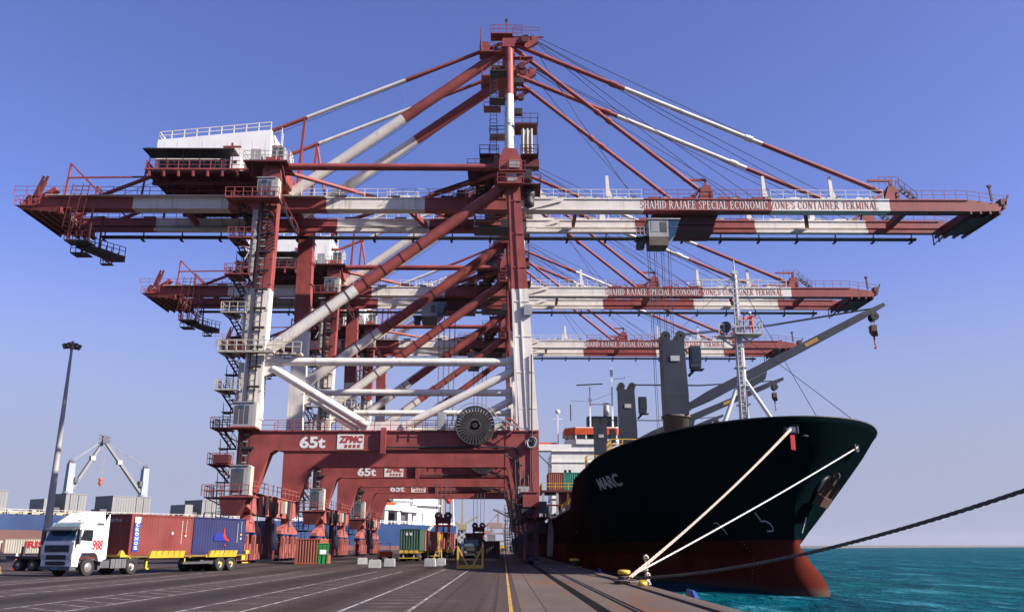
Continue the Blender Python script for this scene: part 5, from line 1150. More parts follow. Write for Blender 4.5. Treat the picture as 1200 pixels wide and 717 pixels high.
m.b(-10.4, 4, 90.6, 90.9, 5, 10.2, 1); m.b(-12.7, 4, 90.05, 90.4, 8.0, 8.25, 1); m.build('cell_guide_gallery', [YELLOW, BROWN, STEEL], ship)
m = MB(); m.bar((-9.5, 47.5, 8.5), (-9.5, 47.5, 11.2), .12, .12, 0); m.rail([(-9.6, 44, 9.3), (-8.8, 30, 9.3)], 1.0, 2.0, .04, 0); m.box((-8.5, 40, 10.0), (1.0, 1.6, 1.6), 0); m.tube((-8.6, 43, 9.3), (-8.6, 43, 10.8), .35, .5, 10, 0)
m.build('forecastle_fittings', [DARK], ship)

# ------------------------------------------------------------------ containers
def container(name, label, cat, L_, W_, H_, mats, loc, rz, group=None, door_end=None, pitch=.28, parent=None):
    """corrugated steel box; origin at the middle of its floor, length along local y"""
    t = thing(name, label, cat, loc, rz, group) if parent is None else parent
    m = MB(); x, y = W_ / 2, L_ / 2; d = .045
    def wall(a, b_, z0, z1, nrm):
        a = Vector(a); b_ = Vector(b_); nrm = Vector(nrm); Lw = (b_ - a).length; n = max(3, int(Lw / pitch)); q = []; pr = [0, .28, .5, .78]; dd = [0, 0, -d, -d]
        pts = []
        for k in range(n):
            for f, e in zip(pr, dd): pts.append(a + (b_ - a) * ((k + f) / n) + nrm * e)
        pts.append(b_)
        q = [p + Vector((0, 0, z0)) for p in pts] + [p + Vector((0, 0, z1)) for p in pts]; N_ = len(pts)
        m._add(q, [(i, i + 1, N_ + i + 1, N_ + i) for i in range(N_ - 1)], 0)
    p = .12
    for sx in (-1, 1):
        a, b_ = (sx * (x - .02), -y + p, 0), (sx * (x - .02), y - p, 0); wall(a, b_, .16, H_ - .1, (sx, 0, 0))
    wall((-x + p, -(y - .02), 0), (x - p, -(y - .02), 0), .16, H_ - .1, (0, -1, 0))
    if door_end is None: wall((-x + p, y - .02, 0), (x - p, y - .02, 0), .16, H_ - .1, (0, 1, 0))
    m._add([(-x + .05, -y + .05, H_ - .02), (x - .05, -y + .05, H_ - .02), (x - .05, y - .05, H_ - .02), (-x + .05, y - .05, H_ - .02), (-x + .05, -y + .05, .1), (x - .05, -y + .05, .1), (x - .05, y - .05, .1), (-x + .05, y - .05, .1)], [(0, 1, 2, 3), (7, 6, 5, 4)], 0)
    m.build('wall_panel', mats, t)
    m = MB()
    for sx in (-1, 1):
        for sy in (-1, 1): m.box((sx * (x - .06), sy * (y - .06), H_ / 2), (.12, .12, H_ - .24), 1); m.box((sx * (x - .08), sy * (y - .08), .06), (.18, .18, .12), 1); m.box((sx * (x - .08), sy * (y - .08), H_ - .06), (.18, .18, .12), 1)
        m.box((sx * (x - .05), 0, .08), (.1, L_ - .34, .15), 1); m.box((sx * (x - .05), 0, H_ - .05), (.1, L_ - .34, .1), 1)
    for sy in (-1, 1): m.box((0, sy * (y - .05), .08), (W_ - .34, .1, .15), 1); m.box((0, sy * (y - .05), H_ - .05), (W_ - .34, .1, .1), 1)
    m.build('frame', mats, t)
    if door_end is not None:
        for sx in (-1, 1):
            m = MB(); s_ = door_end
            m.box((sx * (x / 2 - .05), s_ * (y - .06), H_ / 2 + .02), (x - .14, .06, H_ - .3), 0)
            for xx in (.3, .75): m.tube((sx * xx, s_ * (y + .0), .12), (sx * xx, s_ * (y + .0), H_ - .08), .03, None, 6, 1)
            m.build('door', mats, t)
    return t
CRED = paint('container_red', (.20, .034, .028), .5, .25, (.2, .1, .07), .3, .4)
CBLUE = paint('container_blue', (.015, .019, .095), .5, .15, (.05, .05, .1), .3, .4)
CGREEN = paint('container_green', (.03, .085, .055), .5, .2, (.06, .07, .05), .4, .5)
CPINK = paint('container_faded_red', (.32, .10, .08), .6, .2, (.15, .08, .06), .5, .5)
CTEAL = paint('container_teal', (.02, .22, .18), .5, .15, (.05, .08, .07), .3, .5)
CRUST = paint('container_rust', (.28, .075, .04), .6, .25, (.1, .05, .03), .5, .5)
CDARK = paint('container_dark', (.05, .028, .028), .6, .2, (.06, .04, .03), .4, .5)
CWHITE = paint('container_white', (.62, .56, .45), .55, .1, (.3, .2, .12), .4, .3)
ORB = paint('container_orange_frame', (.45, .12, .05), .5)

# containers standing on the black ship's deck
for (x, y, z, mt, lab) in ((8.55, 149, 10.52, CRUST, 'rust red container on the yellow railed gallery in front of the white bridge'), (11.05, 149, 10.52, CTEAL, 'teal container on the ship in front of the white bridge'), (13.6, 149, 10.52, CRUST, 'rust red container behind the black bow, inboard of the teal one')):
    container('shipping_container', lab, 'container', 6.06, 2.44, 2.9, [mt, mt], (x, y, z), 0, 'containers on deck of the black ship')

# ------------------------------------------------------------------ container lorry in the foreground
A20 = R(20)
def P(s, w, z): return (-24.16 + s * math.sin(A20) + w * math.cos(A20), 58.8 + s * math.cos(A20) - w * math.sin(A20), z)
# local frame of the lorry: y runs backwards along it, x towards the sea; origin on the ground under the middle of the red container's front
lo = P(0, -1.22, 0)
truck = thing('container_truck', 'white articulated lorry with yellow trailer carrying a red and a blue container', 'lorry', lo, -A20)
m = MB()     # cab shell as a side profile swept across, nose at -y
pf = [(-4.45, .75), (-4.5, 1.5), (-4.42, 2.0), (-4.05, 2.85), (-3.95, 2.9), (-3.75, 3.15), (-2.15, 3.2), (-2.15, .75), (-2.35, .75), (-2.4, 1.2), (-2.75, 1.38), (-3.5, 1.38), (-3.9, 1.0), (-3.95, .75)]
def prof(mb, pts, x0, x1, mt): mb.prism([(x0, y, z) for y, z in pts], (x1 - x0, 0, 0), mt)
up = [(-4.46, 1.36), (-4.42, 2.0), (-4.05, 2.85), (-3.85, 3.12), (-2.05, 3.2), (-2.05, 1.36)]
prof(m, up, -1.2, 1.2, 0)
for x0, x1 in ((-1.2, -.95), (.95, 1.2)):
    prof(m, [(-4.45, .55), (-4.46, 1.357), (-3.75, 1.357), (-3.92, 1.0), (-3.95, .55)], x0, x1, 0); prof(m, [(-2.35, .85), (-2.5, 1.2), (-2.7, 1.357), (-2.05, 1.357), (-2.05, .85)], x0, x1, 0)
prof(m, [(-4.45, .55), (-4.46, 1.357), (-3.9, 1.357), (-3.95, .55)], -.947, .947, 0)
m.hexa([(-1.12, -3.7, 3.15), (1.12, -3.7, 3.15), (1.12, -2.05, 3.2), (-1.12, -2.05, 3.2), (-.9, -3.0, 3.72), (.9, -3.0, 3.72), (1.0, -2.05, 3.86), (-1.0, -2.05, 3.86)], 0)
for sg in (-1, 1): m.hexa([(sg * 1.2, -2.05, .9), (sg * 1.2, -1.75, 1.0), (sg * 1.12, -1.75, 1.0), (sg * 1.12, -2.05, .9), (sg * 1.2, -2.05, 3.3), (sg * 1.12, -1.7, 3.75), (sg * 1.05, -1.7, 3.75), (sg * 1.12, -2.05, 3.3)], 0)
cab = m.build('cab', [TRUCKW], truck)
bv = cab.modifiers.new('soft_edges', 'BEVEL'); bv.width = .045; bv.segments = 2; bv.limit_method = 'ANGLE'; bv.angle_limit = R(25)
m = MB(); m.prism([(-1.08, -4.415, 2.08), (1.08, -4.415, 2.08), (1.02, -4.08, 2.83), (-1.02, -4.08, 2.83)], (0, -.02, .01), 0); m.build('windscreen', [GLASSB], cab)
m = MB(); m.prism([(-1.05, -4.05, 2.90), (1.05, -4.05, 2.90), (1.0, -3.88, 3.1), (-1.0, -3.88, 3.1)], (0, -.02, .01), 0); m.build('top_light', [plain('top_light_glass', (.22, .32, .34), .2)], cab)
m = MB(); m.hexa([(-1.12, -4.6, 2.66), (1.12, -4.6, 2.66), (1.12, -4.0, 2.86), (-1.12, -4.0, 2.86), (-1.12, -4.58, 2.74), (1.12, -4.58, 2.74), (1.12, -4.0, 2.92), (-1.12, -4.0, 2.92)], 0); m.build('sun_visor', [DGREY], cab)
for sg in (-1, 1):
    m = MB(); m.prism([(sg * 1.203, -4.0, 2.1), (sg * 1.203, -3.05, 2.05), (sg * 1.203, -3.05, 2.72), (sg * 1.203, -3.78, 2.72)], (sg * .012, 0, 0), 0); m.build('side_window', [GLASSD], cab)
    m = MB(); m.prism([(sg * 1.203, -2.9, 3.0), (sg * 1.203, -2.25, 3.0), (sg * 1.203, -2.25, 3.15), (sg * 1.203, -2.75, 3.15)], (sg * .012, 0, 0), 0); m.build('quarter_window', [DGREY], cab)
    m = MB(); m.box((sg * 1.38, -4.3, 2.42), (.22, .14, .62), 0); m.box((sg * 1.38, -4.3, 1.98), (.22, .14, .26), 0); m.bar((sg * 1.2, -4.2, 2.75), (sg * 1.38, -4.3, 2.7), .06, .06, 0); m.bar((sg * 1.2, -4.2, 2.0), (sg * 1.38, -4.3, 2.05), .06, .06, 0); m.build('mirror', [DGREY], cab)
    m = MB(); m.prism([(sg * 1.19, -4.49, .98), (sg * .82, -4.5, .98), (sg * .78, -4.5, 1.2), (sg * 1.16, -4.49, 1.32)], (0, -.03, 0), 0); m.build('headlight', [plain('headlight_lens', (.5, .52, .55), .12)], cab)
    m = MB(); m.box((sg * 1.215, -3.02, 1.62), (.03, .22, .06), 0); m.build('door_handle', [DGREY], cab)
    m = MB(); m.b(sg * 1.201, sg * 1.206, -2.935, -2.92, 1.4, 2.95, 0); m.b(sg * 1.201, sg * 1.206, -4.0, -2.92, 1.43, 1.445, 0); m.build('door_seam', [DGREY], cab)
lettering('cab_number', '988', .82, .62, (1.214, -3.0, 1.52), (0, 1, 0), (0, 0, 1), TRED, cab, .03)
m = MB(); m.b(-.95, .95, -4.52, -4.465, 1.42, 1.82, 0); m.b(-.9, .9, -4.535, -4.523, 1.46, 1.5, 1); m.b(-.9, .9, -4.535, -4.523, 1.60, 1.64, 1); m.b(-.9, .9, -4.535, -4.523, 1.73, 1.77, 1); m.b(-.75, .75, -4.53, -4.465, .98, 1.25, 0); m.b(-.75, .75, -4.53, -4.465, .66, .88, 0); m.bar((-.6, -4.54, 1.5), (.1, -4.54, 1.76), .01, .05, 1); m.build('grille', [BLACKM, DGREY], cab)
m = MB(); m.b(-1.2, 1.2, -4.56, -4.1, .38, .60, 0); m.b(-.25, .25, -4.575, -4.563, .42, .54, 1); m.build('bumper', [DGREY, plain('blue_plate', (.05, .16, .35), .4)], cab)
m = MB(); m.lathe((.5, -3.5, 3.2), (0, 0, 1), [(0, 0), (.09, 0), (.09, .1), (0, .12)], 8, 0); m.build('beacon', [ORANGE], cab)
def wheel(x, y, r=.52, dual=False, rimm=RIM, hub=None, par=None):
    m = MB(); s_ = 1 if x > 0 else -1; w = .62 if dual else .32
    m.lathe((x - s_ * w, y, r), (s_, 0, 0), [(.28, 0), (r - .05, 0), (r, .05), (r, w - .05), (r - .05, w), (.30, w), (.28, w - .02)], 24, 0)
    t = m.build('wheel', [TYRE], par)
    m = MB(); m.lathe((x, y, r), (s_, 0, 0), [(.30, -.02), (.27, -.10 if dual else -.02), (.18, -.16 if dual else .02), (.14, -.05 if dual else .06), (0, .0 if dual else .07)], 18, 0)
    m.lathe((x, y, r), (s_, 0, 0), [(.13, -.06), (.11, .05), (0, .07)], 10, 1); m.build('rim', [rimm, hub or DGREY], t)
for sg in (-1, 1):
    wheel(sg * 1.2, -3.12, .52, False, RIM, None, truck); wheel(sg * 1.2, .55, .52, True, RIM, CREAM, truck)
    wheel(sg * 1.2, 9.55, .52, True, RIM, YELLOW, truck); wheel(sg * 1.2, 10.85, .52, True, RIM, YELLOW, truck); wheel(sg * 1.2, 8.25, .52, True, RIM, YELLOW, truck) if sg < 0 else None
m = MB(); m.b(-.5, .5, -4.0, 1.4, .62, .9, 0); m.b(-1.1, 1.1, .1, 1.2, .95, 1.12, 0); m.b(-1.15, -.5, -2.2, -.1, .4, .95, 0); m.b(.55, 1.1, -2.1, -1.35, .45, .9, 0); m.b(.8, 1.2, -2.38, -2.2, .35, .6, 0); m.lathe((.95, -1.85, .75), (0, 1, 0), [(0, 0), (.12, 0), (.12, .5), (0, .5)], 8, 1); m.build('chassis', [DGREY, STEEL], truck)
for y0_, y1_ in ((-1.3, -.95), (-.9, -.4), (-.35, .0)):
    m = MB(); m.b(.6, 1.18, y0_, y1_, .42, .98, 0); m.b(.6, 1.19, (y0_ + y1_) / 2 - .02, (y0_ + y1_) / 2 + .02, .41, .99, 1); m.build('fuel_tank', [SILVER, DGREY], truck)
m = MB()
for x in (-.45, .45): m.b(x - .1, x + .1, .2, 12.2, .92, 1.15, 1)
for y in (.3, 2.2, 4.4, 6.1, 7.9, 10, 12.1): m.b(-1.2, 1.2, y - .08, y + .08, 1.0, 1.18, 0)
m.b(1.05, 1.2, .2, 12.2, 1.05, 1.17, 1); m.b(-1.2, -1.05, .2, 12.2, 1.05, 1.17, 1)
m.hexa([(.9, -.6, 1.18), (1.2, -.6, 1.18), (1.2, -.1, 1.18), (.9, -.1, 1.18), (1.0, -.45, 1.5), (1.15, -.45, 1.5), (1.15, -.35, 1.5), (1.0, -.35, 1.5)], 0); m.b(-1.2, 1.2, -.6, .2, 1.08, 1.2, 0)
tf = m.build('trailer_frame', [YELLOW, paint('dirty_yellow_paint', (.20, .13, .03), .7, .3, (.08, .06, .04), .6, 1.2)], truck)
for y0_, y1_ in ((1.9, 5.3), (8.0, 11.2)):
    m = MB(); n = 6
    for k in range(n):
        a = y0_ + (y1_ - y0_) * k / n; b_ = y0_ + (y1_ - y0_) * (k + 1) / n
        m.hexa([(1.21, a, 1.0), (1.30, a, 1.0), (1.30, b_, 1.0), (1.21, b_, 1.0), (1.21, a + .05, 1.42), (1.42, a + .09, 1.46), (1.42, b_ - .02, 1.46), (1.21, b_ - .02, 1.42)], 0)
    m.build('side_guide', [YELLOW], tf)
m = MB(); m.b(.85, 1.0, 2.0, 2.15, .35, 1.0, 0); m.b(.75, 1.1, 1.95, 2.2, .28, .36, 0); m.b(-1.0, -.85, 2.0, 2.15, .35, 1.0, 0); m.b(-1.2, 1.3, 11.9, 12.35, .75, 1.1, 0); m.bar((1.1, 12.2, .55), (1.1, 13.0, .55), .08, .08, 0); m.bar((1.25, 12.3, 1.3), (1.25, 12.7, 1.35), .2, .25, 0); m.b(1.0, 1.05, 5.7, 5.8, .7, 1.25, 0); m.build('landing_leg', [YELLOW], truck)
m = MB(); m.b(-.9, .9, 7.6, 11.6, .5, .8, 0); m.b(-1.15, 1.15, 11.45, 11.5, .35, .9, 0); m.b(.7, 1.1, 5.5, 8.7, .55, .7, 0); m.build('axle_bogie', [DGREY], truck)
# its two containers
def loc_of(s): p = P(s, -1.22, 1.19); return (p[0], p[1], 1.19)
c1 = container('shipping_container', 'brick red container on the white lorry with a blue and white lettered panel', 'container', 6.06, 2.44, 2.6, [CRED, CRED], loc_of(3.08), -A20, 'containers on the white lorry')
m = MB(); m.b(1.224, 1.232, -2.72, -2.2, .25, 2.05, 0); m.b(1.224, 1.233, -2.72, -2.2, 2.06, 2.42, 1); m.b(1.2335, 1.236, -2.55, -2.37, 2.16, 2.32, 2); m.build('blue_panel', [TBLUE, TEXTW, GREYB], c1)
for k, ch in enumerate('CRONOS'): lettering('panel_letter', ch, .30, .225, (1.243, -2.61, 1.80 - k * .29), (0, 1, 0), (0, 0, 1), TEXTW, c1, .02)
m = MB()
for (y, z0, z1, w) in ((1.85, .75, 2.2, .07), (2.3, 1.55, 2.3, .06)):
    z = z0
    while z < z1: m.b(1.224, 1.23, y, y + w, z, z + .09, 0); z += .13
m.b(1.224, 1.23, 2.2, 2.38, 1.2, 1.33, 0); m.b(1.224, 1.23, 2.2, 2.38, 1.38, 1.54, 1); m.lathe((1.222, .95, 1.42), (1, 0, 0), [(.11, 0), (.11, .01), (0, .01)], 12, 0); m.build('stencil_marks', [FADEW, ORANGE], c1)
lettering('end_number', '216756', 1.35, .2, (-.9, -3.045, 2.1), (1, 0, 0), (0, 0, 1), FADEW, c1, .02)
c2 = container('shipping_container', 'dark blue container at the back of the white lorry with a red flame mark', 'container', 6.06, 2.44, 2.6, [CBLUE, CBLUE], loc_of(9.22), -A20, 'containers on the white lorry', None)
m = MB(); m.prism([(1.225, -.75, .95), (1.225, .55, .95), (1.225, .3, 1.5), (1.225, -.55, 1.5)], (.006, 0, 0), 0); m.prism([(1.233, .42, 1.95), (1.233, .52, 1.5), (1.233, .72, 1.2), (1.233, 1.12, .92), (1.233, .62, .98), (1.233, .38, 1.25), (1.233, .34, 1.5)], (.006, 0, 0), 1); m.prism([(1.233, .55, .6), (1.233, .75, .6), (1.233, .7, .68), (1.233, .5, .68)], (.006, 0, 0), 1); m.build('flame_mark', [plain('mid_blue_paint', (.014, .03, .30), .5), TRED], c2)
m = MB()
for (y, z0, z1, w) in ((2.0, .85, 2.2, .06), (2.45, 1.65, 2.3, .05)):
    z = z0
    while z < z1: m.b(1.224, 1.23, y, y + w, z, z + .09, 0); z += .13
m.b(1.224, 1.23, 2.4, 2.55, 1.05, 1.2, 0); m.b(1.224, 1.23, 2.4, 2.55, 1.35, 1.5, 1); m.build('stencil_marks', [FADEW, YELLOW], c2)

# ------------------------------------------------------------------ things lying about on the apron
container('shipping_container', 'rust red container standing on the ground beside the green bin', 'container', 6.06, 2.5, 2.5, [CRUST, ORB], (-20.0, 96.2, 0), 0, None)
t = thing('waste_bin', 'tall green waste bin with a white label against the red container', 'bin', (-17.9, 90.5, 0), R(12))
m = MB(); m.hexa([(-.5, -.5, .08), (.5, -.5, .08), (.5, .5, .08), (-.5, .5, .08), (-.58, -.58, 1.95), (.58, -.58, 1.95), (.58, .58, 1.95), (-.58, .58, 1.95)]); m.b(-.62, .62, -.62, .62, 1.953, 2.05)
for x in (-.4, 0, .4): m.b(x - .03, x + .03, -.60, -.5, .2, 1.9)
m.build('body', [GREEN], t); m = MB(); m.b(-.32, .32, -.612, -.595, 1.0, 1.42); m.build('label_panel', [TEXTW], t)
m = MB()
for x in (-.42, .42):
    for y in (-.4, .4): m.tube((x - .04, y, .08), (x + .04, y, .08), .08, None, 10)
m.build('caster', [BLACKM], t)
def block(x, y, w, d, h, rz, lab):
    t = MB(); t.b(-w / 2, w / 2, -d / 2, d / 2, 0, h * .45, 0); t.hexa([(-w / 2, -d / 2, h * .453), (w / 2, -d / 2, h * .453), (w / 2, d / 2, h * .453), (-w / 2, d / 2, h * .453), (-w / 2 + .03, -d / 2 + .03, h), (w / 2 - .03, -d / 2 + .03, h), (w / 2 - .03, d / 2 - .03, h), (-w / 2 + .03, d / 2 - .03, h)], 0)
    for x_ in (-w * .25, w * .25): t.b(x_ - .06, x_ + .06, -.05, .05, h, h + .05, 0)
    o = t.build('concrete_block', [CONC]); o.location = (x, y, 0); o.rotation_euler = (0, 0, rz); o.modifiers.new('chipped_edge', 'BEVEL').width = .02
    tag(o, lab, 'concrete block', 'pale concrete blocks on the apron'); return o
block(-14.2, 92, 1.0, .8, .62, .2, 'leftmost pale concrete block, half behind another')
block(-10.75, 76.5, 1.05, .8, .66, .12, 'pale concrete block nearest to us on the apron')
block(-10.2, 82, .98, .8, .68, .05, 'pale concrete block just left of the green container lorry')
block(-6.6, 82.5, 1.0, .9, .68, -.05, 'pale concrete block in front of the yellow trailer ladder')
block(-5.75, 84.6, .8, 1.0, .66, .02, 'shaded concrete block, rightmost of the pale blocks')
# yellow lifting frame
t = thing('lashing_frame', 'yellow steel lashing frame with slanted braces on the apron', 'steel frame', (-2.75, 75.5, 0), R(4))
m = MB(); m.b(-1.1, 1.1, -.55, -.37, 0, .26); m.b(-1.1, 1.1, .37, .55, 0, .26); m.b(-1.1, -.9, -.37, .37, .02, .22); m.b(.9, 1.1, -.37, .37, .02, .22); m.b(-.9, .9, -.366, .366, .02, .06); m.build('base_frame', [YELLOW], t)
for sx in (-1, 1):
    for sy in (-.46, .46):
        m = MB(); m.bar((sx * 1.02, sy, .26), (sx * 1.02, sy, 1.75), .15, .15); m.build('post', [YELLOW], t)
        m = MB(); m.bar((sx * .95, sy, 1.55), (sx * .25, sy, .26), .12, .12); m.build('brace', [YELLOW], t)
    m = MB(); m.b(sx * .95, sx * 1.10, -.38, .38, 1.55, 1.7); m.build('top_bar', [YELLOW], t)
# lorries under the portals
def small_lorry(name, label, X, Y, rz, cabm, trm, front=True, length=12.3, group=None):
    t = thing(name, label, 'lorry', (X, Y, 0), rz, group)
    m = MB(); prof(m, [(-2.0, .6), (-2.05, 1.6), (-1.8, 2.9), (-.2, 3.0), (-.2, .6)], -1.22, 1.22, 0); c = m.build('cab', [cabm], t)
    m = MB(); m.prism([(-1.05, -2.02, 1.75), (1.05, -2.02, 1.75), (1.0, -1.86, 2.7), (-1.0, -1.86, 2.7)], (0, -.03, 0), 0); m.build('windscreen', [plain('pale_glass', (.10, .17, .18), .1)], c)
    for sg in (-1, 1):
        m = MB(); m.b(sg * 1.223, sg * 1.235, -1.7, -.8, 1.75, 2.5, 0); m.build('side_window', [GLASSD], c)
        m = MB(); m.b(sg * .7, sg * 1.1, -2.09, -2.04, .8, 1.05, 0); m.build('headlight', [CREAM], c)
        m = MB(); m.box((sg * 1.42, -1.85, 2.1), (.2, .12, .75), 0); m.bar((sg * 1.2, -1.8, 2.45), (sg * 1.42, -1.85, 2.4), .05, .05, 0); m.build('mirror', [DGREY], c)
    m = MB(); m.b(-1.0, 1.0, -2.12, -2.053, .45, .75, 0); m.b(-.8, .8, -2.1, -2.053, 1.1, 1.6, 0); m.build('bumper', [DGREY], c)
    m = MB()
    for x in (-.45, .45): m.b(x - .1, x + .1, -.2, length, .9, 1.12, 0)
    for k in range(6): y = .6 + k * (length - .8) / 5; m.b(-1.2, 1.2, y - .08, y + .08, 1.0, 1.16, 0)
    for k in range(4): m.b(-1.1 + k * .6, -.72 + k * .6, length, length + .12, .95, 1.3, 0)
    m.b(-1.15, 1.15, length - .1, length + .05, .35, .45, 0); m.b(-.7, -.55, length - .1, length, .45, .95, 1); m.b(.55, .7, length - .1, length, .45, .95, 1)
    m.build('trailer_frame', [trm, STEEL], t)
    for y in (-1.1, 2.0, length - 3.2, length - 1.9):
        for sg in (-1, 1): wheel(sg * 1.2, y, .5, y > 0, RIM, None, t)
    return t
DCAB = paint('dark_cab_paint', (.03, .035, .035), .4, .2)
# lorry seen from behind with the green container
small_lorry('container_truck', 'dark lorry seen from behind carrying a green container', -11.35, 121.5, R(180), DCAB, YELLOW, group='lorries waiting under the cranes')
g1 = container('shipping_container', 'dark green container with two white patches on a lorry under the cranes', 'container', 6.06, 2.44, 2.6, [CGREEN, CGREEN], (-11.3, 112.6, 1.18), 0, 'containers on lorries under the cranes')
m = MB(); m.b(-.5, -.22, -3.04, -3.03, 1.85, 2.15); m.b(-.02, .26, -3.04, -3.03, 1.85, 2.15); m.build('white_patch', [TEXTW], g1)
container('shipping_container', 'faded red container right behind the green one', 'container', 6.06, 2.44, 2.6, [CPINK, CPINK], (-11.2, 119.0, 1.18), 0, 'containers on lorries under the cranes')
small_lorry('container_truck', 'lorry with a yellow trailer ladder next to the green container lorry', -10.3, 143.5, R(180), DCAB, YELLOW, group='lorries waiting under the cranes')
for k, (x, y, mt, lab) in enumerate(((-10.6, 131.5, CPINK, 'faded red container under the dark spreader, nearest of its row'), (-10.3, 138, CRUST, 'rust brown container under the dark spreader, behind the faded red one'), (-9.2, 150, CPINK, 'pale red container farthest along the row under the dark spreader'))):
    container('shipping_container', lab, 'container', 6.06, 2.44, 2.6, [mt, mt], (x, y, 1.18), 0, 'containers on lorries under the cranes')
small_lorry('container_truck', 'lorry far along the row under the dark spreader', -9.2, 156, R(180), DCAB, YELLOW, group='lorries waiting under the cranes')
t = thing('trailer_ladder', 'yellow folding ladder standing between the red containers', 'ladder', (-9.0, 124.5, 0), R(10))
m = MB(); m.ladder((-.1, -.2, .4), (.4, -.2, 3.4), .5, False, 0, (0, 1, 0), .4); m.build('climbing_side', [YELLOW], t); m = MB(); m.bar((-.5, 0, .1), (.4, .3, 3.4), .12, .12); m.bar((.6, 0, .1), (.4, .3, 3.4), .12, .12); m.build('prop', [YELLOW], t)
# dark lorry facing us behind the yellow frame
small_lorry('container_truck', 'dark lorry facing us behind the yellow frame', -4.6, 136.0, R(-3), CDARK, DARK, group='lorries waiting under the cranes')
for x, y, lab in ((-4.5, 139.4, 'dark container behind the dark lorry cab that faces us'), (-1.75, 137, 'dark container in deep shade right of the dark lorry')):
    container('shipping_container', lab, 'container', 6.06, 2.44, 2.5, [CDARK, CDARK], (x, y, 1.16 if x < -2 else .0), 0, 'containers in the shade near the dark lorry')
# orange tug tractor by the blocks
t = thing('tow_tractor', 'small orange and white tow tractor left of the green container lorry', 'tractor', (-15.6, 120, 0), R(15))
m = MB(); m.b(-.8, .8, -1.4, 1.3, .45, 1.1, 0); m.b(-.75, .75, -.2, 1.2, 1.103, 1.3, 1); m.build('body', [ORANGE, TRUCKW], t); m = MB()
for x in (-.7, .7):
    for y in (-.1, 1.1): m.bar((x, y, 1.3), (x, y, 2.1), .07, .07)
m.b(-.78, .78, -.2, 1.2, 2.1, 2.18); m.build('canopy', [TRUCKW], t)
for x in (-.82, .82):
    for y in (-.9, .8): wheel(x, y, .4, False, RIM, None, t)
# low trailer, cone and lettered wall on the left
t = thing('flatbed_trailer', 'low dark empty trailer with two posts behind the white lorry cab', 'trailer', (-33.0, 67.6, 0), R(72))
m = MB(); m.b(-1.2, 1.2, -2.6, 3.4, .85, 1.05, 0); m.b(-1.3, 1.3, -2.75, -2.603, .55, 1.0, 1); m.b(-.4, .4, -2.6, 3.2, .6, .847, 0); m.build('bed', [DARK, BROWN], t)
for x, y in ((-.9, .6), (.7, .6), (-.9, 2.2), (.9, 2.2)): m = MB(); m.b(x - .1, x + .1, y - .1, y + .1, 1.053, 1.75); m.build('stake', [DARK], t)
for x in (-1.2, 1.2):
    for y in (1.0, 2.3): wheel(x, y, .42, True, RIM, None, t)
m = MB(); m.b(-.08, .08, -2.2, -2.04, 0, .6); m.build('support_leg', [DARK], t)
t = thing('traffic_cone', 'orange and white cone standing left of the low trailer', 'cone', (-37.7, 71.0, 0))
m = MB(); m.b(-.28, .28, -.28, .28, 0, .07, 0); m.lathe((0, 0, .07), (0, 0, 1), [(.24, 0, 0), (.19, .35, 1), (.14, .6, 0), (.12, .75, 1), (.07, 1.15, 0), (0, 1.17, 0)], 14, 0); m.build('body', [ORANGE, TRUCKW], t)

# ------------------------------------------------------------------ pale containers in a row along the far berth
def wall_box(x, y, L_, H_, rz, lab, txt=None):
    t = container('storage_container', lab, 'container', L_, 2.6, H_, [CWHITE, CWHITE], (x, y, 0), rz, 'pale containers lining the far berth', None, .6)
    if txt: lettering('painted_name', txt, 4.6, 1.75, (1.335, -L_ / 2 + 4.9, 1.35), (0, 1, 0), (0, 0, 1), TRED, t, .03)
    return t
wall_box(-124.7, 241, 11.7, 3.6, R(-82), 'cream container with big red letters left of the lamp mast', 'IRIS')
wall_box(-137.5, 238, 12, 3.2, R(-82), 'cream container cut by the left edge of the picture')
wall_box(-36.5, 206, 3.2, 2.5, R(-88), 'narrow cream container seen just left of the tow tractor')
wall_box(-44.5, 220, 4.6, 3.0, R(-88), 'cream container glimpsed between the legs of the two farther cranes')
wall_box(-108, 258, 12, 3.6, R(-82), 'cream container hidden mostly behind the white lorry')

# ------------------------------------------------------------------ ships at the far berth
FD = Vector((-.595, -.803, 0)); FO = Vector((-22, 486, 0))
def far_thing(name, label, cat, s): p = FO + FD * s; return thing(name, label, cat, p, math.atan2(FD.y, FD.x))
def far_hull(m, L_, deck, boot, bow):
    B = 28
    # local: x along the hull from the stern to the bow, +y faces the camera
    xs = [0, L_ * .04, L_ * .12, L_ * .85, L_ * .93, L_ * .975, L_] if bow else [0, L_ * .03, L_ * .08, L_]
    hw = [.78, .9, 1, 1, .8, .45, .02] if bow else [.8, .93, 1, 1]
    q = []; Z = [WATER - 1, boot, deck]
    for x, w in zip(xs, hw):
        for z in Z: q += [(x, -B + B / 2 * (1 - w), z), (x, -B / 2 + B / 2 * w, z)]
    fs = []; ms = []
    for i in range(len(xs) - 1):
        for j in range(2):
            a = i * 6 + j * 2; b_ = a + 6
            fs += [(a + 1, b_ + 1, b_ + 3, a + 3), (a, a + 2, b_ + 2, b_)]; ms += [1 - j, 1 - j]
        a = i * 6 + 4; fs.append((a, a + 1, a + 7, a + 6)); ms.append(2)
    for e in (0, len(xs) - 1):
        for j in range(2): a = e * 6 + j * 2; fs.append((a, a + 1, a + 3, a + 2)); ms.append(1 - j)
    m._add(q, fs, ms)
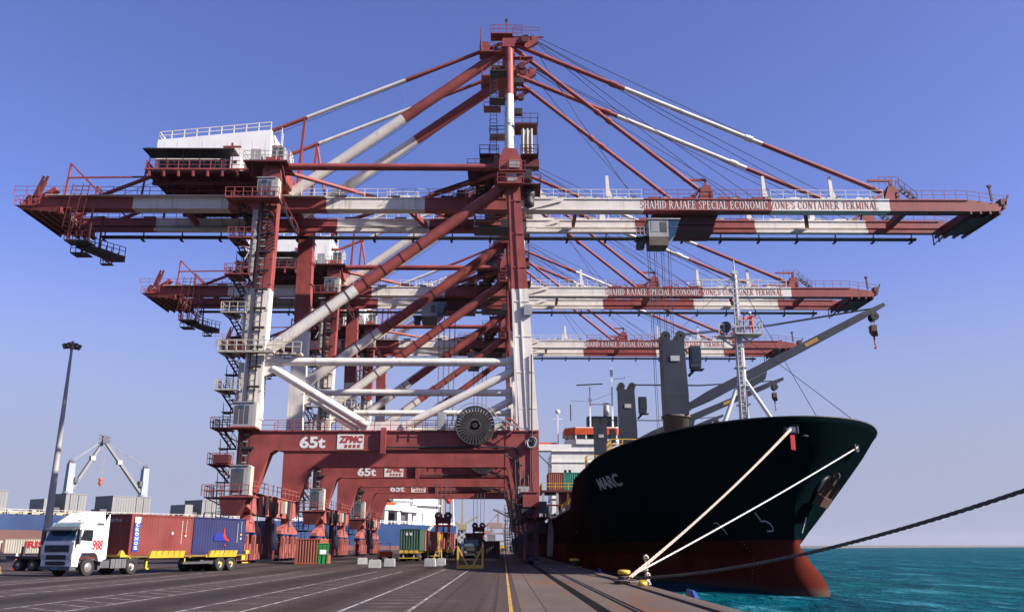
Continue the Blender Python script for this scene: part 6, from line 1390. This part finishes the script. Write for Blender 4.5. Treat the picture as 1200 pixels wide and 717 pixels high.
# left ship: blue bulk carrier with grey deck cranes
t = far_thing('bulk_carrier', 'blue hulled bulk carrier with grey deck cranes beyond the white lorry', 'ship', 135)
m = MB(); far_hull(m, 190, 12.0, 6.9, False); hull_o = m.build('hull', [BLUEH, BOOT, FARGREY], t)
m = MB(); m.rail([(0, -.2, 12), (188, -.2, 12)], 1.6, 2.2, .10, 0)
for k in range(46): m.b(2 + k * 4.05, 3.2 + k * 4.05, -2.6, -1.4, 12.0, 12.9 + (k * 7 % 5) * .15, k % 2)
m.b(0, 188, -4, -3.6, 12.0, 13.1, 1); m.build('deck_railing', [CREAM, PALEHAZE], t)
for k, s_ in enumerate((14.5, 45, 70.5, 98, 126, 154)):
    w_ = 7.6 if k != 1 else 15.5; m = MB(); m.b(s_, s_ + w_, -20, -8, 12, 19.6, 0)
    for d in range(1, int(w_), 1): m.b(s_ + d - .06, s_ + d + .06, -7.997, -7.9, 12.4, 19.4, 0)
    m.b(s_ - .1, s_ + w_ + .1, -20.1, -7.85, 19.603, 19.9, 0); m.b(s_ + .2, s_ + w_ - .2, -7.99, -7.6, 12, 12.8, 1)
    for d in (3, 6): m.b(s_ + d - .1, s_ + d + .1, -7.997, -7.8, 12, 19.5, 1)
    m.b(s_ + w_ + .3, s_ + w_ + 3.4, -16, -10, 12, 15.0, 1); m.b(s_ + w_ + 3.5, s_ + w_ + 7, -19, -9, 12, 17.8 if k % 2 == 0 else 13, 0); m.build('hatch_cover', [FARGREY, DGREY], t)
def far_crane(s_, tipx, tipz, tipy=-14):
    m = MB(); x = s_; m.lathe((x, -14, 12), (0, 0, 1), [(1.7, 0), (1.5, 8), (1.9, 8.2), (1.9, 8.8), (0, 8.9)], 14, 0); m.bar((x, -14, 20.9), (x, -14, 31), 2.6, 2.2, 0, (0, 1, 0), 2.3, 1.9)
    m.box((x + (1.9 if tipx > x else -1.9), -13.4, 25), (1.5, 1.8, 2.0), 1); m.lathe((x, -14.4, 31.4), (0, 1, 0), [(0, 0), (1.0, 0), (1.0, .8), (0, .8)], 12, 1)
    for z in (14, 16, 18): m.b(x - 1.9, x + 1.9, -12.2, -11.9, z, z + .3, 1)
    c = m.build('deck_crane', [paint('haze_paled_blue_grey', (.34, .38, .43), .6, .1), DGREY], t)  # tower colour lightened to blue-grey to stand for the haze
    d = 1 if tipx > x else -1
    m = MB(); m.bar((x + d * 1.4, -14, 22), (tipx, tipy, tipz), 1.3, 1.1, 0, (0, 0, 1), .9, .8); m.box((tipx, tipy, tipz + .3), (2.4, 1, 1.6), 1); m.bar((tipx - 2, tipy, tipz + .5), (tipx + 2.4, tipy, tipz + 1.2), .4, .4, 1)
    p = Vector((x + d * 1.4, -14, 22)).lerp(Vector((tipx, tipy, tipz)), .6); m.box(p, (1.8, 1.5, 1.6), 2); m.build('jib', [FARGREY, DGREY, CREAM], c)
    m = MB(); m.wire([(x, -14, 32), (tipx, tipy, tipz)], .09, 4, 0); m.wire([(x, -13.4, 31.6), (tipx, tipy, tipz - .3)], .09, 4, 0)
    for q in (-.6, .6): m.wire([(tipx + q, tipy, tipz), (tipx + q * .5, tipy, tipz - 14)], .08, 4, 0)
    m.build('crane_rope', [STEEL], c); m = MB(); m.lathe((tipx, tipy, tipz - 16.5), (0, 0, 1), [(0, 0), (.3, .4), (.75, 1.3), (.7, 1.9), (0, 2.0)], 10, 0); m.build('hook_block', [ORANGE], c)
far_crane(74.6, 62.8, 41.0); far_crane(45.0, 63.6, 39.6, -12.5); far_crane(112, 122, 38)
# right ship: blue ship whose white accommodation shows under the portals
t = far_thing('cargo_ship', 'blue ship with tall white accommodation seen under the crane portals', 'ship', 2)
m = MB(); far_hull(m, 128, 12.2, 2.0, False); m.build('hull', [BLUEH, BOOT, FARGREY], t)
m = MB()
m.b(14, 33, -26, -4, 12.2, 34, 0); m.b(33.003, 62, -26, -6, 20.5, 36, 0); m.b(33.003, 60, -26, -16, 12.2, 20.5, 0); m.b(33.2, 66, -5.997, -1.5, 19.0, 21.2, 0); m.b(30, 44, -3.6, -1.2, 18.4, 20.4, 0)
for x in (36, 44, 53, 62): m.b(x, x + 2.2, -4.5, -2.5, 12.2, 18.98, 0)
m.b(34, 64, -15.9, -15.6, 12.3, 18, 1); m.box((25, -3.2, 32), (1.2, 1, 1), 1); m.b(14.2, 26, -3.97, -3.0, 12.2, 18.5, 0); m.b(13.5, 33.5, -4.0, -2.0, 22.0, 22.5, 0)
for k in range(3): m.b(33.5, 62, -5.99, -4.2, 24 + k * 3.6, 24.25 + k * 3.6, 0)
m.lathe((31, -5, 33), (0, 0, 1), [(0, 0), (1.6, 0), (1.6, 2.2), (0, 2.4)], 12, 0); m.box((41, -4.6, 15), (3.2, 2, 4), 1); m.box((49, -4.6, 23.2), (2, 1.6, 2.6), 1)
m.bar((32, -5.0, 25), (36, -5.2, 31), 1.2, .3, 2); ab = m.build('accommodation_block', [SHIPW, DGREY, STEEL], t)
for k in range(9): m = MB(); x = 36 + k * 2.9; m.b(x, x + .8, -5.99, -5.9, 33.6, 34.5, 0); m.build('window', [GLASSD], ab)
m = MB(); m.hexa([(49, -3.6, 21.3), (57, -3.6, 21.3), (57, -1.8, 21.3), (49, -1.8, 21.3), (48, -3.9, 22.6), (58, -3.9, 22.6), (58, -1.5, 22.6), (48, -1.5, 22.6)], 0); m.build('lifeboat', [ORANGE], t)
m = MB(); m.rail([(0, -.4, 12.2), (128, -.4, 12.2)], 1.5, 2.5, .10, 0); m.build('deck_railing', [SHIPW], t)
m = MB(); a, b_ = Vector((22.5, 0.8, 12.5)), Vector((42, 4.5, .6)); m.bar(a, b_, 1.3, .3, 0); m.rail([a, b_], 1.1, 1.5, .09, 0); m.build('gangway', [CREAM], t)
m = MB(); a, b_ = Vector((14, -6, 36)), Vector((1.5, -6, 25)); m.bar(a, b_, 2.4, 3.0, 0, (0, 0, 1)); dd = (b_ - a)
for f in (.36, .62): m.bar(a + dd * f, a + dd * (f + .09), 2.5, 3.1, 1, (0, 0, 1))
m.bar(a + Vector((-1.5, 0, 2)), b_ + Vector((-2.5, 0, 2.2)), .7, .7, 1); m.bar(b_ + Vector((-2, 0, 2)), Vector((-1.5, -6, 12.4)), .7, .7, 2); m.bar(Vector((9, -6, 34)), Vector((9, -6, 12.4)), .8, .8, 3); m.build('lifeboat_slide', [TRED, SHIPW, SHIPW, YELLOW], t)

# ------------------------------------------------------------------ tall lamp masts
def lamp_mast(x, y, H_, lab, r0=.42):
    t = thing('lamp_mast', lab, 'lamp mast', (x, y, 0)); m = MB(); m.tube((0, 0, .35), (0, 0, H_), r0, .16, 14); m.lathe((0, 0, 0), (0, 0, 1), [(0, 0), (.8, 0), (.8, .35), (0, .35)], 14, 0); m.b(r0 - .05, r0 + .1, -.2, .2, .8, 1.8, 0); m.build('pole', [STEEL], t)
    m = MB(); n = 12
    m.wire([(math.cos(2 * math.pi * k / 24) * .8, math.sin(2 * math.pi * k / 24) * .8, H_ + .1) for k in range(25)], .07, 6, 0)
    for k in range(4): a = math.pi / 2 * k; m.bar((0, 0, H_ + .1), (math.cos(a) * 1.05, math.sin(a) * 1.05, H_ + .1), .1, .1, 0)
    m.lathe((0, 0, H_ - .3), (0, 0, 1), [(0, 0), (.3, 0), (.35, .8), (.1, 1.1), (0, 1.1)], 10, 0); m.build('lamp_ring', [STEEL], t)
    for k in range(n):
        a = 2 * math.pi * k / n; u = Vector((math.cos(a), math.sin(a), 0)); c = Vector((0, 0, H_ + .05)) + u * .92 + Vector((0, 0, .12 * (k % 2) - .06)); m = MB(); m.bar(c - u * .1 + Vector((0, 0, .12)), c + u * .22 - Vector((0, 0, .12)), .34, .44, 0); m.bar(c + u * .225 - Vector((0, 0, .12)), c + u * .25 - Vector((0, 0, .13)), .28, .36, 1); m.build('floodlight', [DGREY, CREAM], t)
    return t
lamp_mast(-59.2, 118, 28.1, 'tall grey lamp mast with a ring of floodlights behind the lorry cab', .55)
lamp_mast(1.7, 360, 14.5, 'thin lamp mast far off down the quay beside the seaside crane legs', .35)

# ------------------------------------------------------------------ harbour cranes far off in the haze
def tower_crane(x, y, H_, lab, mt):
    t = thing('harbour_crane', lab, 'crane', (x, y, 0)); m = MB()
    for a, b_ in (((-H_ * .14, 0, 0), (-H_ * .05, 0, H_ * .38)), ((H_ * .14, 0, 0), (H_ * .05, 0, H_ * .38)), ((-H_ * .12, 0, H_ * .1), (H_ * .07, 0, H_ * .3)), ((H_ * .12, 0, H_ * .1), (-H_ * .07, 0, H_ * .3))): m.bar(a, b_, H_ * .025, H_ * .03, 0)
    m.build('portal', [mt], t); m = MB(); m.bar((0, 0, H_ * .3), (0, 0, H_), H_ * .06, H_ * .05, 0, (0, 1, 0), H_ * .035, H_ * .035); m.box((0, 0, H_ * .42), (H_ * .2, H_ * .15, H_ * .1), 0); m.box((0, 0, H_), (H_ * .07, H_ * .05, H_ * .03), 0); m.build('tower', [mt], t)
    m = MB(); m.bar((0, 0, H_ * .45), (H_ * .3, 0, H_ * .62), H_ * .03, H_ * .03, 0); m.bar((0, 0, H_ * .45), (-H_ * .14, 0, H_ * .5), H_ * .05, H_ * .05, 0); m.build('jib', [mt], t); return t
tower_crane(-21.5, 470, 27, 'pale yellow harbour crane just right of the blue ship stern', PALEHAZE)
HAZEPINK = paint('haze_paled_pink', (.40, .27, .24), .7, .2, (.2, .15, .12), .5, .2)  # pale pink carries the haze over the far gantries in its colour
def gantry(x, y, H_, lab):
    t = thing('harbour_crane', lab, 'crane', (x, y, 0)); m = MB()
    for sx in (-1, 1):
        for yy in (-6, 6): m.bar((sx * H_ * .22, yy, 0), (sx * H_ * .16, yy, H_ * .55), H_ * .05, H_ * .05, 0)
    for z in (.2, .4, .55): m.bar((-H_ * .2, -6, H_ * z), (H_ * .2, -6, H_ * z), H_ * .04, H_ * .05, 0)
    m.build('portal', [HAZEPINK], t); m = MB(); m.box((-H_ * .05, 0, H_ * .62), (H_ * .36, 8, H_ * .14), 0); m.bar((0, 0, H_ * .6), (H_ * .03, 0, H_ * .98), H_ * .06, H_ * .06, 0); m.bar((H_ * .03, 0, H_ * .95), (-H_ * .5, 0, H_ * .42), H_ * .02, H_ * .02, 0); m.bar((0, 0, H_ * .55), (H_ * .3, 0, H_ * .7), H_ * .04, H_ * .04, 0); m.build('boom', [HAZEPINK], t)
gantry(-4.2, 620, 25, 'pinkish haze-pale gantry crane far off between the lorries and the crane legs'); gantry(-16, 900, 24, 'faint gantry crane on the skyline behind the dark lorry')
t = thing('dock_crane', 'thin dark crane jib reaching left from the far seaside legs', 'crane', (10.5, 300, 0)); m = MB(); m.bar((0, 0, 0), (0, 0, 7), 1.2, 1.2); m.build('base', [DGREY], t); m = MB(); m.bar((0, 0, 7), (-14, 0, 13.6), .5, .5); m.bar((0, 0, 9), (-13, 0, 13.6), .12, .12); m.build('jib', [DGREY], t)
t = thing('mobile_machine', 'small yellow machine far down the quay at the foot of the haze-pale crane', 'machine', (-1.6, 330, 0)); m = MB(); m.b(-2.2, 2.0, -1.5, 1.5, .6, 2.0); m.hexa([(-2.6, -1.4, 2.0), (.5, -1.4, 2.0), (.5, 1.4, 2.0), (-2.6, 1.4, 2.0), (-1.4, -1.2, 3.6), (.2, -1.2, 3.2), (.2, 1.2, 3.2), (-1.4, 1.2, 3.6)]); m.build('body', [YELLOW], t)
for x in (-1.4, 1.3):
    for y in (-1.5, 1.5): m = MB(); m.lathe((x, y - .15, .6), (0, 1, 0), [(0, 0), (.6, 0), (.6, .3), (0, .3)], 12, 0); m.build('wheel', [TYRE], t)
for k, (x, y, w, h, mt, lab) in enumerate(((-13, 255, 2.44, 2.6, CBLUE, 'small blue container beyond the dark lorry'), (-9.8, 250, 2.44, 2.6, CGREEN, 'green container far behind the yellow frame'), (-3.6, 270, 2.44, 5.0, FARGREY, 'tall grey container far down the quay'))):
    container('shipping_container', lab, 'container', 6.06, w, h, [mt, mt], (x, y, 0), 0, 'containers far down the quay')

# ------------------------------------------------------------------ quay furniture
def bollard(x, y, lab, s_=1.0):
    t = thing('bollard', lab, 'bollard', (x, y, .07), 0, 'mooring bollards on the quay edge'); m = MB(); m.lathe((0, 0, 0), (0, 0, 1), [(0, 0), (.48 * s_, 0), (.48 * s_, .07), (.27 * s_, .12), (.24 * s_, .42 * s_), (.3 * s_, .46 * s_)], 18, 0); m.build('post', [BLACKM], t)
    m = MB(); m.lathe((0, 0, .46 * s_), (0, 0, 1), [(.3 * s_, 0), (.44 * s_, .06), (.44 * s_, .16), (.36 * s_, .22), (0, .24)], 18, 0); m.build('cap', [YELLOW], t); m = MB(); m.lathe((0, 0, 0), (0, 0, 1), [(.49 * s_, .012), (.62 * s_, .012), (.62 * s_, .05), (.49 * s_, .05)], 18, 0); m.build('base_ring', [YELLOW], t); return Vector((x, y, .07))
B1 = bollard(5.95, 45.2, 'yellow capped bollard with ropes around it on the quay edge', .72)
bollard(6.0, 77, 'yellow bollard farther along the quay in the ship shade', 1.0)
t = MB(); t.lathe((0, 0, 0), (0, 0, 1), [(0, 0), (.22, 0), (.2, .14), (.1, .2), (0, .2)], 12, 0); t.b(-.12, .12, -.12, .12, .2, .24, 0); o = t.build('yellow_cover', [YELLOW]); o.location = (6.15, 40.6, .075); tag(o, 'small yellow knob on the quay edge in front of the bollard', 'cover')
def fender(x, y, lab):
    t = thing('quay_fender', lab, 'fender', (x, y, -.3), 0, 'blue fenders on the quay wall'); m = MB(); m.b(.45, .62, -.75, .75, -1.4, .25); m.hexa([(.45, -.75, .25), (.62, -.75, .25), (.62, .75, .25), (.45, .75, .25), (.40, -.55, .5), (.5, -.55, .5), (.5, .55, .5), (.40, .55, .5)]); m.build('panel', [paint('fender_blue', (.012, .07, .30), .55, .25)], t)
    m = MB()
    for z in (-.9, -.1): m.tube((0, -.3, z), (.45, -.3, z), .22, .28, 12); m.tube((0, .3, z), (.45, .3, z), .22, .28, 12)
    m.build('rubber_cone', [BLACKM], t)
    m = MB(); m.wire([(.05, -.5, .38), (.25, -.5, .2), (.5, -.5, .3)], .03, 5, 0); m.build('chain', [DGREY], t)
fender(EDGE, 33.9, 'blue fender panel standing above the quay edge nearest to us'); fender(EDGE, 50.5, 'blue fender panel just beyond the yellow bollard'); fender(EDGE, 66, 'blue fender panel farther along in the ship shade')
# mooring ropes
ROPEM = plain('pale_mooring_rope', (.62, .50, .40), .85); ROPEW = plain('white_mooring_rope', (.74, .72, .70), .8)
def rope_mat():
    m, nt, p = new_mat('old_dark_rope'); tc = nt.nodes.new('ShaderNodeTexCoord').outputs['Object']; n = noise(nt, tc, 3, 4, .7)
    nt.links.new(ramp(nt, n, [(.3, (.060, .044, .038)), (.7, (.14, .105, .085))]).outputs[0], p.inputs['Base Color']); p.inputs['Roughness'].default_value = .9; return m
ROPED = rope_mat()
def rope(name, label, pts, r, mt, strands=3, turns=2.2):
    """laid rope: three strands twisted about a sagging line"""
    out = MB(); pts = [Vector(p) for p in pts]
    for k in range(strands):
        q = []; acc = 0
        for i, p in enumerate(pts):
            if i: acc += (p - pts[i - 1]).length
            d = (pts[min(i + 1, len(pts) - 1)] - pts[max(0, i - 1)]).normalized(); x = d.cross(Vector((0, 0, 1))).normalized(); y = x.cross(d); a = acc * turns + k * 2 * math.pi / strands
            q.append(p + (x * math.cos(a) + y * math.sin(a)) * r * .52)
        out.wire(q, r * .56, 6, 0)
    o = out.build(name, [mt], None, True); return tag(o, label, 'rope', 'mooring ropes')
def sag(a, b_, s_, n=120):
    a = Vector(a); b_ = Vector(b_); return [a.lerp(b_, i / n) - Vector((0, 0, s_ * 4 * (i / n) * (1 - i / n))) for i in range(n + 1)]
loop = [B1 + Vector((math.cos(a) * .34, math.sin(a) * .34, .16)) for a in [R(x) for x in range(60, 330, 18)]]
rope('mooring_rope', 'thick beige mooring rope from the bollard to the upper fairlead', [B1 + Vector((.33, .1, .2))] + sag(B1 + Vector((.35, -.1, .22)), FL1, .22), .065, ROPEM, 3, 7)
rope('mooring_rope', 'second beige rope twisted close beside the thick one at the bollard', sag(B1 + Vector((.2, -.34, .24)), Vector(B1).lerp(FL1, .98) + Vector((.14, -.1, .25)), .30), .04, ROPEM, 3, 7)
rope('mooring_rope', 'white mooring rope from the bollard to the far side of the bow', sag(B1 + Vector((.34, .1, .26)), FL2, .12, 80), .052, ROPEW, 3, 7)
rope('mooring_rope', 'dark old mooring rope crossing in front of the bulbous bow', [Vector((6.3 + .407 * t, 45.4 - t, .22 + .048 * t + .00493 * t * t)) for t in [k * .16 for k in range(376)]], .068, ROPED, 3, 7)
m = MB(); rr = random.Random(4)
for k in range(3):
    z = .12 + k * .12; m.wire([B1 + Vector((math.cos(R(a)) * (.25 + .01 * k), math.sin(R(a)) * (.25 + .01 * k), z * .62)) for a in range(0, 361, 20)], .06, 6, 0)
m.build('rope_turns', [ROPED]); o = bpy.data.objects['rope_turns']; tag(o, 'turns of dark rope wound round the yellow bollard', 'rope', 'mooring ropes')
# knotted tail hanging between the two ropes
m = MB(); p0 = Vector(B1).lerp(FL1, .105) + Vector((0, 0, .12)); pts = [p0 + Vector((.0, 0, .1)), p0 + Vector((-.06, .02, 0)), p0 + Vector((.05, -.02, -.25)), p0 + Vector((-.05, .02, -.5)), p0 + Vector((.05, 0, -.75)), p0 + Vector((.02, 0, -1.0)), p0 + Vector((.15, 0, -1.15))]
m.wire(pts, .05, 6, 0)
for q in (0, 2, 3, 4): 
    c = pts[q]; m.wire([c + Vector((math.cos(a) * .11, .05 * math.sin(a * 2), math.sin(a) * .09)) for a in [R(x) for x in range(0, 361, 40)]], .05, 6, 0)
for k in range(6): m.wire([pts[-2] + Vector((rr.uniform(-.1, .1), rr.uniform(-.1, .1), 0)), pts[-2] + Vector((rr.uniform(-.25, .3), rr.uniform(-.1, .1), rr.uniform(-.3, .05)))], .035, 5, 0)
o = m.build('rope_knot', [ROPEM]); tag(o, 'knotted frayed rope tail hanging between the beige and white ropes', 'rope', 'mooring ropes')
m = MB(); 
for k in range(30):
    a = k * .42; m2 = .35 + k * .012
pts = [Vector((6.0 + math.cos(k * .5) * (.3 + k * .006), 44.2 + math.sin(k * .5) * (.45 + k * .008), .12 + .02 * math.sin(k))) for k in range(60)]
m.wire(pts, .06, 5, 0); o = m.build('rope_coil', [ROPED]); tag(o, 'dark rope coil lying on the quay at the foot of the bollard', 'rope', 'mooring ropes')
# gangway to the black ship in the shade of the crane legs
t = thing('gangway', 'steep grey gangway against the black ship, in deep shade by the crane legs', 'gangway', (7.6, 150, 0)); m = MB(); a, b_ = Vector((-.4, -8, .3)), Vector((.6, 3, 6.3)); m.bar(a, b_, .9, .18, 0); m.build('walkway', [STEEL], t); m = MB(); m.rail([a + Vector((-.4, 0, 0)), b_ + Vector((-.4, 0, 0))], 1.0, 1.4, .04); m.rail([a + Vector((.4, 0, 0)), b_ + Vector((.4, 0, 0))], 1.0, 1.4, .04); m.build('handrail', [STEEL], t)

# ------------------------------------------------------------------ people
def person_mat(name, shoes, trousers, top, skin, hair, belt):
    m, nt, p = new_mat(name); tc = nt.nodes.new('ShaderNodeTexCoord').outputs['Object']; s_ = N(nt, 'ShaderNodeSeparateXYZ'); nt.links.new(tc, s_.inputs[0])
    mr = N(nt, 'ShaderNodeMapRange'); mr.inputs[1].default_value = 0; mr.inputs[2].default_value = 1.8; nt.links.new(s_.outputs[2], mr.inputs[0])
    r_ = ramp(nt, mr.outputs[0], [(0, shoes), (.06, trousers), (belt / 1.8, top), (1.46 / 1.8, skin)], True)
    nt.links.new(r_.outputs[0], p.inputs['Base Color']); p.inputs['Roughness'].default_value = .85; return m
def person(label, loc, rz, mt, arms, step=.12, lean=.0, helmet=TRUCKW, skin=(.30, .17, .11), group=None, hands=None):
    """one continuous skinned body; arms = ((elbow, wrist) left, (elbow, wrist) right) in body coordinates, facing -y"""
    t = thing('person', label, 'person', loc, rz, group)
    V = []; E = []; Rd = []
    def v(p, r, par=None):
        V.append(p); Rd.append(r); i = len(V) - 1
        if par is not None: E.append((par, i))
        return i
    ly = lambda z: -lean * max(0, z - .9)
    pel = v((0, ly(.95), .95), (.15, .11)); wa = v((0, ly(1.1), 1.10), (.14, .10), pel); ch = v((0, ly(1.3), 1.30), (.17, .115), wa); ne0 = v((0, ly(1.45), 1.43), (.085, .075), ch); ne = v((0, ly(1.5) - .01, 1.50), (.058, .06), ne0)
    he = v((0, ly(1.6) - .02, 1.60), (.078, .092), ne); v((0, ly(1.7) - .015, 1.70), (.07, .085), he)
    for sg, st in ((-1, step), (1, -step)):
        hip = v((sg * .10, 0, .88), (.095, .095), pel); kn = v((sg * .12, -.03 + st * .5, .49), (.068, .07), hip); an = v((sg * .13, st, .10), (.048, .05), kn); v((sg * .15, st - .15, .04), (.05, .035), an)
    hd = []
    for sg, (el, wr) in ((-1, arms[0]), (1, arms[1])):
        sh = v((sg * .19, ly(1.38), 1.38), (.072, .07), ch); e = v(el, (.05, .05), sh); w = v(wr, (.036, .034), e)
        d = (Vector(wr) - Vector(el)).normalized(); sd = d.cross(Vector((0, 1, .2))).normalized(); nn = sd.cross(d)
        pm = v(tuple(Vector(wr) + d * .075), (.038, .022), w); hd.append((Vector(wr) + d * .075, d, sd, nn))
        for k, (o_, L_) in enumerate(((-.030, .075), (-.010, .088), (.010, .082), (.030, .064))):
            f1 = v(tuple(Vector(wr) + d * .115 + sd * o_), (.009, .009), pm); f2 = v(tuple(Vector(wr) + d * (.115 + L_ * .55) + sd * o_ * 1.1 + nn * .012), (.0085, .0085), f1); v(tuple(Vector(wr) + d * (.115 + L_ * .9) + sd * o_ * 1.1 + nn * .036), (.0075, .0075), f2)
        t1 = v(tuple(Vector(wr) + d * .06 + sd * -sg * .045), (.011, .011), pm); v(tuple(Vector(wr) + d * .105 + sd * -sg * .062 + nn * .012), (.009, .009), t1)
    me = bpy.data.meshes.new('body'); me.from_pydata(V, E, []); o = bpy.data.objects.new('body', me); col.objects.link(o); o.parent = t
    sk = o.modifiers.new('skin', 'SKIN'); sk.use_smooth_shade = True
    lay = me.skin_vertices[0].data if me.skin_vertices else None
    if lay is None:
        bm = bmesh.new(); bm.from_mesh(me); bm.verts.layers.skin.verify(); bm.to_mesh(me); bm.free(); lay = me.skin_vertices[0].data
    for s_, r_ in zip(lay, Rd): s_.radius = r_
    lay[0].use_root = True
    o.modifiers.new('smooth', 'SUBSURF').levels = 1; o.modifiers['smooth'].render_levels = 1
    me.materials.append(mt)
    hx, hy = 0, ly(1.66) - .02
    m = MB(); m.lathe((0, hy, 1.66), (0, 0, 1), [(.135, 0), (.125, .01), (.115, .06), (.075, .12), (0, .145)], 14, 0); m.b(-.08, .08, hy - .19, hy - .09, 1.655, 1.675, 0); m.build('helmet', [helmet], t)
    fm_ = plain('skin_' + str(len(bpy.data.materials)), skin, .6)
    m = MB(); m.lathe((0, hy - .088, 1.585), (0, -1, -.25), [(.02, 0), (.016, .012), (0, .022)], 8, 0)
    for sg in (-1, 1): m.lathe((sg * .086, hy + .01, 1.59), (sg, 0, 0), [(.03, -.01), (.028, .012), (0, .016)], 8, 0)
    m.build('nose_and_ears', [fm_], t)
    m = MB()
    for sg in (-1, 1): m.lathe((sg * .032, hy - .086, 1.615), (0, -1, 0), [(.012, 0), (.009, .006), (0, .008)], 8, 0)
    m.b(-.024, .024, hy - .098, hy - .086, 1.538, 1.546, 0); m.build('eyes_and_mouth', [BLACKM], t)
    return t
ORS = person_mat('orange_coverall', (.03, .02, .02), (.60, .10, .03), (.72, .13, .03), (.30, .17, .11), (0, 0, 0), .95)
p1 = person('worker in orange coverall and white helmet on the foremast platform, arm out', (SX + .98, 68.6, 18.27), R(-50), ORS, (((-.33, -.06, 1.16), (-.38, -.26, 1.05)), ((.45, -.05, 1.30), (.62, -.12, 1.16))), .05, .1, group=None)
p2 = person('worker in orange close against the foremast, dark haired, half behind the pole', (SX + .44, 68.75, 18.27), R(70), ORS, (((-.30, -.10, 1.16), (-.22, -.32, 1.25)), ((.30, -.12, 1.16), (.20, -.34, 1.30))), .06, .05, helmet=BLACKM, group=None)
HV1 = person_mat('dark_trousers_yellow_vest', (.02, .02, .02), (.03, .035, .05), (.55, .45, .04), (.25, .14, .09), (0, 0, 0), .95)
HV2 = person_mat('dark_work_clothes', (.02, .02, .02), (.025, .025, .03), (.05, .05, .07), (.25, .14, .09), (0, 0, 0), .95)
dn = (((-.24, .02, 1.12), (-.24, -.08, .88)), ((.24, .02, 1.12), (.26, -.06, .88)))
person('worker in a yellow vest standing left of his dark dressed companion', (-6.9, 118, 0), R(20), HV1, dn, .1)
person('worker in dark clothes standing beside the yellow vest, left of the yellow frame', (-6.0, 116, 0), R(-30), HV2, dn, .06)
person('worker in yellow vest walking far behind, near the row of red containers', (-7.9, 128, 0), R(60), HV1, dn, .18, helmet=YELLOW)
OR3 = person_mat('orange_vest_dark_trousers', (.02, .02, .02), (.10, .11, .14), (.62, .12, .04), (.30, .17, .11), (0, 0, 0), .98)
person('worker in orange vest and red helmet on the gangway of the black ship', (7.6, 151, 5.0), R(-10), OR3, dn, .08, helmet=TRED)

# ------------------------------------------------------------------ hazy harbour air
m, nt, pb = new_mat('harbour_air'); nt.nodes.remove(pb); pv = nt.nodes.new('ShaderNodeVolumePrincipled')
pv.inputs['Color'].default_value = (.86, .88, 1.0, 1); pv.inputs['Density'].default_value = .000025; pv.inputs['Anisotropy'].default_value = .2
nt.links.new(pv.outputs[0], nt.nodes['Material Output'].inputs['Volume'])
g = MB(); g.b(-6800, 6800, -1800, 7400, -10.5, 78); o = g.build('haze', [m]); o['kind'] = 'stuff'
